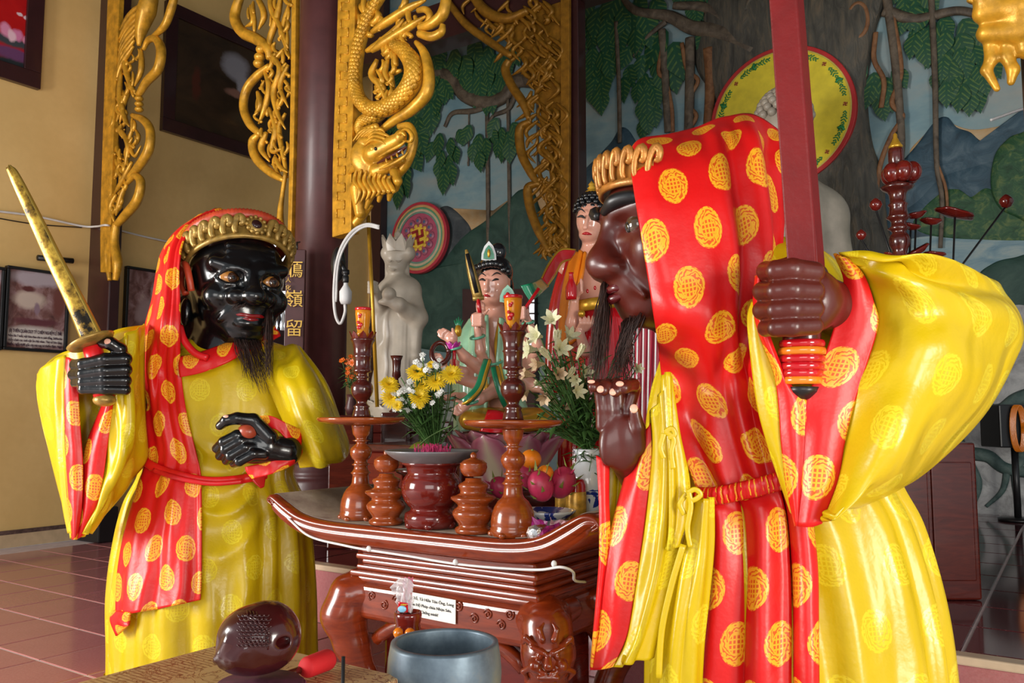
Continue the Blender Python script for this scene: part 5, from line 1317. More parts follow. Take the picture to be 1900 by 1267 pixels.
for s in (-1, 1): eyeball(HR, s * .185, .275, .02, .082, sr, (-s * .1, 1, -.25), sclera=(.07, .035, .012), iris=(.012, .008, .005))
for s in (-1, 1):
    V, F = tube(catmull([HR(s * .05, .455, .12), HR(s * .16, .43, .165), HR(s * .27, .35, .175), HR(s * .36, .25, .14)], 20), np.array([.025, .05, .045, .015]) * HR.s, 8); link('eyebrow', V, F, M['black'], sr)
V, F = cat_mesh([tube(catmull([HR(-.14, .30, -.375), HR(-.07, .375, -.355), HR(0, .395, -.36), HR(.07, .375, -.355), HR(.14, .30, -.375)], 20), np.array([.008, .028, .03, .028, .008]) * HR.s, 8), tube(catmull([HR(-.13, .30, -.385), HR(0, .385, -.42), HR(.13, .30, -.385)], 20), np.array([.008, .035, .008]) * HR.s, 8)])
link('lips', V, F, M['dark_lip'], sr)
strands('beard', [HR(-.16, .24, -.55), HR(-.05, .29, -.56), HR(.1, .30, -.55), HR(.16, .24, -.54)], [P(1180, 705, 2.42), P(1150, 715, 2.45), P(1120, 712, 2.5)], 200, .0013, sr, 5, .010)
strands('moustache', [HR(-.13, .36, -.32), HR(-.08, .40, -.31), HR(-.03, .42, -.31)], [P(1120, 708, 2.40), P(1105, 714, 2.42), P(1090, 705, 2.45)], 230, .0013, sr, 6, .008)
cr2, cq2 = crown(HR, sr, 'crown_gold_warm', .39, .425, .24, .20, math.radians(6), 11, medal=False, arc=.98, fat=.72)
V, F = ell_mesh(HR(0, .08, .36), (.26 * HR.s, .27 * HR.s, .22 * HR.s), 24, 14, HR.rot()); link('red_cap', V, F, M['orange_red'], sr)
fr = RR.front
hood = [[(1168, 288, 2.66), (1192, 260, 2.66), (1245, 246, 2.68), (1300, 238, 2.72), (1345, 216, 2.74), (1390, 212, 2.78), (1440, 242, 2.84)],
        [(1171, 312, 2.44), (1210, 292, 2.42), (1260, 282, 2.44), (1310, 274, 2.48), (1355, 256, 2.50), (1400, 256, 2.56), (1447, 288, 2.72)],
        [(1180, 370, 2.36), (1220, 362, 2.33), (1270, 356, 2.34), (1320, 350, 2.38), (1365, 346, 2.42), (1410, 346, 2.48), (1450, 358, 2.66)],
        [(1192, 440, 2.33), (1230, 440, 2.30), (1280, 440, 2.31), (1330, 440, 2.34), (1375, 438, 2.38), (1415, 432, 2.44), (1455, 428, 2.58)],
        [(1205, 515, 2.33), (1245, 518, 2.29), (1290, 518, 2.30), (1335, 516, 2.32), (1375, 510, 2.36), (1408, 500, 2.42), (1450, 482, 2.50)],
        [(1218, 592, 2.36), (1255, 596, 2.30), (1295, 600, 2.30), (1335, 600, 2.31), (1370, 595, 2.34), (1396, 582, 2.40), (1412, 562, 2.46)],
        [(1230, 680), (1262, 690), (1300, 700), (1335, 700), (1370, 695), (1397, 682), (1412, 662)], [(1243, 762), (1275, 772), (1310, 780), (1345, 785), (1380, 780), (1410, 770), (1432, 758)],
        [(1276, 850), (1305, 860), (1335, 868), (1367, 870), (1400, 868), (1430, 862), (1458, 850)], [(1300, 912), (1325, 914), (1350, 912), (1378, 908), (1405, 904), (1432, 898), (1462, 890)]]
def foldH(s, t):
    m = np.clip((s - .45) / .3, 0, 1)
    return .022 * m * np.sin(s * 26 - 3 * t) * np.clip(t / .12, 0, 1) * np.clip((1.05 - t) / .3, 0, 1) + .006 * np.sin(s * 15 + 2 * t) + .010 * np.clip((t - .65) / .2, 0, 1) * np.sin(s * 18 - 5 * t)
cloth('hood', rows(fr, hood, .035), M['red_silk'], sr, 70, 130, foldH, .008, (.05, .02), 0.0)
low = [[(1312, 918), (1345, 915), (1380, 912), (1420, 905), (1455, 898), (1486, 896)], [(1326, 960), (1358, 960), (1395, 958), (1435, 955), (1470, 955), (1504, 955)], [(1326, 1050), (1362, 1050), (1400, 1050), (1440, 1050), (1478, 1050), (1515, 1050)], [(1316, 1150), (1356, 1150), (1398, 1150), (1440, 1150), (1480, 1150), (1517, 1150)], [(1304, 1267), (1350, 1267), (1395, 1267), (1440, 1267), (1480, 1267), (1518, 1267)], [(1296, 1400), (1346, 1400), (1393, 1400), (1440, 1400), (1482, 1400), (1520, 1400)]]
cloth('skirt_panel', rows(fr, low, .04), M['red_silk'], sr, 60, 90, lambda s, t: .020 * np.sin(s * 15 + .6) * np.clip(t / .15, 0.25, 1) - .03 * np.exp(-((s - .76) / .03) ** 2) - .02 * np.exp(-((s - .30) / .03) ** 2), .008, (.08, .04), 0.4)
V, F = tube(catmull([P(x, y, fr(x, y, .075)) for x, y in ((1290, 920), (1325, 920), (1365, 913), (1405, 904), (1440, 894), (1475, 884))], 50), .026, 10, flat=(1, .5)); link('belt', V, F, M['red_silk'], sr, [(k * .0012, .045 * math.sin(k)) for k in range(len(V))])
# near sleeve: brocade trims, lining, wide yellow fall
cloth('sleeve_trim', dep([[(1403, 512), (1408, 510), (1414, 508)], [(1399, 560), (1407, 565), (1416, 568)], [(1407, 612), (1418, 620), (1430, 630)], [(1437, 690), (1450, 700), (1464, 710)], [(1446, 760), (1470, 755), (1496, 746)], [(1450, 820), (1472, 820), (1494, 815)], [(1460, 900), (1474, 895), (1489, 887)], [(1476, 976), (1479, 976), (1483, 975)]], [2.235, 2.21, 2.215]), M['red_silk'], sr, 16, 60, None, .007, (.09, .02))
cloth('sleeve_lining', dep([[(1396, 560), (1402, 560), (1409, 558)], [(1388, 590), (1400, 600), (1412, 612)], [(1392, 650), (1415, 668), (1440, 688)], [(1405, 750), (1428, 755), (1450, 760)], [(1425, 825), (1440, 825), (1453, 822)], [(1445, 885), (1454, 888), (1462, 895)], [(1468, 950), (1472, 955), (1476, 968)]], [2.27, 2.245, 2.24]), M['yellow_silk'], sr, 16, 60, None, .007)
RT = [[(1548, 470), (1560, 475), (1574, 480)], [(1566, 515), (1585, 514), (1602, 511)], [(1563, 560), (1592, 560), (1620, 560)], [(1549, 603), (1590, 605), (1629, 602)], [(1529, 663), (1570, 668), (1608, 676)], [(1496, 745), (1542, 748), (1584, 752)], [(1492, 820), (1528, 822), (1566, 824)], [(1487, 890), (1520, 890), (1554, 890)], [(1478, 976), (1500, 978), (1524, 971)]]
cloth('sleeve_trim', dep(RT, [2.215, 2.185, 2.185]), M['red_silk'], sr, 24, 70, lambda s, t: .006 * np.sin(9 * t) * np.sin(np.pi * s), .007, (.04, .09))
SLV = [[(1556, 468), (1612, 464), (1672, 476), (1732, 487), (1792, 498), (1842, 520)], [(1602, 508), (1652, 500), (1706, 514), (1766, 524), (1826, 540), (1877, 562)], [(1626, 570), (1676, 575), (1731, 584), (1787, 590), (1847, 600), (1898, 620)], [(1620, 640), (1669, 650), (1722, 660), (1777, 665), (1832, 672), (1883, 676)],
       [(1594, 722), (1642, 735), (1691, 745), (1742, 752), (1792, 757), (1836, 757)], [(1568, 815), (1608, 830), (1649, 840), (1691, 843), (1732, 842), (1772, 830)], [(1551, 895), (1580, 907), (1611, 912), (1642, 910), (1669, 904), (1697, 893)], [(1524, 969), (1536, 966), (1551, 961), (1569, 953), (1592, 943), (1619, 927)]]
def foldSl(s, t):
    ray = np.sin(30 * t ** .7 * (1 - .35 * s)) * np.exp(-t * 3.2)
    return .030 * ray * np.clip(s * 5, 0, 1) * np.clip((1.15 - s) * 2, 0, 1) + .014 * np.sin(9 * t + 5 * s) * np.sin(np.pi * s) + .007 * np.sin(17 * t - 8 * s) * np.sin(np.pi * s) + .010 * np.exp(-((t - .55 + .4 * s) / .08) ** 2)
bag('sleeve', dep(SLV, [2.19, 2.12, 2.09, 2.13, 2.22, 2.38]), M['yellow_silk'], sr, .36, 80, 90, foldSl, (.05, .08))
# raised forearm sleeve on the other side
cloth('sleeve_trim', dep([[(1107, 845), (1118, 850), (1130, 850)], [(1112, 923), (1120, 923), (1129, 922)], [(1113, 1000), (1121, 1000), (1131, 998)], [(1112, 1050), (1117, 1055), (1124, 1067)], [(1105, 1140), (1108, 1145), (1113, 1150)], [(1096, 1241), (1098, 1242), (1100, 1243)]], [2.46, 2.45, 2.46]), M['red_silk'], sr, 12, 60, None, .007, (.05, .02))
cloth('sleeve_trim', dep([[(1186, 820), (1198, 800), (1207, 785)], [(1166, 868), (1188, 862), (1209, 850)], [(1148, 928), (1174, 938), (1199, 947)], [(1130, 1005), (1158, 1022), (1186, 1043)], [(1118, 1091), (1142, 1105), (1174, 1120)], [(1110, 1170), (1134, 1182), (1163, 1180)], [(1097, 1243), (1116, 1242), (1138, 1237)]], [2.46, 2.41, 2.40]), M['red_silk'], sr, 22, 70, None, .007, (.07, .03))
cloth('sleeve_lining', dep([[(1110, 850), (1150, 850), (1195, 840)], [(1115, 930), (1145, 930), (1180, 930)], [(1118, 1010), (1135, 1010), (1160, 1010)], [(1112, 1100), (1122, 1100), (1135, 1100)]], [2.53, 2.56, 2.53]), M['yellow_silk'], sr, 16, 30, lambda s, t: .012 * np.sin(s * 22), .007)
bag('sleeve', dep([[(1207, 775), (1222, 735), (1238, 690)], [(1210, 835), (1230, 832), (1256, 820)], [(1200, 945), (1228, 948), (1266, 935)], [(1186, 1043), (1220, 1052), (1258, 1042)], [(1164, 1178), (1192, 1177), (1228, 1155)], [(1138, 1238), (1172, 1233), (1214, 1220)]], [2.40, 2.34, 2.37]), M['yellow_silk'], sr, .14, 30, 60, lambda s, t: .016 * np.sin(s * 12 + 3 * t) * np.sin(np.pi * s), (.02, .03))
# gathered inner tunic with its tied ribbons
bag('tunic_fold', dep([[(1228, 700), (1238, 690), (1248, 700)], [(1222, 800), (1244, 800), (1262, 800)], [(1222, 880), (1248, 885), (1280, 890)], [(1224, 960), (1250, 975), (1278, 955)], [(1234, 1010), (1246, 1022), (1262, 1008)]], [2.36, 2.30, 2.33]), M['yellow_silk'], sr, .08, 26, 40, lambda s, t: .012 * np.sin(s * 14 + 2 * t) * np.sin(np.pi * s), (.1, .02))
bag('tunic_fold', dep([[(1290, 925), (1306, 925), (1326, 922)], [(1270, 1000), (1296, 1010), (1326, 1010)], [(1250, 1080), (1282, 1090), (1318, 1100)], [(1232, 1180), (1268, 1190), (1308, 1190)], [(1220, 1290), (1256, 1300), (1302, 1300)]], [2.36, 2.29, 2.33]), M['yellow_silk'], sr, .08, 30, 50, lambda s, t: .012 * np.sin(s * 13 - 3 * t) * np.sin(np.pi * s), (.12, .06))
def ribbon(pts, w, Y, name='ribbon'):
    W = catmull([P(a, b, Y) for a, b in pts], 30); V, F = tube(W, w * Y / FPX, 8, flat=(1, .25), up=(0, -1, 0)); return link(name, V, F, M['yellow_silk'], sr, [(0, 0)] * len(V))
ribbon([(1278, 912), (1282, 940), (1276, 980), (1281, 1015)], 5, 2.26); ribbon([(1274, 915), (1262, 935), (1270, 955)], 5, 2.27); ribbon([(1275, 914), (1290, 908), (1300, 918), (1285, 928), (1276, 918)], 5, 2.26)
ribbon([(1268, 1010), (1245, 1090), (1228, 1170), (1222, 1258)], 6, 2.26); ribbon([(1234, 800), (1250, 815), (1246, 840), (1250, 870)], 5, 2.27); ribbon([(1232, 804), (1226, 830), (1232, 850)], 5, 2.27); ribbon([(1233, 802), (1246, 795), (1252, 806), (1240, 812)], 5, 2.27)
# hands
fs_ = [('ell', [(1508, 556, 2.17)], [50, 40, 62], .02), ('c', [(1520, 560, 2.22), (1590, 590, 2.34), (1640, 600, 2.5)], [52, 55, 60], .03)]
for y0, y1, r, x in ((505, 500, 19, 1422), (540, 538, 19, 1415), (573, 573, 18, 1414), (604, 606, 16.5, 1422)):
    fs_.append(('c', [(1510, y0, 2.11), (1470, y1, 2.09), (1440, y1 + 2, 2.105), (x, y1 + 3, 2.16), (x + 12, y1 + 4, 2.24), (x + 50, y1 + 4, 2.27)], [r * 1.05, r * 1.1, r, r * .95, r * .9, r * .8], .006))
fs_.append(('c', [(1515, 510, 2.24), (1470, 492, 2.29), (1432, 497, 2.29)], [22, 18, 14], .01))
hand(fs_, M['brown_skin'], sr, 2.15, .0045)
YH = 2.44
pl = [('ell', [(1154, 812, YH)], [40, 24, 54], .02), ('ell', [(1172, 815, YH - .025)], [20, 14, 40], .02), ('ell', [(1128, 830, YH - .015)], [16, 12, 34], .02), ('c', [(1160, 850, YH + .02), (1190, 900, YH + .12)], [30, 34], .03)]
for x0, xk, xt, yt, r in ((1118, 1112, 1100, 716, 9.5), (1132, 1128, 1120, 722, 10.5), (1148, 1146, 1142, 724, 11), (1166, 1176, 1158, 718, 11)):
    pl.append(('c', [(x0, 790, YH), (x0 - 1, 760, YH - .005), (xk, 722, YH - .01), (xk - 2, 714, YH - .035), (xt + 3, 717, YH - .065), (xt, yt + 2, YH - .075)], [r * 1.35, r * 1.2, r * 1.12, r * 1.12, r * 1.1, r], .005))
pl.append(('c', [(1186, 830, YH - .02), (1184, 795, YH - .04), (1178, 765, YH - .05)], [16, 13, 10.5], .008))
hr2 = hand(pl, M['brown_skin'], sr, 2.42, .004)
for x, y, a, b in ((1097, 708, 6.5, 3.5), (1114, 722, 6.5, 6.5), (1137, 727, 6.5, 6.5), (1150, 712, 7, 5), (1176, 758, 7, 8)): nail(x, y, YH - (.087 if y < 740 else .070), a * 1.1, b * 1.1, hr2, (-.15, -1, .25))
# the upright lacquered sword
sd_ = root('wooden_sword', 'tall red lacquered timber sword gripped upright by the dark brown fist', 'sword', P(1490, 735, 2.25))
top, bot = P(1428, -420, 2.22), P(1498, 520, 2.22); axd = (bot - top).normalized()
sdv = axd.cross(Vector((0, 1, 0))).normalized(); fw = sdv.cross(axd).normalized()
def bar(p, w, d, rot):
    a = sdv * math.cos(rot) + fw * math.sin(rot); b = fw * math.cos(rot) - sdv * math.sin(rot)
    return [p + a * w * sx_ + b * d * sy_ for sx_, sy_ in ((-1, -1), (1, -1), (1, 1), (-1, 1))]
V = []; F = []; nb_ = 12
for i in range(nb_): V += bar(top.lerp(bot, i / (nb_ - 1)), .036 + .004 * i / nb_, .036 + .004 * i / nb_, .95)
for i in range(nb_ - 1):
    for k in range(4): F.append((i * 4 + k, i * 4 + (k + 1) % 4, (i + 1) * 4 + (k + 1) % 4, (i + 1) * 4 + k))
F += [(0, 1, 2, 3), tuple((nb_ - 1) * 4 + k for k in (3, 2, 1, 0))]
modbevel(link('blade', V, F, M['staff_red'], sd_, smooth=False), .006)
hp = [P(1497, 500, 2.22), P(1488, 615, 2.225), P(1487, 700, 2.225)]
V, F = tube(catmull(hp, 20), .050, 16, up=(1, 0, 0)); link('grip', V, F, M['wood_dark'], sd_)
for k, (y, r, m) in enumerate(((638, 42, 'red_gloss'), (652, 44, 'orange'), (666, 43, 'red_gloss'), (680, 42, 'red_gloss'), (693, 40, 'red_gloss'), (706, 38, 'orange'))):
    c = P(1488 - (y - 638) * .02, y, 2.225)
    V, F = lathe([(r * .8, -7.5), (r * .97, -6), (r, 0), (r * .97, 6), (r * .8, 7.5)], (0, 0, 0), 28); s_ = 2.2 / FPX; V = [c + Vector(v) * s_ for v in V]; link('grip_ring', V, F, M[m], sd_)
V, F = lathe([(0, -22), (14, -18), (26, -6), (30, 4), (0, 6)], (0, 0, 0), 24); V = [P(1489, 722, 2.225) + Vector(v) * (2.2 / FPX) for v in V]; link('pommel', V, F, M['black'], sd_)
# ================================================================== ALTAR TABLE
UF, UB, ZT = 2.50, 3.22, .855
at = root('altar_table', 'polished red-brown altar table with upturned ends and carved lion knees', 'table', R((UF + UB) / 2, 2.15, 0))
path = catmull([(2.955, .905, 0), (2.985, .920, 0), (2.985, .945, 0), (2.955, .950, 0), (2.89, .920, 0), (2.78, .876, 0), (2.62, .857, 0), (2.3, .855, 0), (1.95, .855, 0), (1.72, .858, 0), (1.58, .880, 0), (1.47, .935, 0), (1.40, .968, 0), (1.35, .962, 0), (1.33, .930, 0), (1.36, .910, 0)], 110)
sec = [(.030, 0), (.0, 0), (-.012, -.012), (-.010, -.022), (.004, -.028), (-.004, -.038), (-.006, -.052), (.010, -.060), (.006, -.072), (.030, -.088)]
V = []; F = []; npth = len(path); ns = len(sec) * 2
for i, (v, z, _) in enumerate(path):
    t = np.gradient(path, axis=0)[i]; l = math.hypot(t[0], t[1]); nv_, nz_ = -t[1] / l, t[0] / l     # normal
    if nz_ > 0 and 12 < i < npth - 20: nv_, nz_ = -nv_, -nz_
    s = min(1, .30 + .70 * min(i, npth - 1 - i) / 30)
    # downwards normal: path runs towards -v, so the under side lies to its left
    nv_, nz_ = t[1] / l, -t[0] / l
    nv_, nz_ = -nv_, -nz_
    if 30 < i < npth - 40 and nz_ < 0: pass
    ring = [(UF + a, b) for a, b in sec] + [(UB - a, b) for a, b in reversed(sec)]
    for a, b in ring: V.append(R(a, v + nv_ * b * s, z + nz_ * b * s))
for i in range(npth - 1):
    for k in range(ns): F.append((i * ns + k, i * ns + (k + 1) % ns, (i + 1) * ns + (k + 1) % ns, (i + 1) * ns + k))
F += [tuple(range(ns)), tuple((npth - 1) * ns + k for k in reversed(range(ns)))]
# make sure the board hangs below its path
mid = npth // 2
if V[mid * ns + 5].z > V[mid * ns].z:
    V = [Vector(q) for q in V]
    for i, (v, z, _) in enumerate(path):
        c = R(0, v, z)
        for k in range(ns):
            q = V[i * ns + k]; u_, v_2 = UV2(q.x, q.y); V[i * ns + k] = R(u_, 2 * v - v_2, 2 * z - q.z)
link('table_top', V, F, M['wood'], at)
t = NT('dusty_table_surface'); n = t.noise(7, 6, .7); t.set(t.ramp(n, [(.3, (.09, .055, .04)), (.6, (.17, .125, .09)), (.8, (.24, .19, .14))]), .38); M['dust'] = t.m
V = []; F = []
for i in range(14, npth - 18):
    v, z, _ = path[i]; V += [R(UF + .028, v, z + .0025), R(UB - .028, v, z + .0025)]
for i in range(len(V) // 2 - 1): F.append((2 * i, 2 * i + 1, 2 * i + 3, 2 * i + 2))
solid(link('dusty_surface', V, F, M['dust'], at), .002)
for z0, z1, o in ((.735, .772, .012), (.712, .737, .028), (.690, .714, .010), (.668, .692, .026), (.645, .670, .045), (.622, .648, .030)):
    V, F = box_r(2.575 - o, 3.15 + o, 1.64 - o, 2.47 + o, z0, z1); modbevel(link('moulding', V, F, M['wood'], at, smooth=False), .010, 3)
V, F = box_r(2.535, 3.16, 1.60, 2.52, .475, .625); modbevel(link('apron', V, F, M['wood'], at, smooth=False), .03, 4)
for lu, lv, du, dv in ((2.60, 2.50, -1, 1), (2.60, 1.62, -1, -1), (3.12, 2.50, 1, 1), (3.12, 1.62, 1, -1)):
    S = Sculpt(); q = lambda o, z: R(lu + du * o, lv + dv * o, z)
    S.chain([q(.0, .60), q(.035, .56), q(.055, .48), q(.03, .36), q(-.01, .22), q(-.015, .10), q(.015, .045)], [.065, .085, .090, .070, .050, .045, .045], .03)
    S.ell(q(.03, .035), (.075, .075, .045), .02)
    S.chain([q(.0, .57), R(lu + du * .02, lv - dv * .16, .585)], [.07, .035], .04).chain([q(.0, .57), R(lu - du * .16, lv + dv * .02, .585)], [.07, .045], .04)
    S.build('leg', M['wood'], at, .009)
# arched inner panels
for a, b in ((R(2.60, 2.42, 0), R(2.60, 1.70, 0)), (R(3.06, 1.64, 0), R(2.68, 1.64, 0))):
    W = [a.lerp(b, k / 20) + Vector((0, 0, .49 - .10 * abs(2 * k / 20 - 1) ** 3)) for k in range(21)]
    V, F = tube(W, .028, 8); link('apron_arch', V, F, M['wood'], at)
V, F = box_r(2.66, 3.06, 1.68, 2.44, .06, .52); modbevel(link('inner_panel', V, F, M['wood_deep'], at, smooth=False), .02)
# carved lion mask on the near knee
LC = R(2.60 - .055, 1.62 - .055, .475); ld = Vector((-R(1, 1, 0).x, -R(1, 1, 0).y, 0)).normalized(); ld = (Vector((0, 0, 0)) - Vector((LC.x, LC.y, 0))).normalized(); lr_ = Vector((-ld.y, ld.x, 0)); 
LQ = lambda x, y, z: LC + lr_ * x + ld * (y + .055) + Vector((0, 0, z))
S = Sculpt(); S.ell(LQ(0, -.01, 0), (.075, .05, .085), .015)
for s in (-1, 1):
    S.cap(LQ(s * .015, .045, .03), LQ(s * .055, .03, .045), .010, .008, .008).ell(LQ(s * .03, .04, .018), .012, .004).ell(LQ(s * .045, .03, -.015), .022, .012).cap(LQ(s * .01, .048, -.035), LQ(s * .05, .03, -.028), .007, .006, .005)
    S.chain([LQ(s * .05, .02, .05), LQ(s * .075, .01, .07), LQ(s * .085, .0, .05)], [.012, .011, .006], .006).chain([LQ(s * .06, .0, -.03), LQ(s * .085, -.02, -.05), LQ(s * .07, -.02, -.075)], [.012, .010, .005], .006)
    S.chain([LQ(s * .02, .03, .07), LQ(s * .03, .02, .10), LQ(s * .015, .01, .12)], [.012, .009, .004], .006)
S.cap(LQ(0, .045, .02), LQ(0, .058, -.008), .010, .016, .008).cap(LQ(-.03, .045, -.05), LQ(.03, .045, -.05), .010, .010, .006).ell(LQ(0, .03, -.07), (.03, .02, .02), .01)
S.build('lion_mask', M['wood'], at, .0045)
g = random.Random(8)
for px, py in ((690, 1105), (712, 1122), (850, 1125), (880, 1148), (905, 1140), (930, 1160), (660, 1110), (735, 1112), (945, 1140)):
    c = PU(px, py, 2.533); s = .02
    W = [c + R(0, (s * (1 - k / 26)) * math.cos(k * .45 + px), (s * (1 - k / 26)) * math.sin(k * .45 + px)) for k in range(24)] 
    V, F = tube(W, .0035, 5); link('carved_scroll', V, F, M['wood'], at)
# cable clipped under the edge
cp = [PU(x, y, 2.49 if x < 1010 else 2.47) for x, y in ((535, 962), (575, 995), (640, 1012), (682, 1020), (760, 1032), (845, 1046), (930, 1054), (1000, 1057), (1040, 1052))] + [R(2.52, 1.45, .77), R(2.62, 1.50, .72), R(2.75, 1.53, .69)]
cable('table_cable', cp, .005, 'thin white cable clipped beneath the altar table edge', n=80)
for x, y, w in ((684, 1018, 'near the end beside the black-faced statue'), (845, 1043, 'straight above the prayer card'), (1028, 1046, 'above the carved lion knee')):
    c = PU(x, y, 2.483); V, F = ell_mesh(c, (.010, .008, .012), 8, 6); tag(link('cable_clip', V, F, M['white']), 'small white cable clip on the altar table ' + w, 'clip', 'cable clips under the altar table')
# prayer card
M['paper'] = plain('laminated_white_card', (.80, .79, .72), .25); M['print'] = plain('black_print', (.03, .03, .035), .6)
uC = 2.530
a, b = PU(752, 1096, uC), PU(846, 1113, uC); d = PU(846, 1158, uC)
cax = (b - a).normalized(); cay = Vector((0, 0, 1)); cw, chh = (b - a).length, (b - d).length
oc = b - cax * cw * .5 - cay * chh * .5; cn = cax.cross(cay)
if cn.dot(R(1, 0, 0)) > 0: cn = -cn
pc_ = root('prayer_card', 'white laminated card with three lines of Vietnamese text on the table apron', 'sign', oc - cay * chh / 2)
V = [oc + cax * cw * x + cay * chh * y + cn * z for x in (-.5, .5) for y in (-.5, .5) for z in (0, .003)]
link('card', V, [(0, 1, 3, 2), (4, 6, 7, 5), (0, 4, 5, 1), (2, 3, 7, 6), (0, 2, 6, 4), (1, 5, 7, 3)], M['paper'], pc_, smooth=False)
for k, (s, wf) in enumerate((('Phật Tổ, Tả Hữu Tôn Ông, Long', .94), ('Thần Hộ Pháp chùa Nhạn Sơn.', .86), ('Chứng minh!', .34))):
    put_text('text_line', s, .0155, oc + cay * chh * (.27 - k * .27) + cn * .0045, cax, cay, M['print'], pc_, .0005, cw * wf)

# ================================================================== THINGS ON THE TABLE
def turned(prof, y0, k): return [(max(.0, r * k), (y0 - y) * k) for y, r in prof]
STAND = [(1265, 95), (1262, 112), (1245, 118), (1225, 122), (1218, 116), (1205, 118), (1180, 117), (1150, 112), (1115, 100), (1085, 82), (1066, 60), (1050, 52), (1010, 48), (1000, 50), (992, 60), (984, 50), (965, 40), (950, 40), (942, 54), (935, 40), (918, 38), (908, 52), (885, 63), (865, 66), (845, 60), (828, 42), (818, 28), (806, 30), (800, 54), (794, 30), (780, 36), (762, 50), (735, 54), (716, 58), (708, 60)]
STAND2 = [(662, 58), (645, 54), (625, 50), (605, 42), (595, 50), (588, 40), (575, 30), (560, 34), (548, 44), (530, 58), (508, 66), (488, 68), (468, 64), (450, 52), (440, 32), (428, 30), (420, 46), (413, 32), (395, 30), (388, 54), (382, 58), (372, 50), (330, 50), (302, 52), (294, 58), (286, 52), (250, 54), (222, 60), (208, 66), (198, 72), (190, 74), (184, 62), (176, 40)]
GP = {}
def candle_stand(px, py, Y, label, k=.000716):
    c = PZ(px, py, ZT + .004); c = P(px, py, Y); c.z = ZT + .004
    o = root('candle_stand', label, 'candlestick', c, 'turned wooden candle stands')
    V, F = lathe(turned(STAND, 1265, k), c, 36); link('lower_stem', V, F, M['wood_orange'], o)
    V, F = lathe([(.0, 0), (190 * k, .004), (255 * k, .016), (265 * k, .026), (262 * k, .034), (240 * k, .032), (0, .028)], c + Vector((0, 0, (1265 - 708) * k)), 48); link('drip_dish', V, F, M['wood_orange'], o)
    V, F = lathe(turned(STAND2, 1265, k), c, 36); link('upper_stem', V, F, M['wood_dark'], o)
    for j in range(8):
        a = j * math.pi / 4 + .2; W = []
        for s, t_ in ((-1, 0), (0, 0), (1, 0), (-.6, .6), (0, .65), (.6, .6), (0, 1), (0, 1), (0, 1)):
            r = (62 + 18 * t_) * k; b = a + s * .40; W.append(c + Vector((r * math.cos(b), r * math.sin(b), (1265 - 190 + 48 * t_) * k)))
        solid(link('crown_petal', W, [(0, 1, 4, 3), (1, 2, 5, 4), (3, 4, 6), (4, 5, 6)], M['wood_deep'], o, smooth=False), .004)
    for j in range(6):
        a = j * math.pi / 3; V, F = ell_mesh(c + Vector((112 * k * math.cos(a), 112 * k * math.sin(a), .010)), (.016, .016, .012), 8, 6); link('foot', V, F, M['wood_orange'], o)
    return c, k
t = NT('amber_glass'); t.set((.95, .42, .03), .08, trans=.55, ior=1.3); M['amber'] = t.m
def glass_cup(c, k, label):
    z0 = (1265 - 176) * k; b = c + Vector((0, 0, z0))
    o = root('glass_candle_cup', label, 'candle', b, 'amber glass candle cups')
    V, F = lathe([(.0, 0.002), (.026, .002), (.030, .012), (.024, .022), (.029, .05), (.034, .10), (.035, .128), (.032, .128), (.030, .10), (.024, .05), (0, .03)], b, 24); link('glass', V, F, M['amber'], o)
    V, F = lathe([(.0345, .116), (.0365, .118), (.0365, .127), (.0345, .129)], b, 24); link('rim_band', V, F, M['red_gloss'], o)
    g = random.Random(3)
    for (dx, z, r) in ((-.012, .040, .010), (-.004, .052, .009), (-.016, .062, .007), (-.010, .088, .008), (-.004, .095, .006)):
        V, F = ell_mesh(b + Vector((dx, -.029 - z * .03, z)), (r, .004, r), 8, 6); link('printed_flower', V, F, M['red_gloss'], o)
    V, F = lathe([(0, .03), (.022, .03), (.026, .075), (0, .076)], b, 16); link('wax', V, F, M['orange'], o)
c1, k1 = candle_stand(668, 952, 3.62, 'turned wooden candle stand with round dish beside the white marble statue'); glass_cup(c1, k1, 'amber glass candle cup on the stand beside the marble statue')
c2, k2 = candle_stand(952, 990, 3.12, 'turned wooden candle stand with round dish before the many-armed figure', .00070); glass_cup(c2, k2, 'amber glass candle cup on the stand before the many-armed figure')
URN = [(1245, 70), (1243, 92), (1228, 98), (1218, 94), (1208, 76), (1195, 80), (1175, 96), (1150, 110), (1135, 110), (1120, 98), (1110, 82), (1098, 82), (1084, 100), (1068, 120), (1058, 118), (1050, 90), (1040, 70), (1025, 70), (1012, 76), (1002, 80), (992, 76), (984, 60), (974, 44), (962, 42), (950, 50), (930, 66), (905, 73), (890, 70), (885, 72), (880, 66), (868, 52), (860, 30), (855, 14), (845, 18), (836, 16), (828, 8), (824, 0)]
for px, py, Y, lab in ((716, 962, 3.45, 'lidded turned wooden urn beside the tall left incense burner rim'), (878, 980, 3.20, 'lidded turned wooden urn between incense burner and near candle stand')):
    c = P(px, py, Y); c.z = ZT + .004
    lab = 'lidded turned wooden urn next to the candle stand by the marble statue' if px < 800 else 'lidded turned wooden urn next to the candle stand before the many-armed figure'
    o = root('wooden_urn', lab, 'urn', c, 'lidded wooden urns'); V, F = lathe(turned(URN[:24], 1245, .00072), c, 32); link('body', V, F, M['wood_orange'], o)
    V, F = lathe(turned(URN[24:], 1245, .00072), c, 32); link('lid', V, F, M['wood_orange'], o)
c = P(800, 968, 3.36); c.z = ZT + .004; k = .00076
bn = root('incense_burner', 'round glossy red wooden incense burner with a wide grey ash dish', 'incense burner', c)
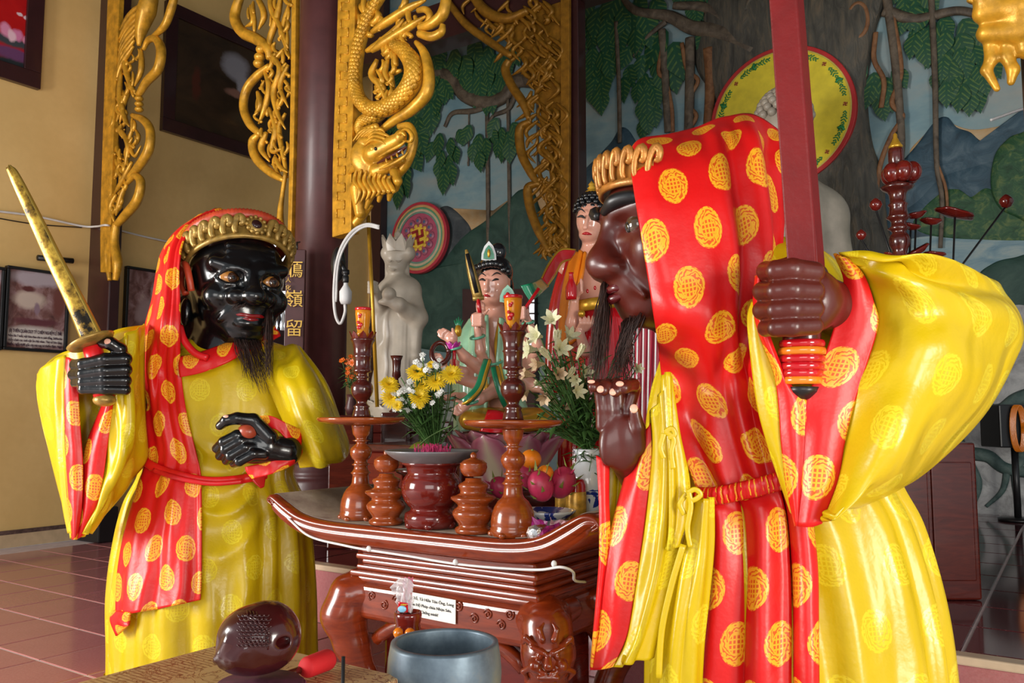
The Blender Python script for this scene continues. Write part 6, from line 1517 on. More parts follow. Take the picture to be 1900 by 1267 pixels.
V, F = lathe(turned([(1225, 100), (1222, 125), (1200, 138), (1170, 140), (1150, 136), (1138, 112), (1126, 106), (1112, 122), (1085, 142), (1050, 154), (1015, 158), (985, 153), (960, 138), (945, 124), (936, 128), (920, 132), (912, 134), (903, 148), (892, 160), (886, 150)], 1225, k), c, 44); link('body', V, F, M['wood_deep'], bn)
V, F = lathe(turned([(893, 150), (885, 165), (868, 200), (848, 228), (834, 244), (826, 246), (830, 236), (845, 215), (858, 190), (850, 0)], 1225, k), c, 44); link('ash_dish', V, F, plain('grey_metal_dish', (.22, .22, .23), .4, .5), bn)
V, F = lathe(turned([(858, 192), (852, 120), (838, 60), (834, 0)], 1225, k), c, 32); link('ash', V, F, plain('pale_ash', (.42, .36, .29), .9, var=.3, scale=40), bn)
g = random.Random(4); parts = []
for j in range(150):
    a = g.uniform(0, 6.28); r = g.uniform(0, 100) * k; p0 = c + Vector((r * math.cos(a), r * math.sin(a), (1225 - 850) * k)); parts.append(tube([p0, p0 + Vector((g.gauss(0, .004), g.gauss(0, .004), g.uniform(.012, .045)))], .0016, 4))
V, F = cat_mesh(parts); o = link('incense_stubs', V, F, plain('pink_incense_sticks', (.50, .02, .12), .6), bn); o['kind'] = 'stuff'
for a in (-2.6, -1.57, -.5, .6, 2.2):
    V, F = ell_mesh(c + Vector((118 * k * math.cos(a), 118 * k * math.sin(a), .014)), (.022, .022, .016), 10, 6); link('foot', V, F, M['wood_deep'], bn)
# pomelo on a footed dish, with a loose green stalk
c = P(778, 900, 3.72); c.z = ZT + .004
V, F = lathe([(.05, 0), (.055, .01), (.02, .03), (.018, .12), (.03, .16), (.10, .19), (.11, .205), (.10, .205), (0, .19)], c, 24); tag(link('fruit_dish', V, F, M['wood_dark']), 'footed dark dish carrying the green pomelo', 'dish')
pm = P(780, 828, 3.72); pr = .064
pm.z = c.z + .192 + pr
po = root('pomelo', 'large green pomelo behind the incense burner', 'fruit', pm - Vector((0, 0, pr)))
V, F = lathe([(.0, -1), (.35, -.96), (.75, -.72), (.97, -.25), (.98, .15), (.82, .6), (.55, .88), (.2, 1.06), (0, 1.08)], (0, 0, 0), 28); V = [pm + Vector(v) * pr for v in V]; link('rind', V, F, plain('green_pomelo_rind', (.26, .32, .03), .45, var=.25, scale=25, bump=.3, bscale=120), po)
V, F = tube([pm + Vector((0, 0, pr * 1.04)), pm + Vector((.004, 0, pr * 1.2))], .005, 6); link('stalk', V, F, M['stem'], po)
V, F = tube(catmull([P(766, 838, 3.62), P(790, 815, 3.62), P(815, 800, 3.62), P(838, 790, 3.60)], 16), [.004, .003, .003, .004], 6); tag(link('flower_stalk', V, F, M['stem']), 'cut green flower stalk leaning across the pomelo', 'stalk')

# ---- bouquets
def flower_mesh(name, n, rings, mat, r0=.15):
    """many-petalled head facing +z, radius 1"""
    V, F = [], []; g = random.Random(2)
    for ri, (rad, tilt, cnt) in enumerate(rings):
        for j in range(cnt):
            a = 2 * math.pi * (j + .5 * (ri % 2)) / cnt + g.uniform(-.06, .06); d = Vector((math.cos(a), math.sin(a), 0)); s = Vector((-d.y, d.x, 0)); w = .085 if n > 20 else .24
            b = len(V); L = rad * g.uniform(.88, 1.06)
            for t_, ww in ((.06, .35), (.45, 1), (.85, .8), (1, .15)):
                p = d * (L * t_ * math.cos(tilt)) + Vector((0, 0, L * t_ * math.sin(tilt) - .18 * t_ * t_ * L)); V += [p - s * w * ww * L, p + s * w * ww * L]
            for q in range(3): F.append((b + 2 * q, b + 2 * q + 1, b + 2 * q + 3, b + 2 * q + 2))
    m = bpy.data.meshes.new(name); m.from_pydata([tuple(v) for v in V], [], F); m.materials.append(mat); return m
M['mum'] = plain('yellow_chrysanthemum_petal', (.85, .58, .015), .5, var=.15, scale=30); M['daisy'] = plain('white_daisy_petal', (.82, .82, .76), .5, var=.05)
mum = flower_mesh('chrysanthemum', 60, ((1, .15, 26), (.85, .45, 22), (.62, .85, 16), (.38, 1.2, 10)), M['mum']); daisy = flower_mesh('white_daisy', 8, ((1, .15, 9), (.6, .6, 6)), M['daisy'])
def bloom(mesh, name, p, r, d, parent):
    o = bpy.data.objects.new(name, mesh); COL.objects.link(o); o.parent = parent; o.location = p - ORI[parent.name][0]
    o.rotation_euler = Vector(d).to_track_quat('Z', 'Y').to_euler(); o.scale = (r, r, r); return o
def greenery(name, parent, base, tips, g, leaves=2, lw=.010, ll=.07, r=.0025):
    """stems fanning out of the vase, with narrow leaves"""
    parts = []
    for tp in tips:
        m = base.lerp(tp, .55) + Vector((g.gauss(0, .012), g.gauss(0, .012), .02)); W = catmull([base, m, tp], 10); parts.append(tube(W, r, 4))
        for _ in range(leaves):
            i = g.randrange(3, 9); p = Vector(W[i]); a = g.uniform(0, 6.28); d = Vector((math.cos(a), math.sin(a), g.uniform(-.4, .9))).normalized(); s = d.cross(Vector((0, 0, 1))).normalized() * lw; L = ll * g.uniform(.6, 1.2)
            parts.append(([p, p + d * L * .4 + s, p + d * L - Vector((0, 0, L * .2)), p + d * L * .4 - s, p + d * L * .45 + Vector((0, 0, .004))], [(0, 1, 4), (1, 2, 4), (2, 3, 4), (3, 0, 4)]))
    V, F = cat_mesh(parts); o = link(name, V, F, M['leaf'], parent); o['kind'] = 'stuff'; return o
g = random.Random(11)
YB = 3.95
c = P(808, 930, YB); c.z = ZT + .004
bq = root('flower_vase', 'white vase of yellow chrysanthemums and white daisies', 'bouquet', c)
V, F = lathe([(.035, 0), (.05, .02), (.055, .08), (.035, .16), (.028, .20), (.040, .25), (.052, .275), (.048, .275), (.034, .25), (0, .2)], c, 24); link('vase', V, F, M['white'], bq)
tips = []
for x, y, r in ((774, 690, 19), (809, 706, 19), (838, 694, 19), (785, 714, 17), (778, 736, 18), (722, 713, 17), (727, 737, 19), (738, 752, 9), (780, 750, 8), (800, 676, 8)):
    p = P(x, y, YB - .12 + g.uniform(-.03, .03)); bloom(mum, 'chrysanthemum', p, r * YB / FPX * 1.15, (g.uniform(-.3, .3), -1, g.uniform(.2, .8)), bq); tips.append(p)
for j in range(62):
    x, y = g.choice([(755, 708), (762, 725), (815, 688), (805, 682), (748, 722), (790, 675), (740, 735), (758, 745), (765, 720), (820, 725), (755, 762), (742, 745), (812, 672), (790, 760)]); p = P(x + g.gauss(0, 8), y + g.gauss(0, 7), YB - .10 + g.uniform(-.05, .05))
    bloom(daisy, 'daisy', p, g.uniform(5, 7.5) * YB / FPX, (g.uniform(-.5, .5), -1, g.uniform(0, 1)), bq); tips.append(p)
for j in range(36): tips.append(P(g.uniform(735, 850), g.uniform(690, 800), YB + g.uniform(-.08, .1)))
greenery('stems_and_leaves', bq, c + Vector((0, 0, .26)), tips, g, 3)
# lilies
M['lily'] = plain('cream_lily_petal', (.70, .68, .44), .45, var=.18, scale=14); M['lily_old'] = plain('wilting_lily_petal', (.55, .40, .24), .55, var=.25, scale=14)
def lily_mesh(name, mat, openness):
    V, F = [], []
    for j in range(6):
        a = j * math.pi / 3; d = Vector((math.cos(a), math.sin(a), 0)); s = Vector((-d.y, d.x, 0)); w = .20 if j % 2 else .26; b = len(V)
        for t_, ww in ((0, .25), (.3, .6), (.6, 1), (.82, .8), (1, .05)):
            rad = .06 + openness * t_ ** 2.2; z = t_ * 1.3 - .35 * max(0, t_ - .7) * openness * 3
            p = d * rad + Vector((0, 0, z)); V += [p - s * w * ww, p + d * .03 * ww * -1, p + s * w * ww]
        for q in range(4):
            for e in (0, 1): F.append((b + 3 * q + e, b + 3 * q + e + 1, b + 3 * q + e + 4, b + 3 * q + e + 3))
    m = bpy.data.meshes.new(name); m.from_pydata([tuple(v) for v in V], [], F); m.materials.append(mat); m.polygons.foreach_set('use_smooth', [True] * len(F)); return m
lil = [lily_mesh('lily', M['lily'], .75), lily_mesh('lily_bud', M['lily'], .18), lily_mesh('wilted_lily', M['lily_old'], .55)]
YV = 3.55
c = P(1092, 950, YV); c.z = ZT + .004
lv_ = root('flower_vase', 'blue and white porcelain vase of cream lilies', 'bouquet', c)
t = NT('blue_white_porcelain'); n = t.noise(11, 4, .6, None, 1.2); n2 = t.noise(4, 2)
t.set(t.mix(t.math('MULTIPLY', t.math('GREATER_THAN', n, .54), t.math('GREATER_THAN', n2, .45)), (.72, .74, .76), (.02, .04, .25)), .12, coat=.6); M['porcelain'] = t.m
V, F = lathe([(.055, 0), (.06, .01), (.07, .06), (.088, .14), (.09, .18), (.07, .225), (.05, .25), (.05, .27), (.065, .30), (.06, .30), (.045, .27), (0, .25)], c, 28); link('vase', V, F, M['porcelain'], lv_)
tips = []
for x, y, kind, r, d in ((1024, 592, 0, 26, (-.3, -1, .5)), (993, 622, 0, 27, (-.8, -.8, .1)), (1059, 622, 0, 26, (.5, -.7, .7)), (980, 648, 0, 27, (-1, -.5, 0)), (1042, 646, 0, 26, (.3, -1, .2)), (996, 676, 2, 24, (-1, -.6, -.1)), (1038, 694, 2, 24, (.2, -1, .1)), (977, 694, 2, 24, (-1, -.3, .2)), (1073, 726, 0, 22, (.5, -1, .1)), (1010, 738, 2, 24, (-.3, -.8, -.6)), (1056, 752, 2, 20, (.2, -.8, -.9)), (973, 732, 2, 20, (-.7, -.6, -.7)),
                         (1034, 625, 1, 30, (.1, 0, 1)), (1010, 655, 1, 26, (-.6, -.3, .7)), (1078, 650, 1, 26, (.5, 0, 1)), (1060, 690, 1, 22, (.5, -.4, .8)), (1088, 690, 0, 20, (.4, -1, .2)), (1184, 684, 0, 15, (.2, -1, .1)), (1180, 712, 1, 15, (.4, -.6, .8)), (1160, 655, 0, 14, (-.3, -1, .3)), (1068, 705, 0, 18, (-.4, -1, -.2)), (1000, 712, 1, 20, (-.7, -.3, .3))):
    p = P(x, y, YV - .10 + g.uniform(-.08, .06)); o = bloom(lil[kind], 'lily', p - Vector(d).normalized() * r * .7 * YV / FPX, r * .95 * YV / FPX, d, lv_); tips.append(p - Vector(d).normalized() * .03)
for j in range(90): tips.append(P(g.uniform(985, 1115), g.uniform(640, 800), YV + g.uniform(-.12, .12)))
for j in range(14): tips.append(P(g.uniform(1120, 1190), g.uniform(640, 760), YV + g.uniform(-.1, .1)))
greenery('stems_and_leaves', lv_, c + Vector((0, 0, .29)), tips, g, 3, .011, .10, .0028)
greenery('drooping_leaves', lv_, c + Vector((0, 0, .31)), [P(g.uniform(1060, 1120), g.uniform(790, 900), YV - .05 + g.uniform(-.06, .06)) for _ in range(26)], g, 2, .007, .08, .0015)
# ---- fruit plate
c = P(1012, 930, 3.30); c.z = ZT + .004
V, F = lathe([(.05, 0), (.055, .02), (.075, .035), (.115, .065), (.12, .075), (.112, .074), (.07, .045), (0, .04)], c, 28); tag(link('porcelain_bowl', V, F, M['porcelain']), 'blue and white bowl holding dragon fruit and oranges', 'bowl')
M['pitaya'] = plain('pink_dragon_fruit_skin', (.48, .03, .09), .4, var=.25, scale=20); M['orange_peel'] = plain('orange_peel', (.80, .22, .008), .4, var=.1, bump=.25, bscale=150); M['scale_green'] = plain('green_fruit_scale', (.22, .26, .05), .5, var=.4, scale=30)
def pitaya(p, r, d, label):
    o = root('dragon_fruit', label, 'fruit', p - Vector((0, 0, r)), 'dragon fruits in the bowl'); q = Vector(d).to_track_quat('Z', 'Y').to_matrix()
    V, F = ell_mesh(p, (r, r, r * 1.25), 18, 12, q); link('skin', V, F, M['pitaya'], o)
    gg = random.Random(int(p.x * 1000))
    for j in range(15):
        z = -.7 + 1.8 * j / 15; a = j * 2.4; rr = r * math.sqrt(max(.05, 1 - min(.95, abs(z)) ** 2)); b = p + q @ Vector((rr * math.cos(a), rr * math.sin(a), z * r * 1.25)); n_ = (q @ Vector((math.cos(a), math.sin(a), .9))).normalized(); s = n_.cross(q @ Vector((0, 0, 1))).normalized() * r * .16; L = r * gg.uniform(.45, .75)
        link('scale_leaf', [b - s, b + s, b + n_ * L + Vector((0, 0, L * .3)), b + n_ * L * .4 + q @ Vector((0, 0, -.004))], [(0, 1, 2), (0, 2, 3), (1, 3, 2), (0, 3, 1)], M['scale_green'] if j % 3 else M['pitaya'], o, smooth=False)
pitaya(P(1003, 902, 3.24), .050, (-.4, -.3, 1), 'pink dragon fruit with green scales at the front of the bowl')
pitaya(P(1043, 895, 3.30), .052, (.5, -.1, 1), 'deep pink dragon fruit leaning against the lily vase')
pitaya(P(978, 882, 3.34), .040, (-.3, 0, 1), 'dragon fruit half hidden behind the near candle stand')
pitaya(P(930, 905, 3.42), .042, (-.7, -.3, .7), 'dragon fruit between urn and near candle stand with long green scales')
def orange_(p, r, label):
    o = root('orange', label, 'fruit', p - Vector((0, 0, r)), 'oranges on the fruit bowl'); V, F = ell_mesh(p, (r, r, r * .93), 20, 14); link('peel', V, F, M['orange_peel'], o); V, F = ell_mesh(p + Vector((.006, -.3 * r, r * .86)), (.006, .006, .005), 8, 6); link('stem_button', V, F, M['scale_green'], o)
orange_(P(985, 852, 3.33), .042, 'bright orange topmost on the fruit bowl'); orange_(P(1012, 877, 3.27), .032, 'small duller orange resting between dragon fruits')
# wrapped parcels and red-gold candle jars
def parcel(name, px, py, Y, w, h, mat, label, cat, seed):
    c = P(px, py, Y); g = random.Random(seed); c.z = ZT + .006; V, F = [], []
    n = 10
    for i in range(n):
        for j in range(n):
            s, t_ = i / (n - 1) - .5, j / (n - 1) - .5; dome = max(0, (1 - 4 * s * s) * (1 - 4 * t_ * t_)) ** .5
            V.append(c + Vector((s * w + g.gauss(0, .004), t_ * w * .8 + g.gauss(0, .004), h * dome + abs(g.gauss(0, .010)) + (h * .9 if (i in (0, 9) and j > 5) else 0))))
    for i in range(n - 1):
        for j in range(n - 1): F.append((i * n + j, (i + 1) * n + j, (i + 1) * n + j + 1, i * n + j + 1))
    o = link(name, V, F, mat, smooth=False); solid(o, .003, 1); return tag(o, label, cat)
M['purple_bag'] = plain('purple_plastic_wrap', (.22, .008, .10), .25, var=.5, scale=60, coat=.5); M['magenta'] = plain('magenta_plastic_wrap', (.55, .03, .33), .2, var=.2, coat=.5); M['pink_foil'] = plain('pale_pink_wrap', (.62, .36, .42), .25, var=.15)
parcel('wrapped_parcel', 1032, 960, 3.0, .15, .04, M['purple_bag'], 'dark purple plastic wrapped parcel at the table front', 'parcel', 1)
parcel('wrapping_film', 990, 945, 3.10, .09, .05, M['magenta'], 'bright magenta plastic film beside the purple parcel', 'wrapper', 2)
parcel('wrapping_film', 1062, 945, 3.06, .15, .05, M['pink_foil'], 'pale pink wrapping film below the lily vase', 'wrapper', 3)
c = P(992, 980, 2.93); c.z = ZT + .004
jr = root('foil_jar', 'small jar lying on its side with a silver foil end', 'jar', c)
fd = Vector((-.45, -1, .05)).normalized(); q_ = fd.to_track_quat('Z', 'Y').to_matrix()
V, F = lathe([(.026, -.09), (.028, -.08), (.028, 0), (.022, .006)], (0, 0, 0), 10); V = [c + Vector((0, .05, .028)) + q_ @ Vector(v) for v in V]; link('jar_body', V, F, M['wood_orange'], jr)
V, F = lathe([(.029, -.02), (.030, .002), (.018, .012), (0, .014)], (0, 0, 0), 8); V = [c + Vector((0, .05, .028)) + q_ @ Vector(v) for v in V]; link('foil_end', V, F, plain('silver_foil', (.75, .75, .75), .2, .9, bump=.6, bscale=70), jr, smooth=False)
for px, py, Y, lab in ((1068, 905, 3.42, 'red and gold wrapped candle jar beside the porcelain vase'), (1048, 900, 3.72, 'red and gold wrapped candle jar behind the dragon fruit')):
    c = P(px, py, Y); c.z = ZT + .004; o = root('candle_jar', lab, 'candle', c, 'red and gold candle jars')
    V, F = lathe([(.04, 0), (.042, .01), (.042, .16), (.036, .18), (.030, .185), (0, .18)], c, 20); link('jar', V, F, M['red_gloss'], o); V, F = lathe([(.0425, .02), (.0435, .025), (.0435, .13), (.0425, .135)], c, 20); link('gold_band', V, F, plain('gold_print', (.70, .36, .05), .3, .3, .5, 30), o)
# ================================================================== FIGURES BEHIND THE TABLE
def px_sculpt(items, Y):
    """items: ('c', [(px,py,dY)...], [radius px], blend px) or ('e', (px,py,dY), (rx, ry, rz) px, blend)"""
    k = Y / FPX; S = Sculpt()
    for kind, pts, rad, bl in items:
        if kind == 'e': S.ell(P(pts[0], pts[1], Y + pts[2]), [q * k for q in rad], bl * k)
        elif kind == 's': S.ell(P(pts[0], pts[1], Y + pts[2]), [q * k for q in rad], bl * k, None, 'sub')
        else: S.chain([P(a, b, Y + d) for a, b, d in pts], [q * k for q in rad], bl * k)
    return S
def petal(parent, c, ang, r0, r1, z0, z1, w, mat, name='petal'):
    """lotus petal: cupped leaf leaning outwards"""
    V, F = [], []; d = Vector((math.cos(ang), math.sin(ang), 0)); s = Vector((-d.y, d.x, 0)); n = 9
    for i in range(n):
        t_ = i / (n - 1); ww = w * (math.sin(math.pi * (t_ * .86 + .10)) ** .7) * (1 if t_ < .97 else .1); r = r0 + (r1 - r0) * (t_ ** 1.3); z = z0 + (z1 - z0) * t_ - .02 * math.sin(t_ * math.pi)
        for j in range(7):
            q = (j - 3) / 3; V.append(c + d * (r - .10 * abs(q) ** 2 * ww * 2) + s * q * ww + Vector((0, 0, z + .18 * ww * q * q)))
    F = grid_faces(n, 7); o = link(name, V, F, mat, parent, [(j / 6, i / (n - 1)) for i in range(n) for j in range(7)]); solid(o, .010); return o
t = NT('pink_lotus_petal'); u, v, _ = t.sep(t.uv()); e = t.math('ADD', t.math('ABSOLUTE', t.math('SUBTRACT', u, .5)), t.math('MULTIPLY', v, .25)); t.set(t.ramp(t.math('ADD', e, t.math('MULTIPLY', t.noise(8), .15)), [(.25, (.55, .44, .30)), (.42, (.48, .22, .24)), (.62, (.36, .09, .14))]), .3, coat=.3); M['lotus'] = t.m
YD_ = 4.55; kD = YD_ / FPX
fig = root('many_armed_figure', 'seated many-armed painted figure in pale green robe on a pink lotus', 'statue', P(940, 905, YD_))
base = P(940, 905, YD_); base.z = P(940, 905, YD_).z
for j in range(9): petal(fig, base, j * 2 * math.pi / 9 - 1.57 + .35, .16, .335, .03, .29, .125, M['lotus'])
for j in range(9): petal(fig, base, j * 2 * math.pi / 9 - 1.57, .12, .28, .10, .31, .12, M['lotus'])
V, F = lathe([(.16, 0), (.18, .02), (.17, .06), (.22, .2), (.25, .29), (0, .30)], base, 28); link('lotus_core', V, F, M['lotus'], fig)
items = [('e', (916, 528, 0), (30, 30, 36), 6), ('e', (913, 552, -.02), (22, 22, 18), 8), ('c', [(916, 560, .02), (918, 590, .03)], [16, 18], 8), ('c', [(920, 605, .05), (928, 680, .05), (935, 745, .03)], [34, 40, 34], 16), ('c', [(890, 610, .05), (950, 608, .05)], [20, 20], 12),
         ('e', (902, 536, -.095), (5, 7, 6), 4), ('c', [(904, 520, -.092), (902, 538, -.105)], [3, 4.5], 4), ('c', [(941, 520, .0), (941, 545, .0)], [6, 5], 3)]
def arm(pts, r=(15, 13, 10, 8)): items.append(('c', pts, [q * .82 for q in r], 5))
def finger_hand(x, y, d, dx, dy, r=9):
    """palm and five fingers pointing along (dx, dy)"""
    items.append(('e', (x, y, d), (r, r * .7, r), 3)); nx, ny = -dy, dx
    for q, L in ((-1.5, 1.5), (-.5, 1.9), (.5, 1.8), (1.5, 1.4)):
        bx, by = x + nx * q * r * .45 + dx * r * .7, y + ny * q * r * .45 + dy * r * .7; items.append(('c', [(bx, by, d), (bx + dx * r * L * .6, by + dy * r * L * .6, d - .008), (bx + dx * r * L, by + dy * r * L, d - .004)], [r * .30, r * .27, r * .22], 1.2))
    items.append(('c', [(x + nx * r * .8, y + ny * r * .8, d - .01), (x + nx * r * 1.5 + dx * r * .7, y + ny * r * 1.5 + dy * r * .7, d - .02)], [r * .32, r * .24], 1.5))
arm([(905, 640, -.05), (908, 692, -.10), (890, 650, -.20), (886, 608, -.22)]); items.append(('e', (886, 592, -.22), (13, 11, 13), 4))
for q in range(4): items.append(('c', [(878, 585 + q * 6, -.26), (892, 584 + q * 6, -.27), (897, 588 + q * 6, -.24)], [3.6, 3.6, 3], 1.5))
arm([(935, 640, -.05), (925, 700, -.12), (903, 650, -.12), (895, 600, -.12)], (16, 14, 11, 8)); finger_hand(893, 582, -.1, -.1, -1, 9)
arm([(910, 680, -.05), (900, 690, -.14), (862, 662, -.22), (846, 640, -.26)], (16, 15, 12, 8)); finger_hand(838, 628, -.27, -.85, -.5, 11)
arm([(905, 690, -.05), (885, 712, -.15), (845, 700, -.22), (828, 690, -.25)], (16, 14, 11, 8)); finger_hand(820, 678, -.26, -.5, -.85, 10)
arm([(905, 690, 0), (880, 695, -.10), (860, 690, -.2), (848, 682, -.22)], (16, 16, 10, 7)); items.append(('e', (843, 676, -.23), (9, 8, 10), 3))
for q in range(4): items.append(('c', [(837, 669 + q * 5, -.25), (846, 669 + q * 5, -.26), (851, 672 + q * 5, -.24)], [2.8, 2.8, 2.4], 1))
arm([(905, 725, 0), (880, 735, -.08), (845, 736, -.15), (828, 738, -.18)], (14, 12, 9, 7)); finger_hand(815, 740, -.19, -1, .2, 8)
arm([(915, 700, -.05), (918, 725, -.15), (890, 740, -.28), (872, 748, -.30)], (17, 15, 12, 8)); finger_hand(862, 752, -.31, -.8, .6, 10)
arm([(945, 640, 0), (985, 680, -.05), (998, 640, -.15), (978, 590, -.2)], (16, 15, 12, 8)); items.append(('e', (970, 580, -.21), (12, 10, 12), 4))
for q in range(4): items.append(('c', [(960, 573 + q * 6, -.24), (972, 571 + q * 6, -.25), (978, 575 + q * 6, -.22)], [3.4, 3.4, 2.8], 1.5))
arm([(950, 680, 0), (985, 715, -.05), (1010, 720, -.1), (1025, 740, -.1)], (17, 15, 12, 9)); finger_hand(1032, 752, -.1, .5, .8, 9)
arm([(945, 620, 0), (965, 690, -.03), (975, 650, -.1), (972, 612, -.12)], (15, 12, 10, 7)); finger_hand(975, 600, -.12, .1, -1, 8)
px_sculpt(items, YD_).build('body', M['skin'], fig, .0058)
# face paint, hair, ornaments
def dab(name, pts, r, mat, parent, Y=YD_): V, F = tube(catmull([P(a, b, Y + d) for a, b, d in pts], 12), np.array([.3, 1, 1, .3]) * r * Y / FPX, 6); return link(name, V, F, M[mat], parent)
for pts in ([(888, 512, -.078), (894, 507, -.088), (902, 512, -.092)], [(912, 512, -.090), (922, 506, -.082), (932, 511, -.062)]): dab('eyebrow', pts, 1.4, 'black', fig)
for pts in ([(889, 520, -.080), (895, 518, -.090), (901, 521, -.093)], [(913, 521, -.091), (921, 518, -.085), (929, 521, -.068)]): dab('eye', pts, 2.2, 'black', fig)
dab('lips', [(896, 549, -.098), (902, 548, -.104), (910, 550, -.100)], 2.6, 'red_gloss', fig)
k = kD; hb_ = P(918, 505, YD_ + .02)
parts = [ell_mesh(P(918, 506, YD_ + .035), (35 * k, 34 * k, 34 * k), 20, 14), ell_mesh(P(940, 535, YD_ + .06), (14 * k, 20 * k, 30 * k), 14, 10)]
for j in range(9): parts.append(ell_mesh(P(884 + j * 7.2, 497 - 8 * math.sin(j / 8 * math.pi) + (6 if j > 6 else 0), YD_ - .055 - .05 * math.sin(j / 8 * math.pi)), (6.5 * k, 6 * k, 7 * k), 10, 8))
parts.append(ell_mesh(P(924, 468, YD_ + .04), (16 * k, 15 * k, 18 * k), 14, 10))
V, F = cat_mesh(parts); link('hair', V, F, M['hair_black'], fig)
def leafplate(name, cx, cy, w, h, Y, mat, parent):
    W = [P(cx + w * a, cy - h * b, Y) for a, b in ((-1, 0), (-.95, .35), (-.6, .75), (0, 1.05), (.6, .75), (.95, .35), (1, 0), (.4, -.05), (-.4, -.05))]; o = link(name, W, [tuple(range(9))], M[mat], parent, smooth=False); solid(o, .012); return o
leafplate('crown_plate', 907, 482, 14, 33, YD_ - .075, 'white', fig); leafplate('crown_inlay', 907, 480, 10, 24, YD_ - .083, 'green', fig); V, F = ell_mesh(P(907, 470, YD_ - .09), (3 * k, 3 * k, 8 * k), 8, 8); link('crown_jewel', V, F, M['gold_paint'], fig)
for (x, y, d, rx) in ((886, 625, -.21, 12), (846, 645, -.26, 9), (829, 692, -.25, 9), (876, 745, -.30, 10), (856, 690, -.2, 8), (980, 598, -.19, 10), (918, 672, -.14, 14), (838, 737, -.16, 8)):
    c = P(x, y, YD_ + d); W = [c + Vector((math.cos(a) * rx * k, math.sin(a) * rx * k * .9, math.sin(a * 1 + .6) * rx * k * .35)) for a in np.linspace(0, 2 * math.pi, 18)]; V, F = tube(W, 2.6 * k, 6); link('bracelet', V, F, M['jade'], fig)
YG = YD_
cloth('green_robe', [[(906, 585, YG - .10), (884, 588, YG - .04), (868, 600, YG + .08)], [(908, 625, YG - .13), (872, 622, YG - .10), (846, 632, YG + .06)], [(908, 680, YG - .15), (868, 690, YG - .13), (842, 690, YG + .05)], [(905, 740, YG - .15), (864, 750, YG - .13), (846, 750, YG + .05)], [(895, 800, YG - .14), (862, 800, YG - .10), (844, 800, YG + .05)]], M['green_cloth'], fig, 26, 50, lambda s, t_: .012 * np.sin(s * 18 + 4 * t_), .012)
cloth('green_robe', [[(926, 590, YG - .10), (945, 600, YG - .05), (958, 615, YG + .08)], [(922, 630, YG - .15), (945, 640, YG - .11), (965, 660, YG + .06)], [(922, 690, YG - .16), (945, 700, YG - .13), (968, 720, YG + .04)], [(945, 760, YG - .13), (965, 765, YG - .06), (985, 770, YG + .0)]], M['green_cloth'], fig, 20, 40, lambda s, t_: .010 * np.sin(s * 14 + 3 * t_), .012)
for pts in ([(897, 585, -.07), (899, 630, -.11), (903, 690, -.15), (900, 740, -.16)], [(930, 590, -.07), (922, 640, -.14), (930, 700, -.16), (950, 760, -.15)]):
    V, F = tube(catmull([P(a, b, YD_ + d) for a, b, d in pts], 24), 5 * k, 8, flat=(1, .5)); link('gold_hem', V, F, M['gold_paint'], fig)
for pts in ([(905, 668, -.2), (898, 690, -.26), (888, 720, -.30), (868, 742, -.33), (850, 752, -.30)], [(918, 680, -.2), (925, 710, -.24), (935, 740, -.24), (945, 758, -.2)]):
    W = catmull([P(a, b, YD_ + d) for a, b, d in pts], 24); V, F = tube(W, 8 * k, 8, flat=(1, .3)); s_ = link('scarf', V, F, M['green'], fig); V, F = tube(W - np.array([0, .012, 0]) + np.array([.012, 0, 0]), 3 * k, 6); link('scarf_hem', V, F, M['gold_paint'], s_)
S = px_sculpt([('e', (900, 778, -.12), (48, 34, 22), 10), ('e', (985, 778, -.10), (48, 34, 22), 10), ('e', (940, 775, .02), (60, 40, 26), 12), ('c', [(870, 780, -.2), (940, 790, -.26), (1005, 782, -.18)], [17, 15, 16], 10)], YD_); S.build('gold_trousers', M['gold_paint'], fig, .008)
cloth('red_sash', [[(905, 760, YD_ - .26), (925, 762, YD_ - .28), (945, 768, YD_ - .27)], [(895, 790, YD_ - .30), (920, 792, YD_ - .32), (950, 790, YD_ - .31)], [(890, 800, YD_ - .30), (920, 803, YD_ - .33), (955, 800, YD_ - .31)]], M['red_gloss'], fig, 16, 10)
V, F = lathe([(.34, -.0), (.36, .02), (.34, .06), (.30, .10), (.30, base.z - PLAT - .12), (.34, base.z - PLAT - .07), (.36, base.z - PLAT - .03), (.36, base.z - PLAT - .003)], (base.x, base.y, PLAT + .002), 32)
tag(link('pedestal', V, F, M['wood_dark']), 'round dark wooden pedestal beneath the lotus figure', 'pedestal')
# held attributes
def blade(name, pts, w, Y, label):
    o = root(name, label, 'sword', P(pts[-1][0], pts[-1][1], Y)); W = catmull([P(a, b, Y) for a, b in pts[:2]], 12)
    V, F = tube(W, np.array([.25, .7, .9, 1, 1]) * w * Y / FPX, 6, flat=(1, .35)); link('blade', V, F, M['crown_gold'], o)
    V, F = tube([W[1] + np.array([0, -.01, 0]), W[-2] + np.array([0, -.014, 0])], .38 * w * Y / FPX, 6, flat=(1, .35)); link('fuller', V, F, M['black'], o)
    V, F = tube([P(a, b, Y) for a, b in ((pts[1][0] - 10, pts[1][1] + 2), (pts[1][0] + 11, pts[1][1] + 0))], 4.5 * Y / FPX, 8); link('guard', V, F, M['crown_gold'], o)
    V, F = tube([P(pts[1][0], pts[1][1], Y), P(*pts[2], Y)], 4 * Y / FPX, 8); link('grip', V, F, M['red_gloss'], o)
blade('small_sword', [(865, 463), (887, 552), (891, 586)], 9.5, YD_ - .235, 'small gold sword held by the many-armed figure')
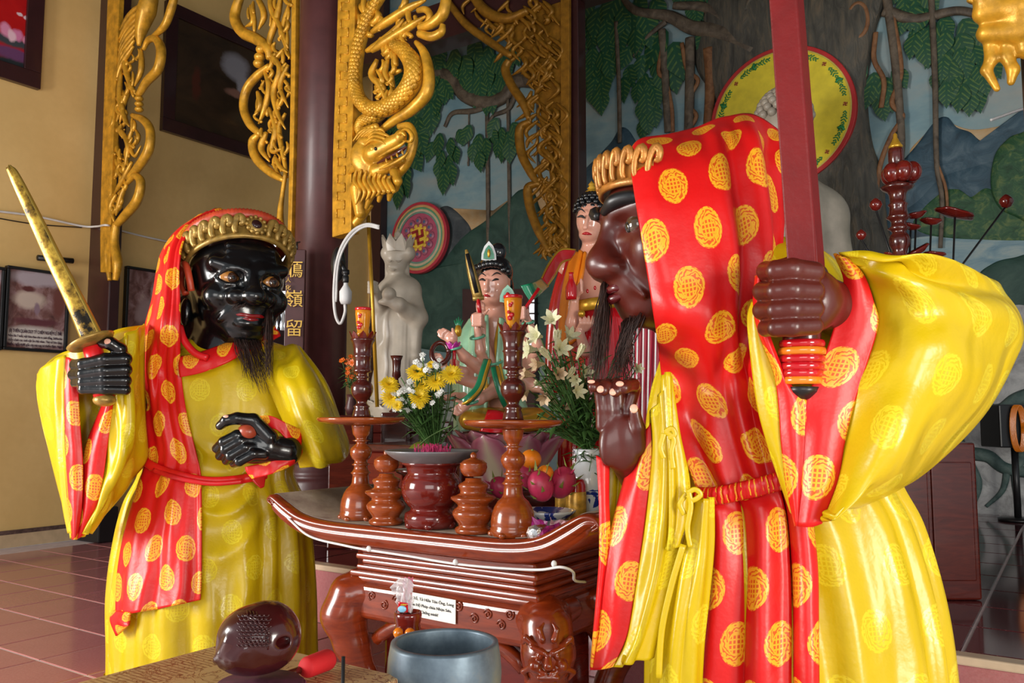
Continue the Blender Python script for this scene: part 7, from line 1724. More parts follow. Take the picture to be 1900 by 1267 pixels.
c = P(817, 655, YD_ - .27); W = [c + Vector((math.cos(a) * 15 * k, .02 * math.sin(a), math.sin(a) * 19 * k)) for a in np.linspace(0, 2 * math.pi, 28)]; V, F = tube(W, 4.5 * k, 8); tag(link('ring', V, F, M['wood_dark']), 'dark ring held by the many-armed figure', 'ring')
o = root('lotus_bud', 'pink lotus bud on a red rod held by the many-armed figure', 'flower', P(843, 690, YD_ - .262)); V, F = tube([P(843, 692, YD_ - .262), P(843, 635, YD_ - .262)], 3.4 * k, 8); link('rod', V, F, M['red_gloss'], o)
for j in range(6): petal(o, P(841, 645, YD_ - .262), j * 1.05, .008, .035, 0, .03, .018, M['magenta'])
o = root('green_plume', 'green feather plume in a gold holder held by the many-armed figure', 'plume', P(856, 625, YD_ - .2)); V, F = lathe([(.0, 0), (.014, .004), (.02, .03), (.012, .06), (0, .062)], P(850, 625, YD_ - .2), 12); link('holder', V, F, M['gold_paint'], o)
for j in range(5): V, F = tube([P(850, 612, YD_ - .2), P(843 + j * 4, 588 + abs(j - 2) * 3, YD_ - .2)], [2.4 * k, 1 * k], 5); link('feather', V, F, M['green'], o)
o = root('green_fan', 'green leaf shaped emblem with a red jewel behind the candle cup', 'emblem', P(943, 560, YD_ - .2)); leafplate('leaf_plate', 942, 560, 15, 30, YD_ - .2, 'jade', o); leafplate('leaf_inlay', 942, 558, 10, 22, YD_ - .21, 'green', o); V, F = ell_mesh(P(942, 547, YD_ - .22), (4 * k, 3 * k, 5 * k), 10, 8); link('jewel', V, F, M['red_gloss'], o)
# ---- banner bearer behind
Y2 = 5.4; k2_ = Y2 / FPX
f2 = root('robed_figure', 'tall pale faced figure in red and orange robes behind the stooping statue', 'statue', P(1110, 900, Y2))
it = [('e', (1096, 410, 0), (27, 28, 36), 6), ('e', (1092, 436, -.03), (18, 20, 14), 8), ('c', [(1096, 440, .02), (1098, 475, .03)], [15, 19], 8), ('c', [(1100, 500, .08), (1105, 580, .06), (1108, 640, .06)], [40, 46, 40], 18), ('c', [(1055, 500, .1), (1150, 500, .1)], [20, 20], 12), ('c', [(1090, 403, -.10), (1086, 422, -.12)], [3, 5], 4), ('c', [(1124, 400, 0), (1125, 430, 0)], [6, 5], 3),
      ('c', [(1065, 640, -.1), (1062, 600, -.25), (1066, 560, -.3)], [15, 12, 8], 5), ('e', (1066, 548, -.3), (10, 8, 12), 3), ('c', [(1110, 660, -.1), (1085, 650, -.25), (1075, 615, -.3)], [15, 11, 8], 5)]
for q in range(4): it.append(('c', [(1072, 548 - q * 5, -.32), (1079, 542 - q * 6, -.34), (1078, 534 - q * 5, -.35)], [3.4, 3.2, 2.6], 1.2))
for q in range(4): it.append(('c', [(1072 + q * 5, 612, -.3), (1078 + q * 7, 600, -.33), (1076 + q * 8, 588, -.33)], [4, 3.6, 2.8], 1.5))
px_sculpt(it, Y2).build('body', M['skin'], f2, .0075)
parts = [ell_mesh(P(1099, 396, Y2 + .05), (32 * k2_, 30 * k2_, 34 * k2_), 20, 14)]
gg = random.Random(6)
for i in range(5):
    for j in range(12):
        a = -2.6 + j * .42 + (i % 2) * .2; e = .1 + i * .27; parts.append(ell_mesh(P(1099, 393, Y2 + .05) + Vector((math.sin(a) * math.cos(e) * 33 * k2_, -math.cos(a) * math.cos(e) * 31 * k2_, math.sin(e) * 35 * k2_)), (5.5 * k2_,) * 3, 8, 6))
V, F = cat_mesh(parts); link('hair', V, F, M['hair_black'], f2)
for pts in ([(1070, 393, -.085), (1078, 388, -.10), (1086, 394, -.11)], [(1098, 394, -.11), (1108, 388, -.10), (1116, 394, -.07)]): dab('eyebrow', pts, 1.5, 'black', f2, Y2)
for pts in ([(1071, 403, -.09), (1079, 401, -.105), (1086, 405, -.115)], [(1098, 405, -.115), (1107, 401, -.105), (1114, 404, -.08)]): dab('eye', pts, 2.4, 'black', f2, Y2)
dab('lips', [(1080, 434, -.125), (1088, 433, -.135), (1098, 435, -.125)], 3, 'red_gloss', f2, Y2)
V, F = lathe([(0, .0), (14, 0), (12, 5), (6, 8), (9, 11), (5, 15), (7, 18), (0, 26)], (0, 0, 0), 14); V = [P(1098, 360, Y2 + .05) + Vector(v) * k2_ for v in V]; link('top_knot_jewel', V, F, M['gold_paint'], f2)
cloth('orange_robe', [[(1062, 468, Y2 - .05), (1078, 466, Y2 - .12), (1088, 470, Y2 - .14)], [(1048, 520, Y2 - .08), (1066, 520, Y2 - .2), (1082, 510, Y2 - .22)], [(1040, 570, Y2 - .05), (1056, 575, Y2 - .2), (1070, 560, Y2 - .24)], [(1036, 640, Y2 - .02), (1056, 640, Y2 - .18), (1072, 630, Y2 - .22)]], M['orange'], f2, 18, 40, lambda s, t_: .012 * np.sin(s * 16), .012)
cloth('red_robe', [[(1048, 480, Y2 + .12), (1060, 472, Y2 + .02), (1072, 470, Y2 - .03)], [(1030, 540, Y2 + .1), (1042, 545, Y2 - .02), (1056, 545, Y2 - .06)], [(1018, 610, Y2 + .1), (1034, 620, Y2 - .02), (1050, 620, Y2 - .05)], [(1012, 720, Y2 + .1), (1030, 730, Y2 - .02), (1050, 730, Y2 - .04)]], M['red_gloss'], f2, 20, 40, lambda s, t_: .014 * np.sin(s * 18 + 3 * t_), .012)
Rb = Robe([(575, 1062, 1160, .16), (600, 1052, 1172, .2), (680, 1046, 1180, .24), (780, 1040, 1188, .28), (880, 1036, 1192, .3)], Y2, PLAT + .01); Rb.build('skirt', M['red_gloss'], f2, lambda T, Z: .03 * np.sin(T * 16), 40, 80)
W = catmull([P(a, b, Y2 + d) for a, b, d in ((1062, 570, -.2), (1085, 566, -.3), (1110, 562, -.32), (1140, 560, -.25))], 24); V, F = tube(W, 11 * k2_, 10, flat=(1, .5)); link('gold_girdle', V, F, M['gold_paint'], f2)
for j in range(3): V, F = ell_mesh(P(1076 + j * 14, 534 + (j % 2) * 6, Y2 - .2), (2.5 * k2_, 2 * k2_, 4 * k2_), 8, 6); link('necklace_bead', V, F, M['red_gloss'], f2)
V, F = lathe([(0, 0), (9, 0), (10, 6), (10, 22), (5, 34), (3.5, 44), (4.5, 48), (0, 48)], (0, 0, 0), 16); V = [P(1060, 556, Y2 - .36) + Vector(v) * k2_ for v in V]; tag(link('red_bottle', V, F, M['red_gloss']), 'small red bottle held up by the red robed figure', 'bottle')
c = P(1079, 582, Y2 - .36); V, F = ell_mesh(c, (6.5 * k2_,) * 3, 14, 10); tag(link('small_orb', V, F, M['gold_paint']), 'small cream orb on the fingertips of the red robed figure', 'ball')
bnr = root('banner', 'red and gold pennant with a green end held by the many-armed figure', 'banner', P(985, 560, YD_ - .2))
BW = [[(1068, 462, Y2 - .3), (1066, 470, Y2 - .3), (1058, 482, Y2 - .3)], [(1040, 462, Y2 - .4), (1040, 475, Y2 - .4), (1042, 490, Y2 - .4)], [(1018, 488, Y2 - .55), (1024, 500, Y2 - .55), (1030, 512, Y2 - .55)], [(1004, 516, Y2 - .7), (1010, 524, Y2 - .7), (1016, 532, Y2 - .7)]]
cloth('pennant', BW, M['gold_paint'], bnr, 12, 30, None, .01)
cloth('pennant_field', [[(a * .72 + r[1][0] * .28, b * .72 + r[1][1] * .28, d - .012) for a, b, d in r] for r in BW], M['red_gloss'], bnr, 12, 30, None, .006)
cloth('green_end', [[(1004, 516, Y2 - .72), (1010, 524, Y2 - .72), (1018, 532, Y2 - .72)], [(985, 525, YD_ - .18), (992, 540, YD_ - .18), (998, 550, YD_ - .18)], [(966, 530, YD_ - .2), (974, 545, YD_ - .2), (984, 560, YD_ - .2)]], M['green'], bnr, 10, 14, None, .01)
V, F = tube([P(1000, 535, YD_ - .24), P(964, 588, YD_ - .24), P(962, 592, YD_ - .24)], 3.2 * kD, 8); link('rod', V, F, M['red_gloss'], bnr)
# red pleated drape behind the beard
Rd = Robe([(596, 1168, 1222, .07), (606, 1162, 1228, .09), (680, 1160, 1226, .09), (760, 1156, 1220, .09), (850, 1152, 1218, .09)], 4.6, PLAT + .01)
rd = root('pleated_drapery', 'tall pleated crimson parasol with white ribs behind the beard', 'drapery', (Rd.r[-1][0], 4.6, PLAT)); Rd.build('crimson_cloth', plain('crimson_cloth', (.42, .006, .035), .4), rd, lambda T, Z: .06 * np.sin(T * 20), 30, 80)
for px in (1176, 1183, 1194, 1204, 1217):
    V, F = tube(catmull([P(px, 600, 4.50), P(px - 1, 680, 4.495), P(px - 4, 850, 4.495)], 14), .0045, 6); link('white_stripe', V, F, M['white'], rd)
# ---- white marble statue
Y3 = 7.0; k3 = Y3 / FPX
ms = root('marble_statue', 'cream marble standing monk statue with lotus crown holding a staff', 'statue', P(738, 760, Y3))
it = [('e', (737, 487, 0), (20, 20, 27), 6), ('e', (732, 498, -.03), (15, 16, 12), 6), ('c', [(737, 500, 0), (738, 525, .02)], [11, 15], 6), ('c', [(720, 540, .02), (760, 538, .02)], [20, 22], 14), ('c', [(740, 545, .0), (740, 600, .0), (738, 660, .0), (735, 715, .0), (732, 738, .0)], [34, 38, 40, 42, 44], 16), ('c', [(726, 484, -.075), (724, 494, -.09)], [2.5, 4], 4),
      ('c', [(716, 545, -.05), (705, 565, -.15), (695, 540, -.22)], [16, 13, 9], 8), ('e', (692, 532, -.22), (10, 8, 11), 4), ('c', [(764, 545, -.02), (775, 590, -.1), (740, 565, -.28), (718, 558, -.3)], [17, 18, 12, 8], 8), ('e', (716, 560, -.3), (14, 9, 6), 4), ('e', (722, 546, -.31), (13, 13, 13), 2), ('c', [(772, 590, -.1), (768, 660, -.1), (765, 700, -.05)], [14, 12, 4], 8), ('c', [(703, 570, -.12), (702, 630, -.1), (706, 660, -.05)], [12, 10, 4], 8)]
for q in range(4): it.append(('c', [(684, 524 + q * 6, -.25), (692, 523 + q * 6, -.27), (700, 525 + q * 6, -.24)], [3.2, 3.2, 2.6], 1.2))
for j in range(9): x = 712 + j * 6.5; it.append(('c', [(x + 2, 590, -.165 + .0014 * (x - 738) ** 2 * .05), (x, 660, -.18 + .0014 * (x - 738) ** 2 * .05), (x - 3, 735, -.19 + .0014 * (x - 738) ** 2 * .05)], [2.5, 3.5, 5], 4))
for s in (-1, 1): it.append(('c', [(737 + s * 18, 480, .02), (737 + s * 19, 530, -.02), (737 + s * 17, 560, -.12)], [5, 4, 3], 3))
it += [('c', [(722, 470, -.02), (755, 470, -.02)], [16, 16], 8)]
px_sculpt(it, Y3).build('figure', M['marble'], ms, .009)
for pts in ([(718, 483, -.105), (723, 485, -.108), (727, 483, -.105)], [(734, 483, -.10), (740, 485, -.094), (746, 482, -.08)]): dab('eyelid', pts, 1.6, 'marble', ms, Y3)
dab('lips', [(722, 500, -.105), (728, 501, -.112), (735, 500, -.10)], 2.2, 'marble', ms, Y3)
for j in range(9):
    a = -math.pi + j * math.pi * 2 / 9; c = P(738, 465, Y3); W = [c + Vector((math.sin(a + s) * r * k3, -math.cos(a + s) * r * k3, z * k3)) for s, r, z in ((-.38, 25, -4), (.38, 25, -4), (.36, 28, 12), (0, 31, 27), (-.36, 28, 12))]; solid(link('crown_leaf', W, [(0, 1, 2, 3, 4)], M['marble'], ms, smooth=False), .015)
V, F = lathe([(8, 0), (9, 4), (5, 8), (7, 12), (4, 16), (0, 24)], (0, 0, 0), 12); V = [P(738, 446, Y3) + Vector(v) * k3 for v in V]; link('crown_finial', V, F, M['marble'], ms)
bz = P(735, 742, Y3)
for j in range(12): petal(ms, bz - Vector((0, 0, .09)), j * math.pi / 6, .14, .26, -.0, .09, .07, M['marble'])
V, F = lathe([(.20, 0), (.24, .03), (.22, .08), (.27, .13), (.16, .17)], bz - Vector((0, 0, .17)), 24); link('lotus_base', V, F, M['marble'], ms)
V, F = tube([P(683, 400, Y3 - .28), P(690, 540, Y3 - .28), P(700, 755, Y3 - .28)], .016, 8); tag(link('staff', V, F, M['gold_paint']), 'thin gold staff held by the marble statue', 'staff')
zt_ = bz.z - .175
V, F = box_w(bz.x - .33, bz.x + .45, bz.y - .33, bz.y + .33, PLAT + .002, zt_ - .09); pd = root('altar_plinth', 'dark wooden plinth under the marble statue', 'plinth', (bz.x, bz.y, PLAT + .002)); modbevel(link('body', V, F, M['wood_dark'], pd, smooth=False), .01)
V, F = box_w(bz.x - .36, bz.x + .48, bz.y - .36, bz.y + .36, zt_ - .09, zt_ - .002); modbevel(link('top', V, F, M['wood_dark'], pd, smooth=False), .012)
cb = root('altar_cabinet', 'glossy crimson wooden cabinet behind the table with a small paper label', 'cabinet', R(4.35, 3.62, PLAT))
V, F = box_r(4.15, 4.65, 3.18, 4.05, PLAT + .002, PLAT + .70); modbevel(link('body', V, F, M['wood_deep'], cb, smooth=False), .012)
V, F = box_r(4.10, 4.70, 3.12, 4.11, PLAT + .70, PLAT + .75); modbevel(link('top', V, F, M['wood_dark'], cb, smooth=False), .01)
for v0, v1 in ((3.22, 3.60), (3.64, 4.02)): V, F = box_r(4.13, 4.15, v0, v1, PLAT + .08, PLAT + .62); d_ = modbevel(link('door', V, F, M['wood_deep'], cb, smooth=False), .008); V, F = ell_mesh(R(4.12, v1 - .05 if v0 < 3.5 else v0 + .05, PLAT + .36), (.012,) * 3, 8, 6); link('knob', V, F, M['gold_paint'], d_)
V, F = box_r(4.126, 4.13, 3.72, 3.84, PLAT + .46, PLAT + .51); link('paper_label', V, F, M['paper'], cb, smooth=False)
# small dark candlestick and orange flowers by the marble statue
c = P(735, 752, 6.5)
V, F = lathe([(.05, 0), (.055, .01), (.03, .03), (.015, .05), (.03, .09), (.015, .12), (.02, .16), (.045, .19), (.02, .23), (.015, .26), (.035, .28), (.03, .33), (.035, .40), (.05, .44), (.02, .44)], (c.x, c.y, P(735, 765, 6.5).z), 20); o = link('dark_candlestick', V, F, M['wood_dark']); tag(o, 'small dark candlestick in front of the marble statue', 'candlestick')
V, F = box_w(c.x - .1, c.x + .1, c.y - .1, c.y + .1, PLAT + .002, P(735, 765, 6.5).z - .001); tag(modbevel(link('side_stand', V, F, M['wood_dark'], smooth=False), .01), 'dark stand carrying the small candlestick', 'stand')
c = P(652, 770, 6.1); of_ = root('orange_bouquet', 'vase of small orange flowers beside the round column', 'bouquet', c)
V, F = lathe([(.03, 0), (.05, .05), (.03, .12), (.04, .15), (0, .12)], c, 14); link('vase', V, F, M['maroon'], of_)
M['orange_petal'] = plain('orange_flower_petal', (.75, .14, .01), .5); om = flower_mesh('orange_flower', 8, ((1, .3, 9), (.6, .8, 6)), M['orange_petal']); tips = []
for j in range(16): p = P(652 + g.gauss(0, 8), 685 + g.gauss(0, 16), 6.1 + g.uniform(-.05, .05)); bloom(om, 'orange_flower', p, g.uniform(5, 8) * 6.1 / FPX, (g.uniform(-.5, .5), -1, g.uniform(0, 1)), of_); tips.append(p)
greenery('stems_and_leaves', of_, c + Vector((0, 0, .14)), tips, g, 3, .012, .08)
V, F = box_w(c.x - .14, c.x + .14, c.y - .1, c.y + .14, PLAT + .002, c.z - .001); tag(modbevel(link('side_stand', V, F, M['wood_dark'], smooth=False), .01), 'narrow dark stand under the orange flowers', 'stand')
# ---- white seated Buddha before the halo
Y5 = 8.0; k5 = Y5 / FPX
wb_ = root('white_statue', 'large white seated statue in front of the yellow halo disc', 'statue', P(1470, 800, Y5))
it = [('e', (1455, 240, 0), (48, 48, 60), 8), ('c', [(1457, 290, .02), (1460, 340, .05)], [26, 34], 12), ('c', [(1400, 400, .1), (1520, 400, .1)], [52, 52], 30), ('c', [(1460, 400, .1), (1462, 560, .1)], [80, 90], 30), ('c', [(1530, 410, .05), (1552, 520, -.05), (1500, 600, -.3)], [40, 36, 26], 20), ('c', [(1385, 410, .05), (1370, 520, -.05), (1420, 600, -.3)], [40, 36, 26], 20), ('c', [(1360, 640, -.2), (1470, 660, -.3), (1570, 640, -.2)], [50, 50, 50], 30), ('c', [(1454, 235, -.23), (1452, 262, -.27)], [5, 8], 6), ('c', [(1410, 235, 0), (1410, 275, 0)], [8, 7], 4), ('c', [(1500, 235, 0), (1500, 275, 0)], [8, 7], 4)]
px_sculpt(it, Y5).build('figure', M['marble'], wb_, .018)
parts = []
for i in range(7):
    for j in range(16):
        a = j * 2 * math.pi / 16 + (i % 2) * .2; e = .05 + i * .22; parts.append(ell_mesh(P(1455, 222, Y5) + Vector((math.sin(a) * math.cos(e) * 49 * k5, -math.cos(a) * math.cos(e) * 49 * k5, math.sin(e) * 56 * k5)), (8.5 * k5,) * 3, 8, 6))
V, F = cat_mesh(parts); o = link('hair_curls', V, F, M['marble'], wb_); o['kind'] = 'stuff'
bz = P(1470, 722, Y5)
V, F = lathe([(.62, 0), (.66, .05), (.60, .12), (.60, bz.z - PLAT - .1), (.66, bz.z - PLAT - .04), (.64, bz.z - PLAT - .0)], (bz.x, bz.y, PLAT + .002), 32); tag(link('pedestal', V, F, M['wood_dark']), 'round dark pedestal beneath the white seated statue', 'pedestal')
# ---- candlestick and wooden lotus spray at right
Y6 = 4.6; k6 = Y6 / FPX
rs = P(1672, 520, Y6)
ls = root('lotus_candlestick', 'dark turned candlestick with lotus cup and gold tip at the lake mural', 'candlestick', Vector((rs.x, rs.y, PLAT + .8)))
zz0 = PLAT + .802
def zpx(y): return P(1672, y, Y6).z - zz0
prof = [(60, 0), (62, .02), (40, .06)] ; V, F = lathe([(60 * k6, 0), (62 * k6, .02), (30 * k6, .08), (16 * k6, .12)] + [(r * k6, zpx(y)) for y, r in ((560, 18), (520, 16), (490, 18), (478, 16), (470, 12), (462, 14), (455, 18), (446, 19), (438, 17), (432, 12), (428, 14), (424, 20), (420, 14), (412, 13), (408, 16), (404, 22), (400, 18), (394, 16), (384, 15), (380, 18), (376, 14), (362, 15), (356, 18), (352, 26), (347, 30), (342, 20), (338, 16))], (rs.x, rs.y, zz0), 28); link('stem', V, F, M['wood_dark'], ls)
for j in range(6):
    a = j * math.pi / 3 + .3; c = P(1672, 322, Y6) + Vector((math.cos(a) * 20 * k6, math.sin(a) * 20 * k6, 0)); V, F = ell_mesh(c, (17 * k6, 17 * k6, 20 * k6), 14, 10); link('lotus_lobe', V, F, M['wood_deep'], ls)
V, F = lathe([(r * k6, zpx(y)) for y, r in ((312, 10), (305, 12), (300, 14), (280, 14), (275, 12))], (rs.x, rs.y, zz0), 18); link('candle', V, F, M['wood_dark'], ls)
V, F = lathe([(r * k6, zpx(y)) for y, r in ((275, 12), (272, 13), (266, 9), (262, 7), (256, 4), (250, 4), (246, 0))], (rs.x, rs.y, zz0), 16); link('gold_tip', V, F, M['gold_paint'], ls)
wl_ = root('wooden_lotus_spray', 'spray of carved dark red wooden lotus leaves and buds on wire stems', 'ornament', P(1700, 640, Y6 + .1)); vb = P(1700, 640, Y6 + .1)
V, F = lathe([(.06, -.1), (.08, .0), (.05, .12), (.06, .16), (0, .14)], vb, 18); link('vase', V, F, M['wood_dark'], wl_)
def leafdisc(px, py, rx, rz, tilt, Y):
    c = P(px, py, Y); V = []; n = 20
    for r in (1, .92, .5, .05):
        for j in range(n):
            a = j * 2 * math.pi / n; w = 1 + .08 * math.sin(a * 5); x, y = math.cos(a) * r * w, math.sin(a) * r * w; V.append(c + Matrix.Rotation(tilt, 3, 'Y') @ Vector((x * rx * k6, y * rx * k6 * .7, (-.25 + .35 * r * r) * rz * k6)))
    F = [(i * n + j, i * n + (j + 1) % n, (i + 1) * n + (j + 1) % n, (i + 1) * n + j) for i in range(3) for j in range(n)]; F.append(tuple(3 * n + j for j in range(n))); solid(link('carved_leaf', V, F, M['wood_deep'], wl_), .012)
for px, py, rx, rz, ti in ((1772, 397, 36, 16, .28), (1700, 398, 20, 26, -.2), (1728, 410, 20, 24, .1), (1700, 466, 28, 26, -.5), (1735, 472, 20, 22, .1), (1655, 475, 14, 26, .4), (1690, 420, 18, 22, .2)): leafdisc(px, py, rx, rz, ti, Y6 + .05); V, F = tube([vb + Vector((0, 0, .1)), P(px - 6, 560, Y6 + .08), P(px, py + 4, Y6 + .05)], .006, 5); link('wire_stem', V, F, M['black'], wl_)
for px, py, r in ((1867, 374, 13), (1598, 436, 10), (1625, 380, 12)):
    V, F = lathe([(0, -1), (.6, -.8), (1, -.1), (.9, .4), (.45, .9), (0, 1.15)], (0, 0, 0), 14); V = [P(px, py, Y6 + .05) + Vector(v) * r * k6 for v in V]; link('carved_bud', V, F, M['wood_deep'], wl_); V, F = tube([vb + Vector((0, 0, .1)), P(px, py + 8, Y6 + .05)], .006, 5); link('wire_stem', V, F, M['black'], wl_)
ab = P(1690, 700, Y6)
V, F = box_w(ab.x - .55, ab.x + .20, ab.y - .25, ab.y + .45, PLAT + .002, PLAT + .80); ac = root('side_altar', 'dark wooden side altar behind the wide yellow sleeve', 'cabinet', (ab.x, ab.y, PLAT)); modbevel(link('body', V, F, M['wood_dark'], ac, smooth=False), .012)
V, F = box_w(ab.x - .50, ab.x - .06, ab.y - .262, ab.y - .25, PLAT + .10, PLAT + .70); modbevel(link('door', V, F, M['wood_dark'], ac, smooth=False), .008); V, F = box_w(ab.x - .04, ab.x + .17, ab.y - .262, ab.y - .25, PLAT + .10, PLAT + .70); modbevel(link('door', V, F, M['wood_dark'], ac, smooth=False), .008)
V, F = lathe([(.10, 0), (.11, .02), (.08, .05), (.07, .0 + vb.z - .1 - PLAT - .802)], (vb.x, vb.y, PLAT + .802), 18); tag(link('vase_stand', V, F, M['wood_dark']), 'turned stand raising the wooden lotus spray', 'stand')
# speaker with cord, and a mop on the floor by the rock relief
sp = PU(1880, 790, WALL_U - .55); so = root('speaker_box', 'black loudspeaker box with a looped orange cord by the rock relief', 'speaker', (sp.x, sp.y, sp.z - .22))
V, F = box_w(sp.x - .19, sp.x + .25, sp.y - .12, sp.y + .2, sp.z - .19, sp.z + .19); modbevel(link('cabinet', V, F, M['black'], so, smooth=False), .012)
for j in range(6): W = [Vector((sp.x - .06 + .05 * math.cos(a) + j * .006, sp.y - .14 - .004 * j, sp.z + .20 * math.sin(a) - .02)) for a in np.linspace(0, 2 * math.pi, 24)]; V, F = tube(W, .009, 6); link('cord_loop', V, F, M['orange'], so)
V, F = tube([(sp.x + .06, sp.y - .135, sp.z + .03), (sp.x + .16, sp.y - .135, sp.z + .03)], .010, 6); link('handle', V, F, M['cable_white'], so)
V, F = cat_mesh([tube([(sp.x + .03, sp.y + .05, PLAT + .02), (sp.x + .03, sp.y + .05, sp.z - .19)], .03, 8), lathe([(.16, 0), (.16, .02), (.03, .03)], (sp.x + .03, sp.y + .05, PLAT + .002), 16)]); link('stand', V, F, M['black'], so)
mp = PZ(1862, 948, PLAT); mo = root('floor_squeegee', 'black floor squeegee with a yellow handle lying below the rock relief', 'squeegee', mp)
V, F = box_w(mp.x - .22, mp.x + .35, mp.y - .02, mp.y + .03, PLAT + .002, PLAT + .035); link('blade', V, F, M['black'], mo, smooth=False); V, F = tube([(mp.x + .02, mp.y, PLAT + .03), (mp.x + .5, mp.y - .1, PLAT + .05)], .012, 6); link('handle', V, F, M['gold_paint'], mo)
# ================================================================== FOREGROUND
# cloth covered low table with the wooden fish
fu, fv = UV2(*PZ(572, 1214, .62)[:2])
t = NT('patterned_table_cloth'); u, v, _ = t.sep(t.uv()); n = t.voro(26, 'DISTANCE_TO_EDGE', t.comb(u, v)); nn = t.noise(16, 4, .6, t.comb(u, v), 1.5)
stripe = t.math('MULTIPLY', t.math('GREATER_THAN', t.math('SINE', t.math('MULTIPLY', u, 420.0)), .2), t.math('GREATER_THAN', t.math('SINE', t.math('MULTIPLY', v, 16.0)), .35))
line = t.math('LESS_THAN', t.math('ABSOLUTE', t.math('SUBTRACT', nn, .5)), .018)
t.set(t.mix(t.math('MAXIMUM', line, t.math('MULTIPLY', stripe, .6)), (.50, .33, .15), (.18, .06, .03)), .35); M['cloth_pat'] = t.m
lt = root('low_table', 'low table under a tan patterned cloth in front of the altar', 'table', R(fu - .35, fv - .18, 0))
V, F = box_r(fu - .70, fu, fv - .36, fv + .30, .595, .62); uvs = [(UV2(q[0], q[1])[0], UV2(q[0], q[1])[1]) for q in V]; modbevel(link('cloth_top', V, F, M['cloth_pat'], lt, uvs, smooth=False), .006)
for a, b, c, d in ((fu - .006, fu + .0, fv - .36, fv + .30), (fu - .70, fu, fv - .366, fv - .36), (fu - .70, fu, fv + .30, fv + .306)):
    V, F = box_r(a, b, c, d, .40, .60); uvs = [(UV2(q[0], q[1])[0] + q[2], UV2(q[0], q[1])[1] + q[2]) for q in V]; link('cloth_side', V, F, M['cloth_pat'], lt, uvs, smooth=False)
for a, b in ((fu - .65, fv - .31), (fu - .65, fv + .25), (fu - .06, fv - .31), (fu - .06, fv + .25)): V, F = box_r(a - .02, a + .02, b - .02, b + .02, .002, .595); link('leg', V, F, M['wood_dark'], lt, smooth=False)
# wooden fish
YW = 2.10; kW = YW / FPX
wf = root('wooden_fish', 'glossy dark red carved wooden fish drum on a tasselled cushion', 'drum', (P(480, 1240, YW).x, YW, .622))
zc = .622 + .035
def WP(px, py, d=0): return P(px, py, YW + d)
S = Sculpt(); k = kW
S.ell(WP(478, 1184), (72 * k, 62 * k, 60 * k), .02).ell(WP(500, 1178), (50 * k, 55 * k, 56 * k), .03).ell(WP(455, 1215, -.02), (50 * k, 45 * k, 32 * k), .02)
S.chain([WP(445, 1222, -.05), WP(470, 1232, -.06), WP(500, 1226, -.05), WP(530, 1205, -.03)], [9 * k, 9 * k, 8 * k, 6 * k], .012)
S.chain([WP(428, 1190, -.06), WP(414, 1215, -.05), WP(402, 1225, -.03)], [12 * k, 10 * k, 7 * k], .01).chain([WP(455, 1205, -.075), WP(440, 1225, -.07), WP(428, 1232, -.06)], [9 * k, 9 * k, 7 * k], .01)
for q in range(4): S.ell(WP(404 + q * 9, 1222 + (q % 2) * 10, -.05), 8 * k, .005)
S.ell(WP(522, 1196, -.075), (11 * k, 40 * k, 10 * k), .006, None, 'sub')
S.cap(WP(470, 1236, -.10), WP(545, 1215, -.06), 2.4 * k, 2.4 * k, .003, 'sub')
M['fish'] = gloss('dark_crimson_lacquer', (.045, .005, .005), .2, bump=.05)
S.build('body', M['fish'], wf, .0042)
parts = []
for i in range(9):
    for j in range(7):
        x = 446 + j * 8 + (i % 2) * 4; y = 1140 + i * 7.0
        dx = (x - 478) / 72; dz = (y - 1184) / 60; f = 1 - dx * dx - dz * dz
        if f < .1 or x > 505 - (i - 4) ** 2 * .5: continue
        p = WP(x, y, -62 * k * math.sqrt(f) - .012); W = [p + Vector((math.cos(a) * 5 * k, 0, math.sin(a) * 4 * k)) for a in np.linspace(math.pi, 2 * math.pi, 8)]; parts.append(tube(W, 1.2 * k, 4))
V, F = cat_mesh(parts); o = link('carved_scales', V, F, M['fish'], wf); o['kind'] = 'stuff'
for off in (0, 7): V, F = tube(catmull([WP(440 + off, 1135, -.02), WP(470 + off, 1150, -.075), WP(492 + off, 1175, -.085), WP(490 + off, 1205, -.08)], 20), 1.6 * k, 5); link('carved_line', V, F, M['fish'], wf)
for q in range(4): V, F = tube([WP(458 + q * 6, 1132 + q * 1, -.045), WP(462 + q * 6, 1148 + q, -.068)], 1.8 * k, 5); link('carved_bar', V, F, M['fish'], wf)
cz = P(482, 1238, YW); g = random.Random(9)
V, F = lathe([(.07, 0), (.105, .006), (.11, .018), (.10, .032), (.0, .04)], (cz.x, cz.y, .622), 28); cu = link('cushion', V, F, plain('dark_purple_velvet', (.06, .008, .025), .7, var=.4, scale=50), wf)
parts = []
for j in range(140): a = g.uniform(0, 6.28); p = Vector((cz.x + .108 * math.cos(a), cz.y + .108 * math.sin(a), .645)); parts.append(tube([p, p + Vector((.008 * math.cos(a), .008 * math.sin(a), -.02 - g.uniform(0, .004)))], .0022, 4))
V, F = cat_mesh(parts); o = link('fringe', V, F, plain('pink_black_fringe', (.16, .02, .06), .7, var=.9, scale=90), cu); o['kind'] = 'stuff'
ml = root('mallet', 'wooden mallet with a red cloth wrapped head beside the wooden fish', 'mallet', PZ(560, 1245, .622))
a, b = PZ(505, 1262, .64), PZ(585, 1232, .645); V, F = tube([a, b], .010, 10); link('handle', V, F, M['wood_dark'], ml)
c, d = PZ(565, 1240, .650), PZ(612, 1222, .650); V, F = tube([c, c.lerp(d, .1), c.lerp(d, .9), d], [.022, .027, .028, .024], 14); link('wrapped_head', V, F, plain('red_velvet', (.50, .006, .010), .75, var=.15), ml)
V, F = tube([P(636, 1280, 2.0), P(637, 1220, 2.0)], .0045, 8); V2, F2 = ell_mesh(P(637, 1218, 2.0), (.005, .005, .008), 8, 6)
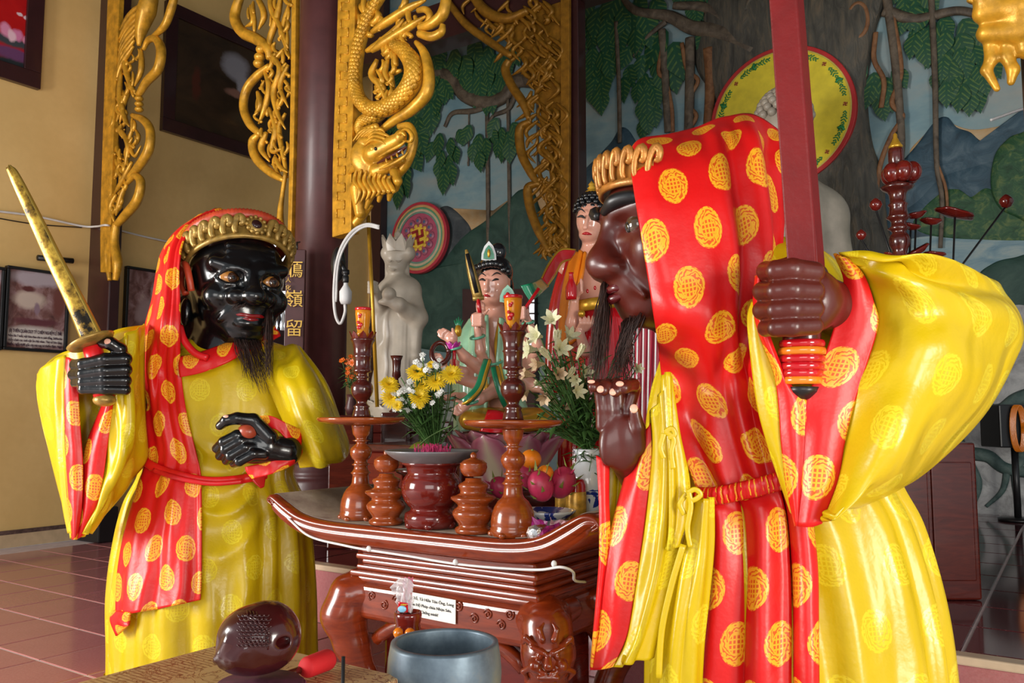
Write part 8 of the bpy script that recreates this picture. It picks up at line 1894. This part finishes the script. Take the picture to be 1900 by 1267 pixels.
bs = root('black_rod', 'thin upright black rod standing by the cloth edge', 'rod', (P(636, 1280, 2.0).x, 2.0, 0)); pr_ = P(637, 1218, 2.0)
V, F = tube([(pr_.x, 2.0, .006), (pr_.x, 2.0, pr_.z)], .0045, 8); link('shaft', V, F, M['black'], bs); V, F = lathe([(.05, 0), (.05, .008), (.01, .012)], (pr_.x, 2.0, .001), 16); link('foot', V, F, M['black'], bs)
# bronze bowl on its stool
YB2 = 2.34; c = P(825, 1190, YB2); zr = c.z; rb_ = 101 * YB2 / FPX
bo = root('bronze_bowl', 'large blue-grey bronze singing bowl in front of the altar table', 'bowl', (c.x, c.y, zr - .24))
t = NT('patinated_bronze'); n = t.noise(6, 5, .65); t.set(t.ramp(n, [(.3, (.06, .09, .12)), (.5, (.13, .18, .22)), (.65, (.20, .22, .20)), (.8, (.28, .25, .17))]), .42, .4); t.bump(t.noise(30, 3), .1, .004); M['bronze'] = t.m
V, F = lathe([(.06, 0), (rb_ * .72, .012), (rb_ * .90, .05), (rb_ * 1.0, .11), (rb_ * 1.02, .16), (rb_ * 1.0, .20), (rb_ * .965, .232), (rb_ * .955, .24), (rb_ * .87, .241), (rb_ * .855, .234), (rb_ * .89, .19), (rb_ * .88, .11), (rb_ * .78, .05), (.0, .03)], (c.x, c.y, zr - .24), 56); link('bowl_wall', V, F, M['bronze'], bo)
V, F = lathe([(rb_ * .6, 0), (rb_ * .8, .02), (rb_ * .8, .05), (rb_ * .6, .055)], (c.x, c.y, zr - .297), 32); link('ring_cushion', V, F, M['red_plain'], bo)
st = root('stool', 'dark wooden stool under the bronze bowl', 'stool', (c.x, c.y, 0)); zs = zr - .30
V, F = box_r(*[UV2(c.x, c.y)[0] + q for q in (-.15, .55)], *[UV2(c.x, c.y)[1] + q for q in (-.2, .2)], zs - .03, zs); modbevel(link('seat', V, F, M['wood_dark'], st, smooth=False), .006)
uc, vc = UV2(c.x, c.y)
for a in (-.13, .38):
    for b in (-.16, .16): V, F = box_r(uc + a - .02, uc + a + .02, vc + b - .02, vc + b + .02, .002, zs - .03); link('leg', V, F, M['wood_dark'], st, smooth=False)
# incense holder
YI = 2.62; c = P(757, 1150, YI); kI = YI / FPX
ih = root('incense_holder', 'red lacquer cup of bagged incense sticks behind the bronze bowl', 'incense holder', (c.x, c.y, zs + .001)); zt2 = P(757, 1135, YI).z; H_ = zt2 - zs
V, F = lathe([(22 * kI, 0), (24 * kI, .006), (24 * kI, H_ * .78), (22 * kI, H_ * .80), (24 * kI, H_ * .84), (22 * kI, H_ * .88), (24 * kI, H_ * .92), (25 * kI, H_ * .97), (24 * kI, H_), (21 * kI, H_), (20 * kI, H_ * .9), (0, H_ * .88)], (c.x, c.y, zs + .001), 28); link('cup', V, F, M['wood_deep'], ih)
for a in (-2.2, -1.3): V, F = ell_mesh(Vector((c.x + 24 * kI * math.cos(a), c.y + 24 * kI * math.sin(a), zt2 - .055)), (10 * kI, 10 * kI, 10 * kI), 10, 8); link('gold_medallion', V, F, M['orange'], ih)
g = random.Random(2); parts = []
for j in range(34): x = g.uniform(748, 762); parts.append(tube([P(x, 1135, YI + g.uniform(-.01, .01)), P(x + g.gauss(2, 1.5), 1072 + g.uniform(-2, 6), YI + g.uniform(-.01, .01))], .0013, 4))
V, F = cat_mesh(parts); o = link('incense_sticks', V, F, plain('pink_sticks', (.62, .10, .20), .6), ih); o['kind'] = 'stuff'
t = NT('clear_plastic_bag'); t.set((.85, .84, .86), .12, alpha=.45, trans=.3); M['bag'] = t.m
cloth('plastic_bag', [[(724, 1090, YI - .02), (738, 1075, YI - .035), (752, 1072, YI - .03), (764, 1076, YI - .02)], [(732, 1100, YI - .02), (744, 1092, YI - .04), (756, 1090, YI - .035), (766, 1092, YI - .02)], [(738, 1115, YI - .02), (746, 1114, YI - .035), (756, 1114, YI - .035), (765, 1114, YI - .02)], [(737, 1136, YI - .02), (746, 1136, YI - .03), (756, 1136, YI - .03), (766, 1136, YI - .02)]], M['bag'], ih, 24, 24, lambda s, t_: .006 * np.sin(s * 19 + 11 * t_) + .004 * np.sin(s * 31 - 17 * t_), .001)
cloth('printed_bag_label', [[(739, 1116, YI - .042), (757, 1119, YI - .048)], [(738, 1136, YI - .036), (757, 1136, YI - .042)]], M['red_gloss'], ih, 6, 6, None, .001)
V, F = ell_mesh(P(746, 1130, YI - .045), (8 * kI, 2 * kI, 6 * kI), 10, 6); link('bag_print', V, F, plain('light_blue_print', (.25, .55, .75), .3), ih); V, F = ell_mesh(P(749, 1122, YI - .05), (6 * kI, 1.5 * kI, 2 * kI), 10, 6); link('bag_print', V, F, M['gold_paint'], ih)
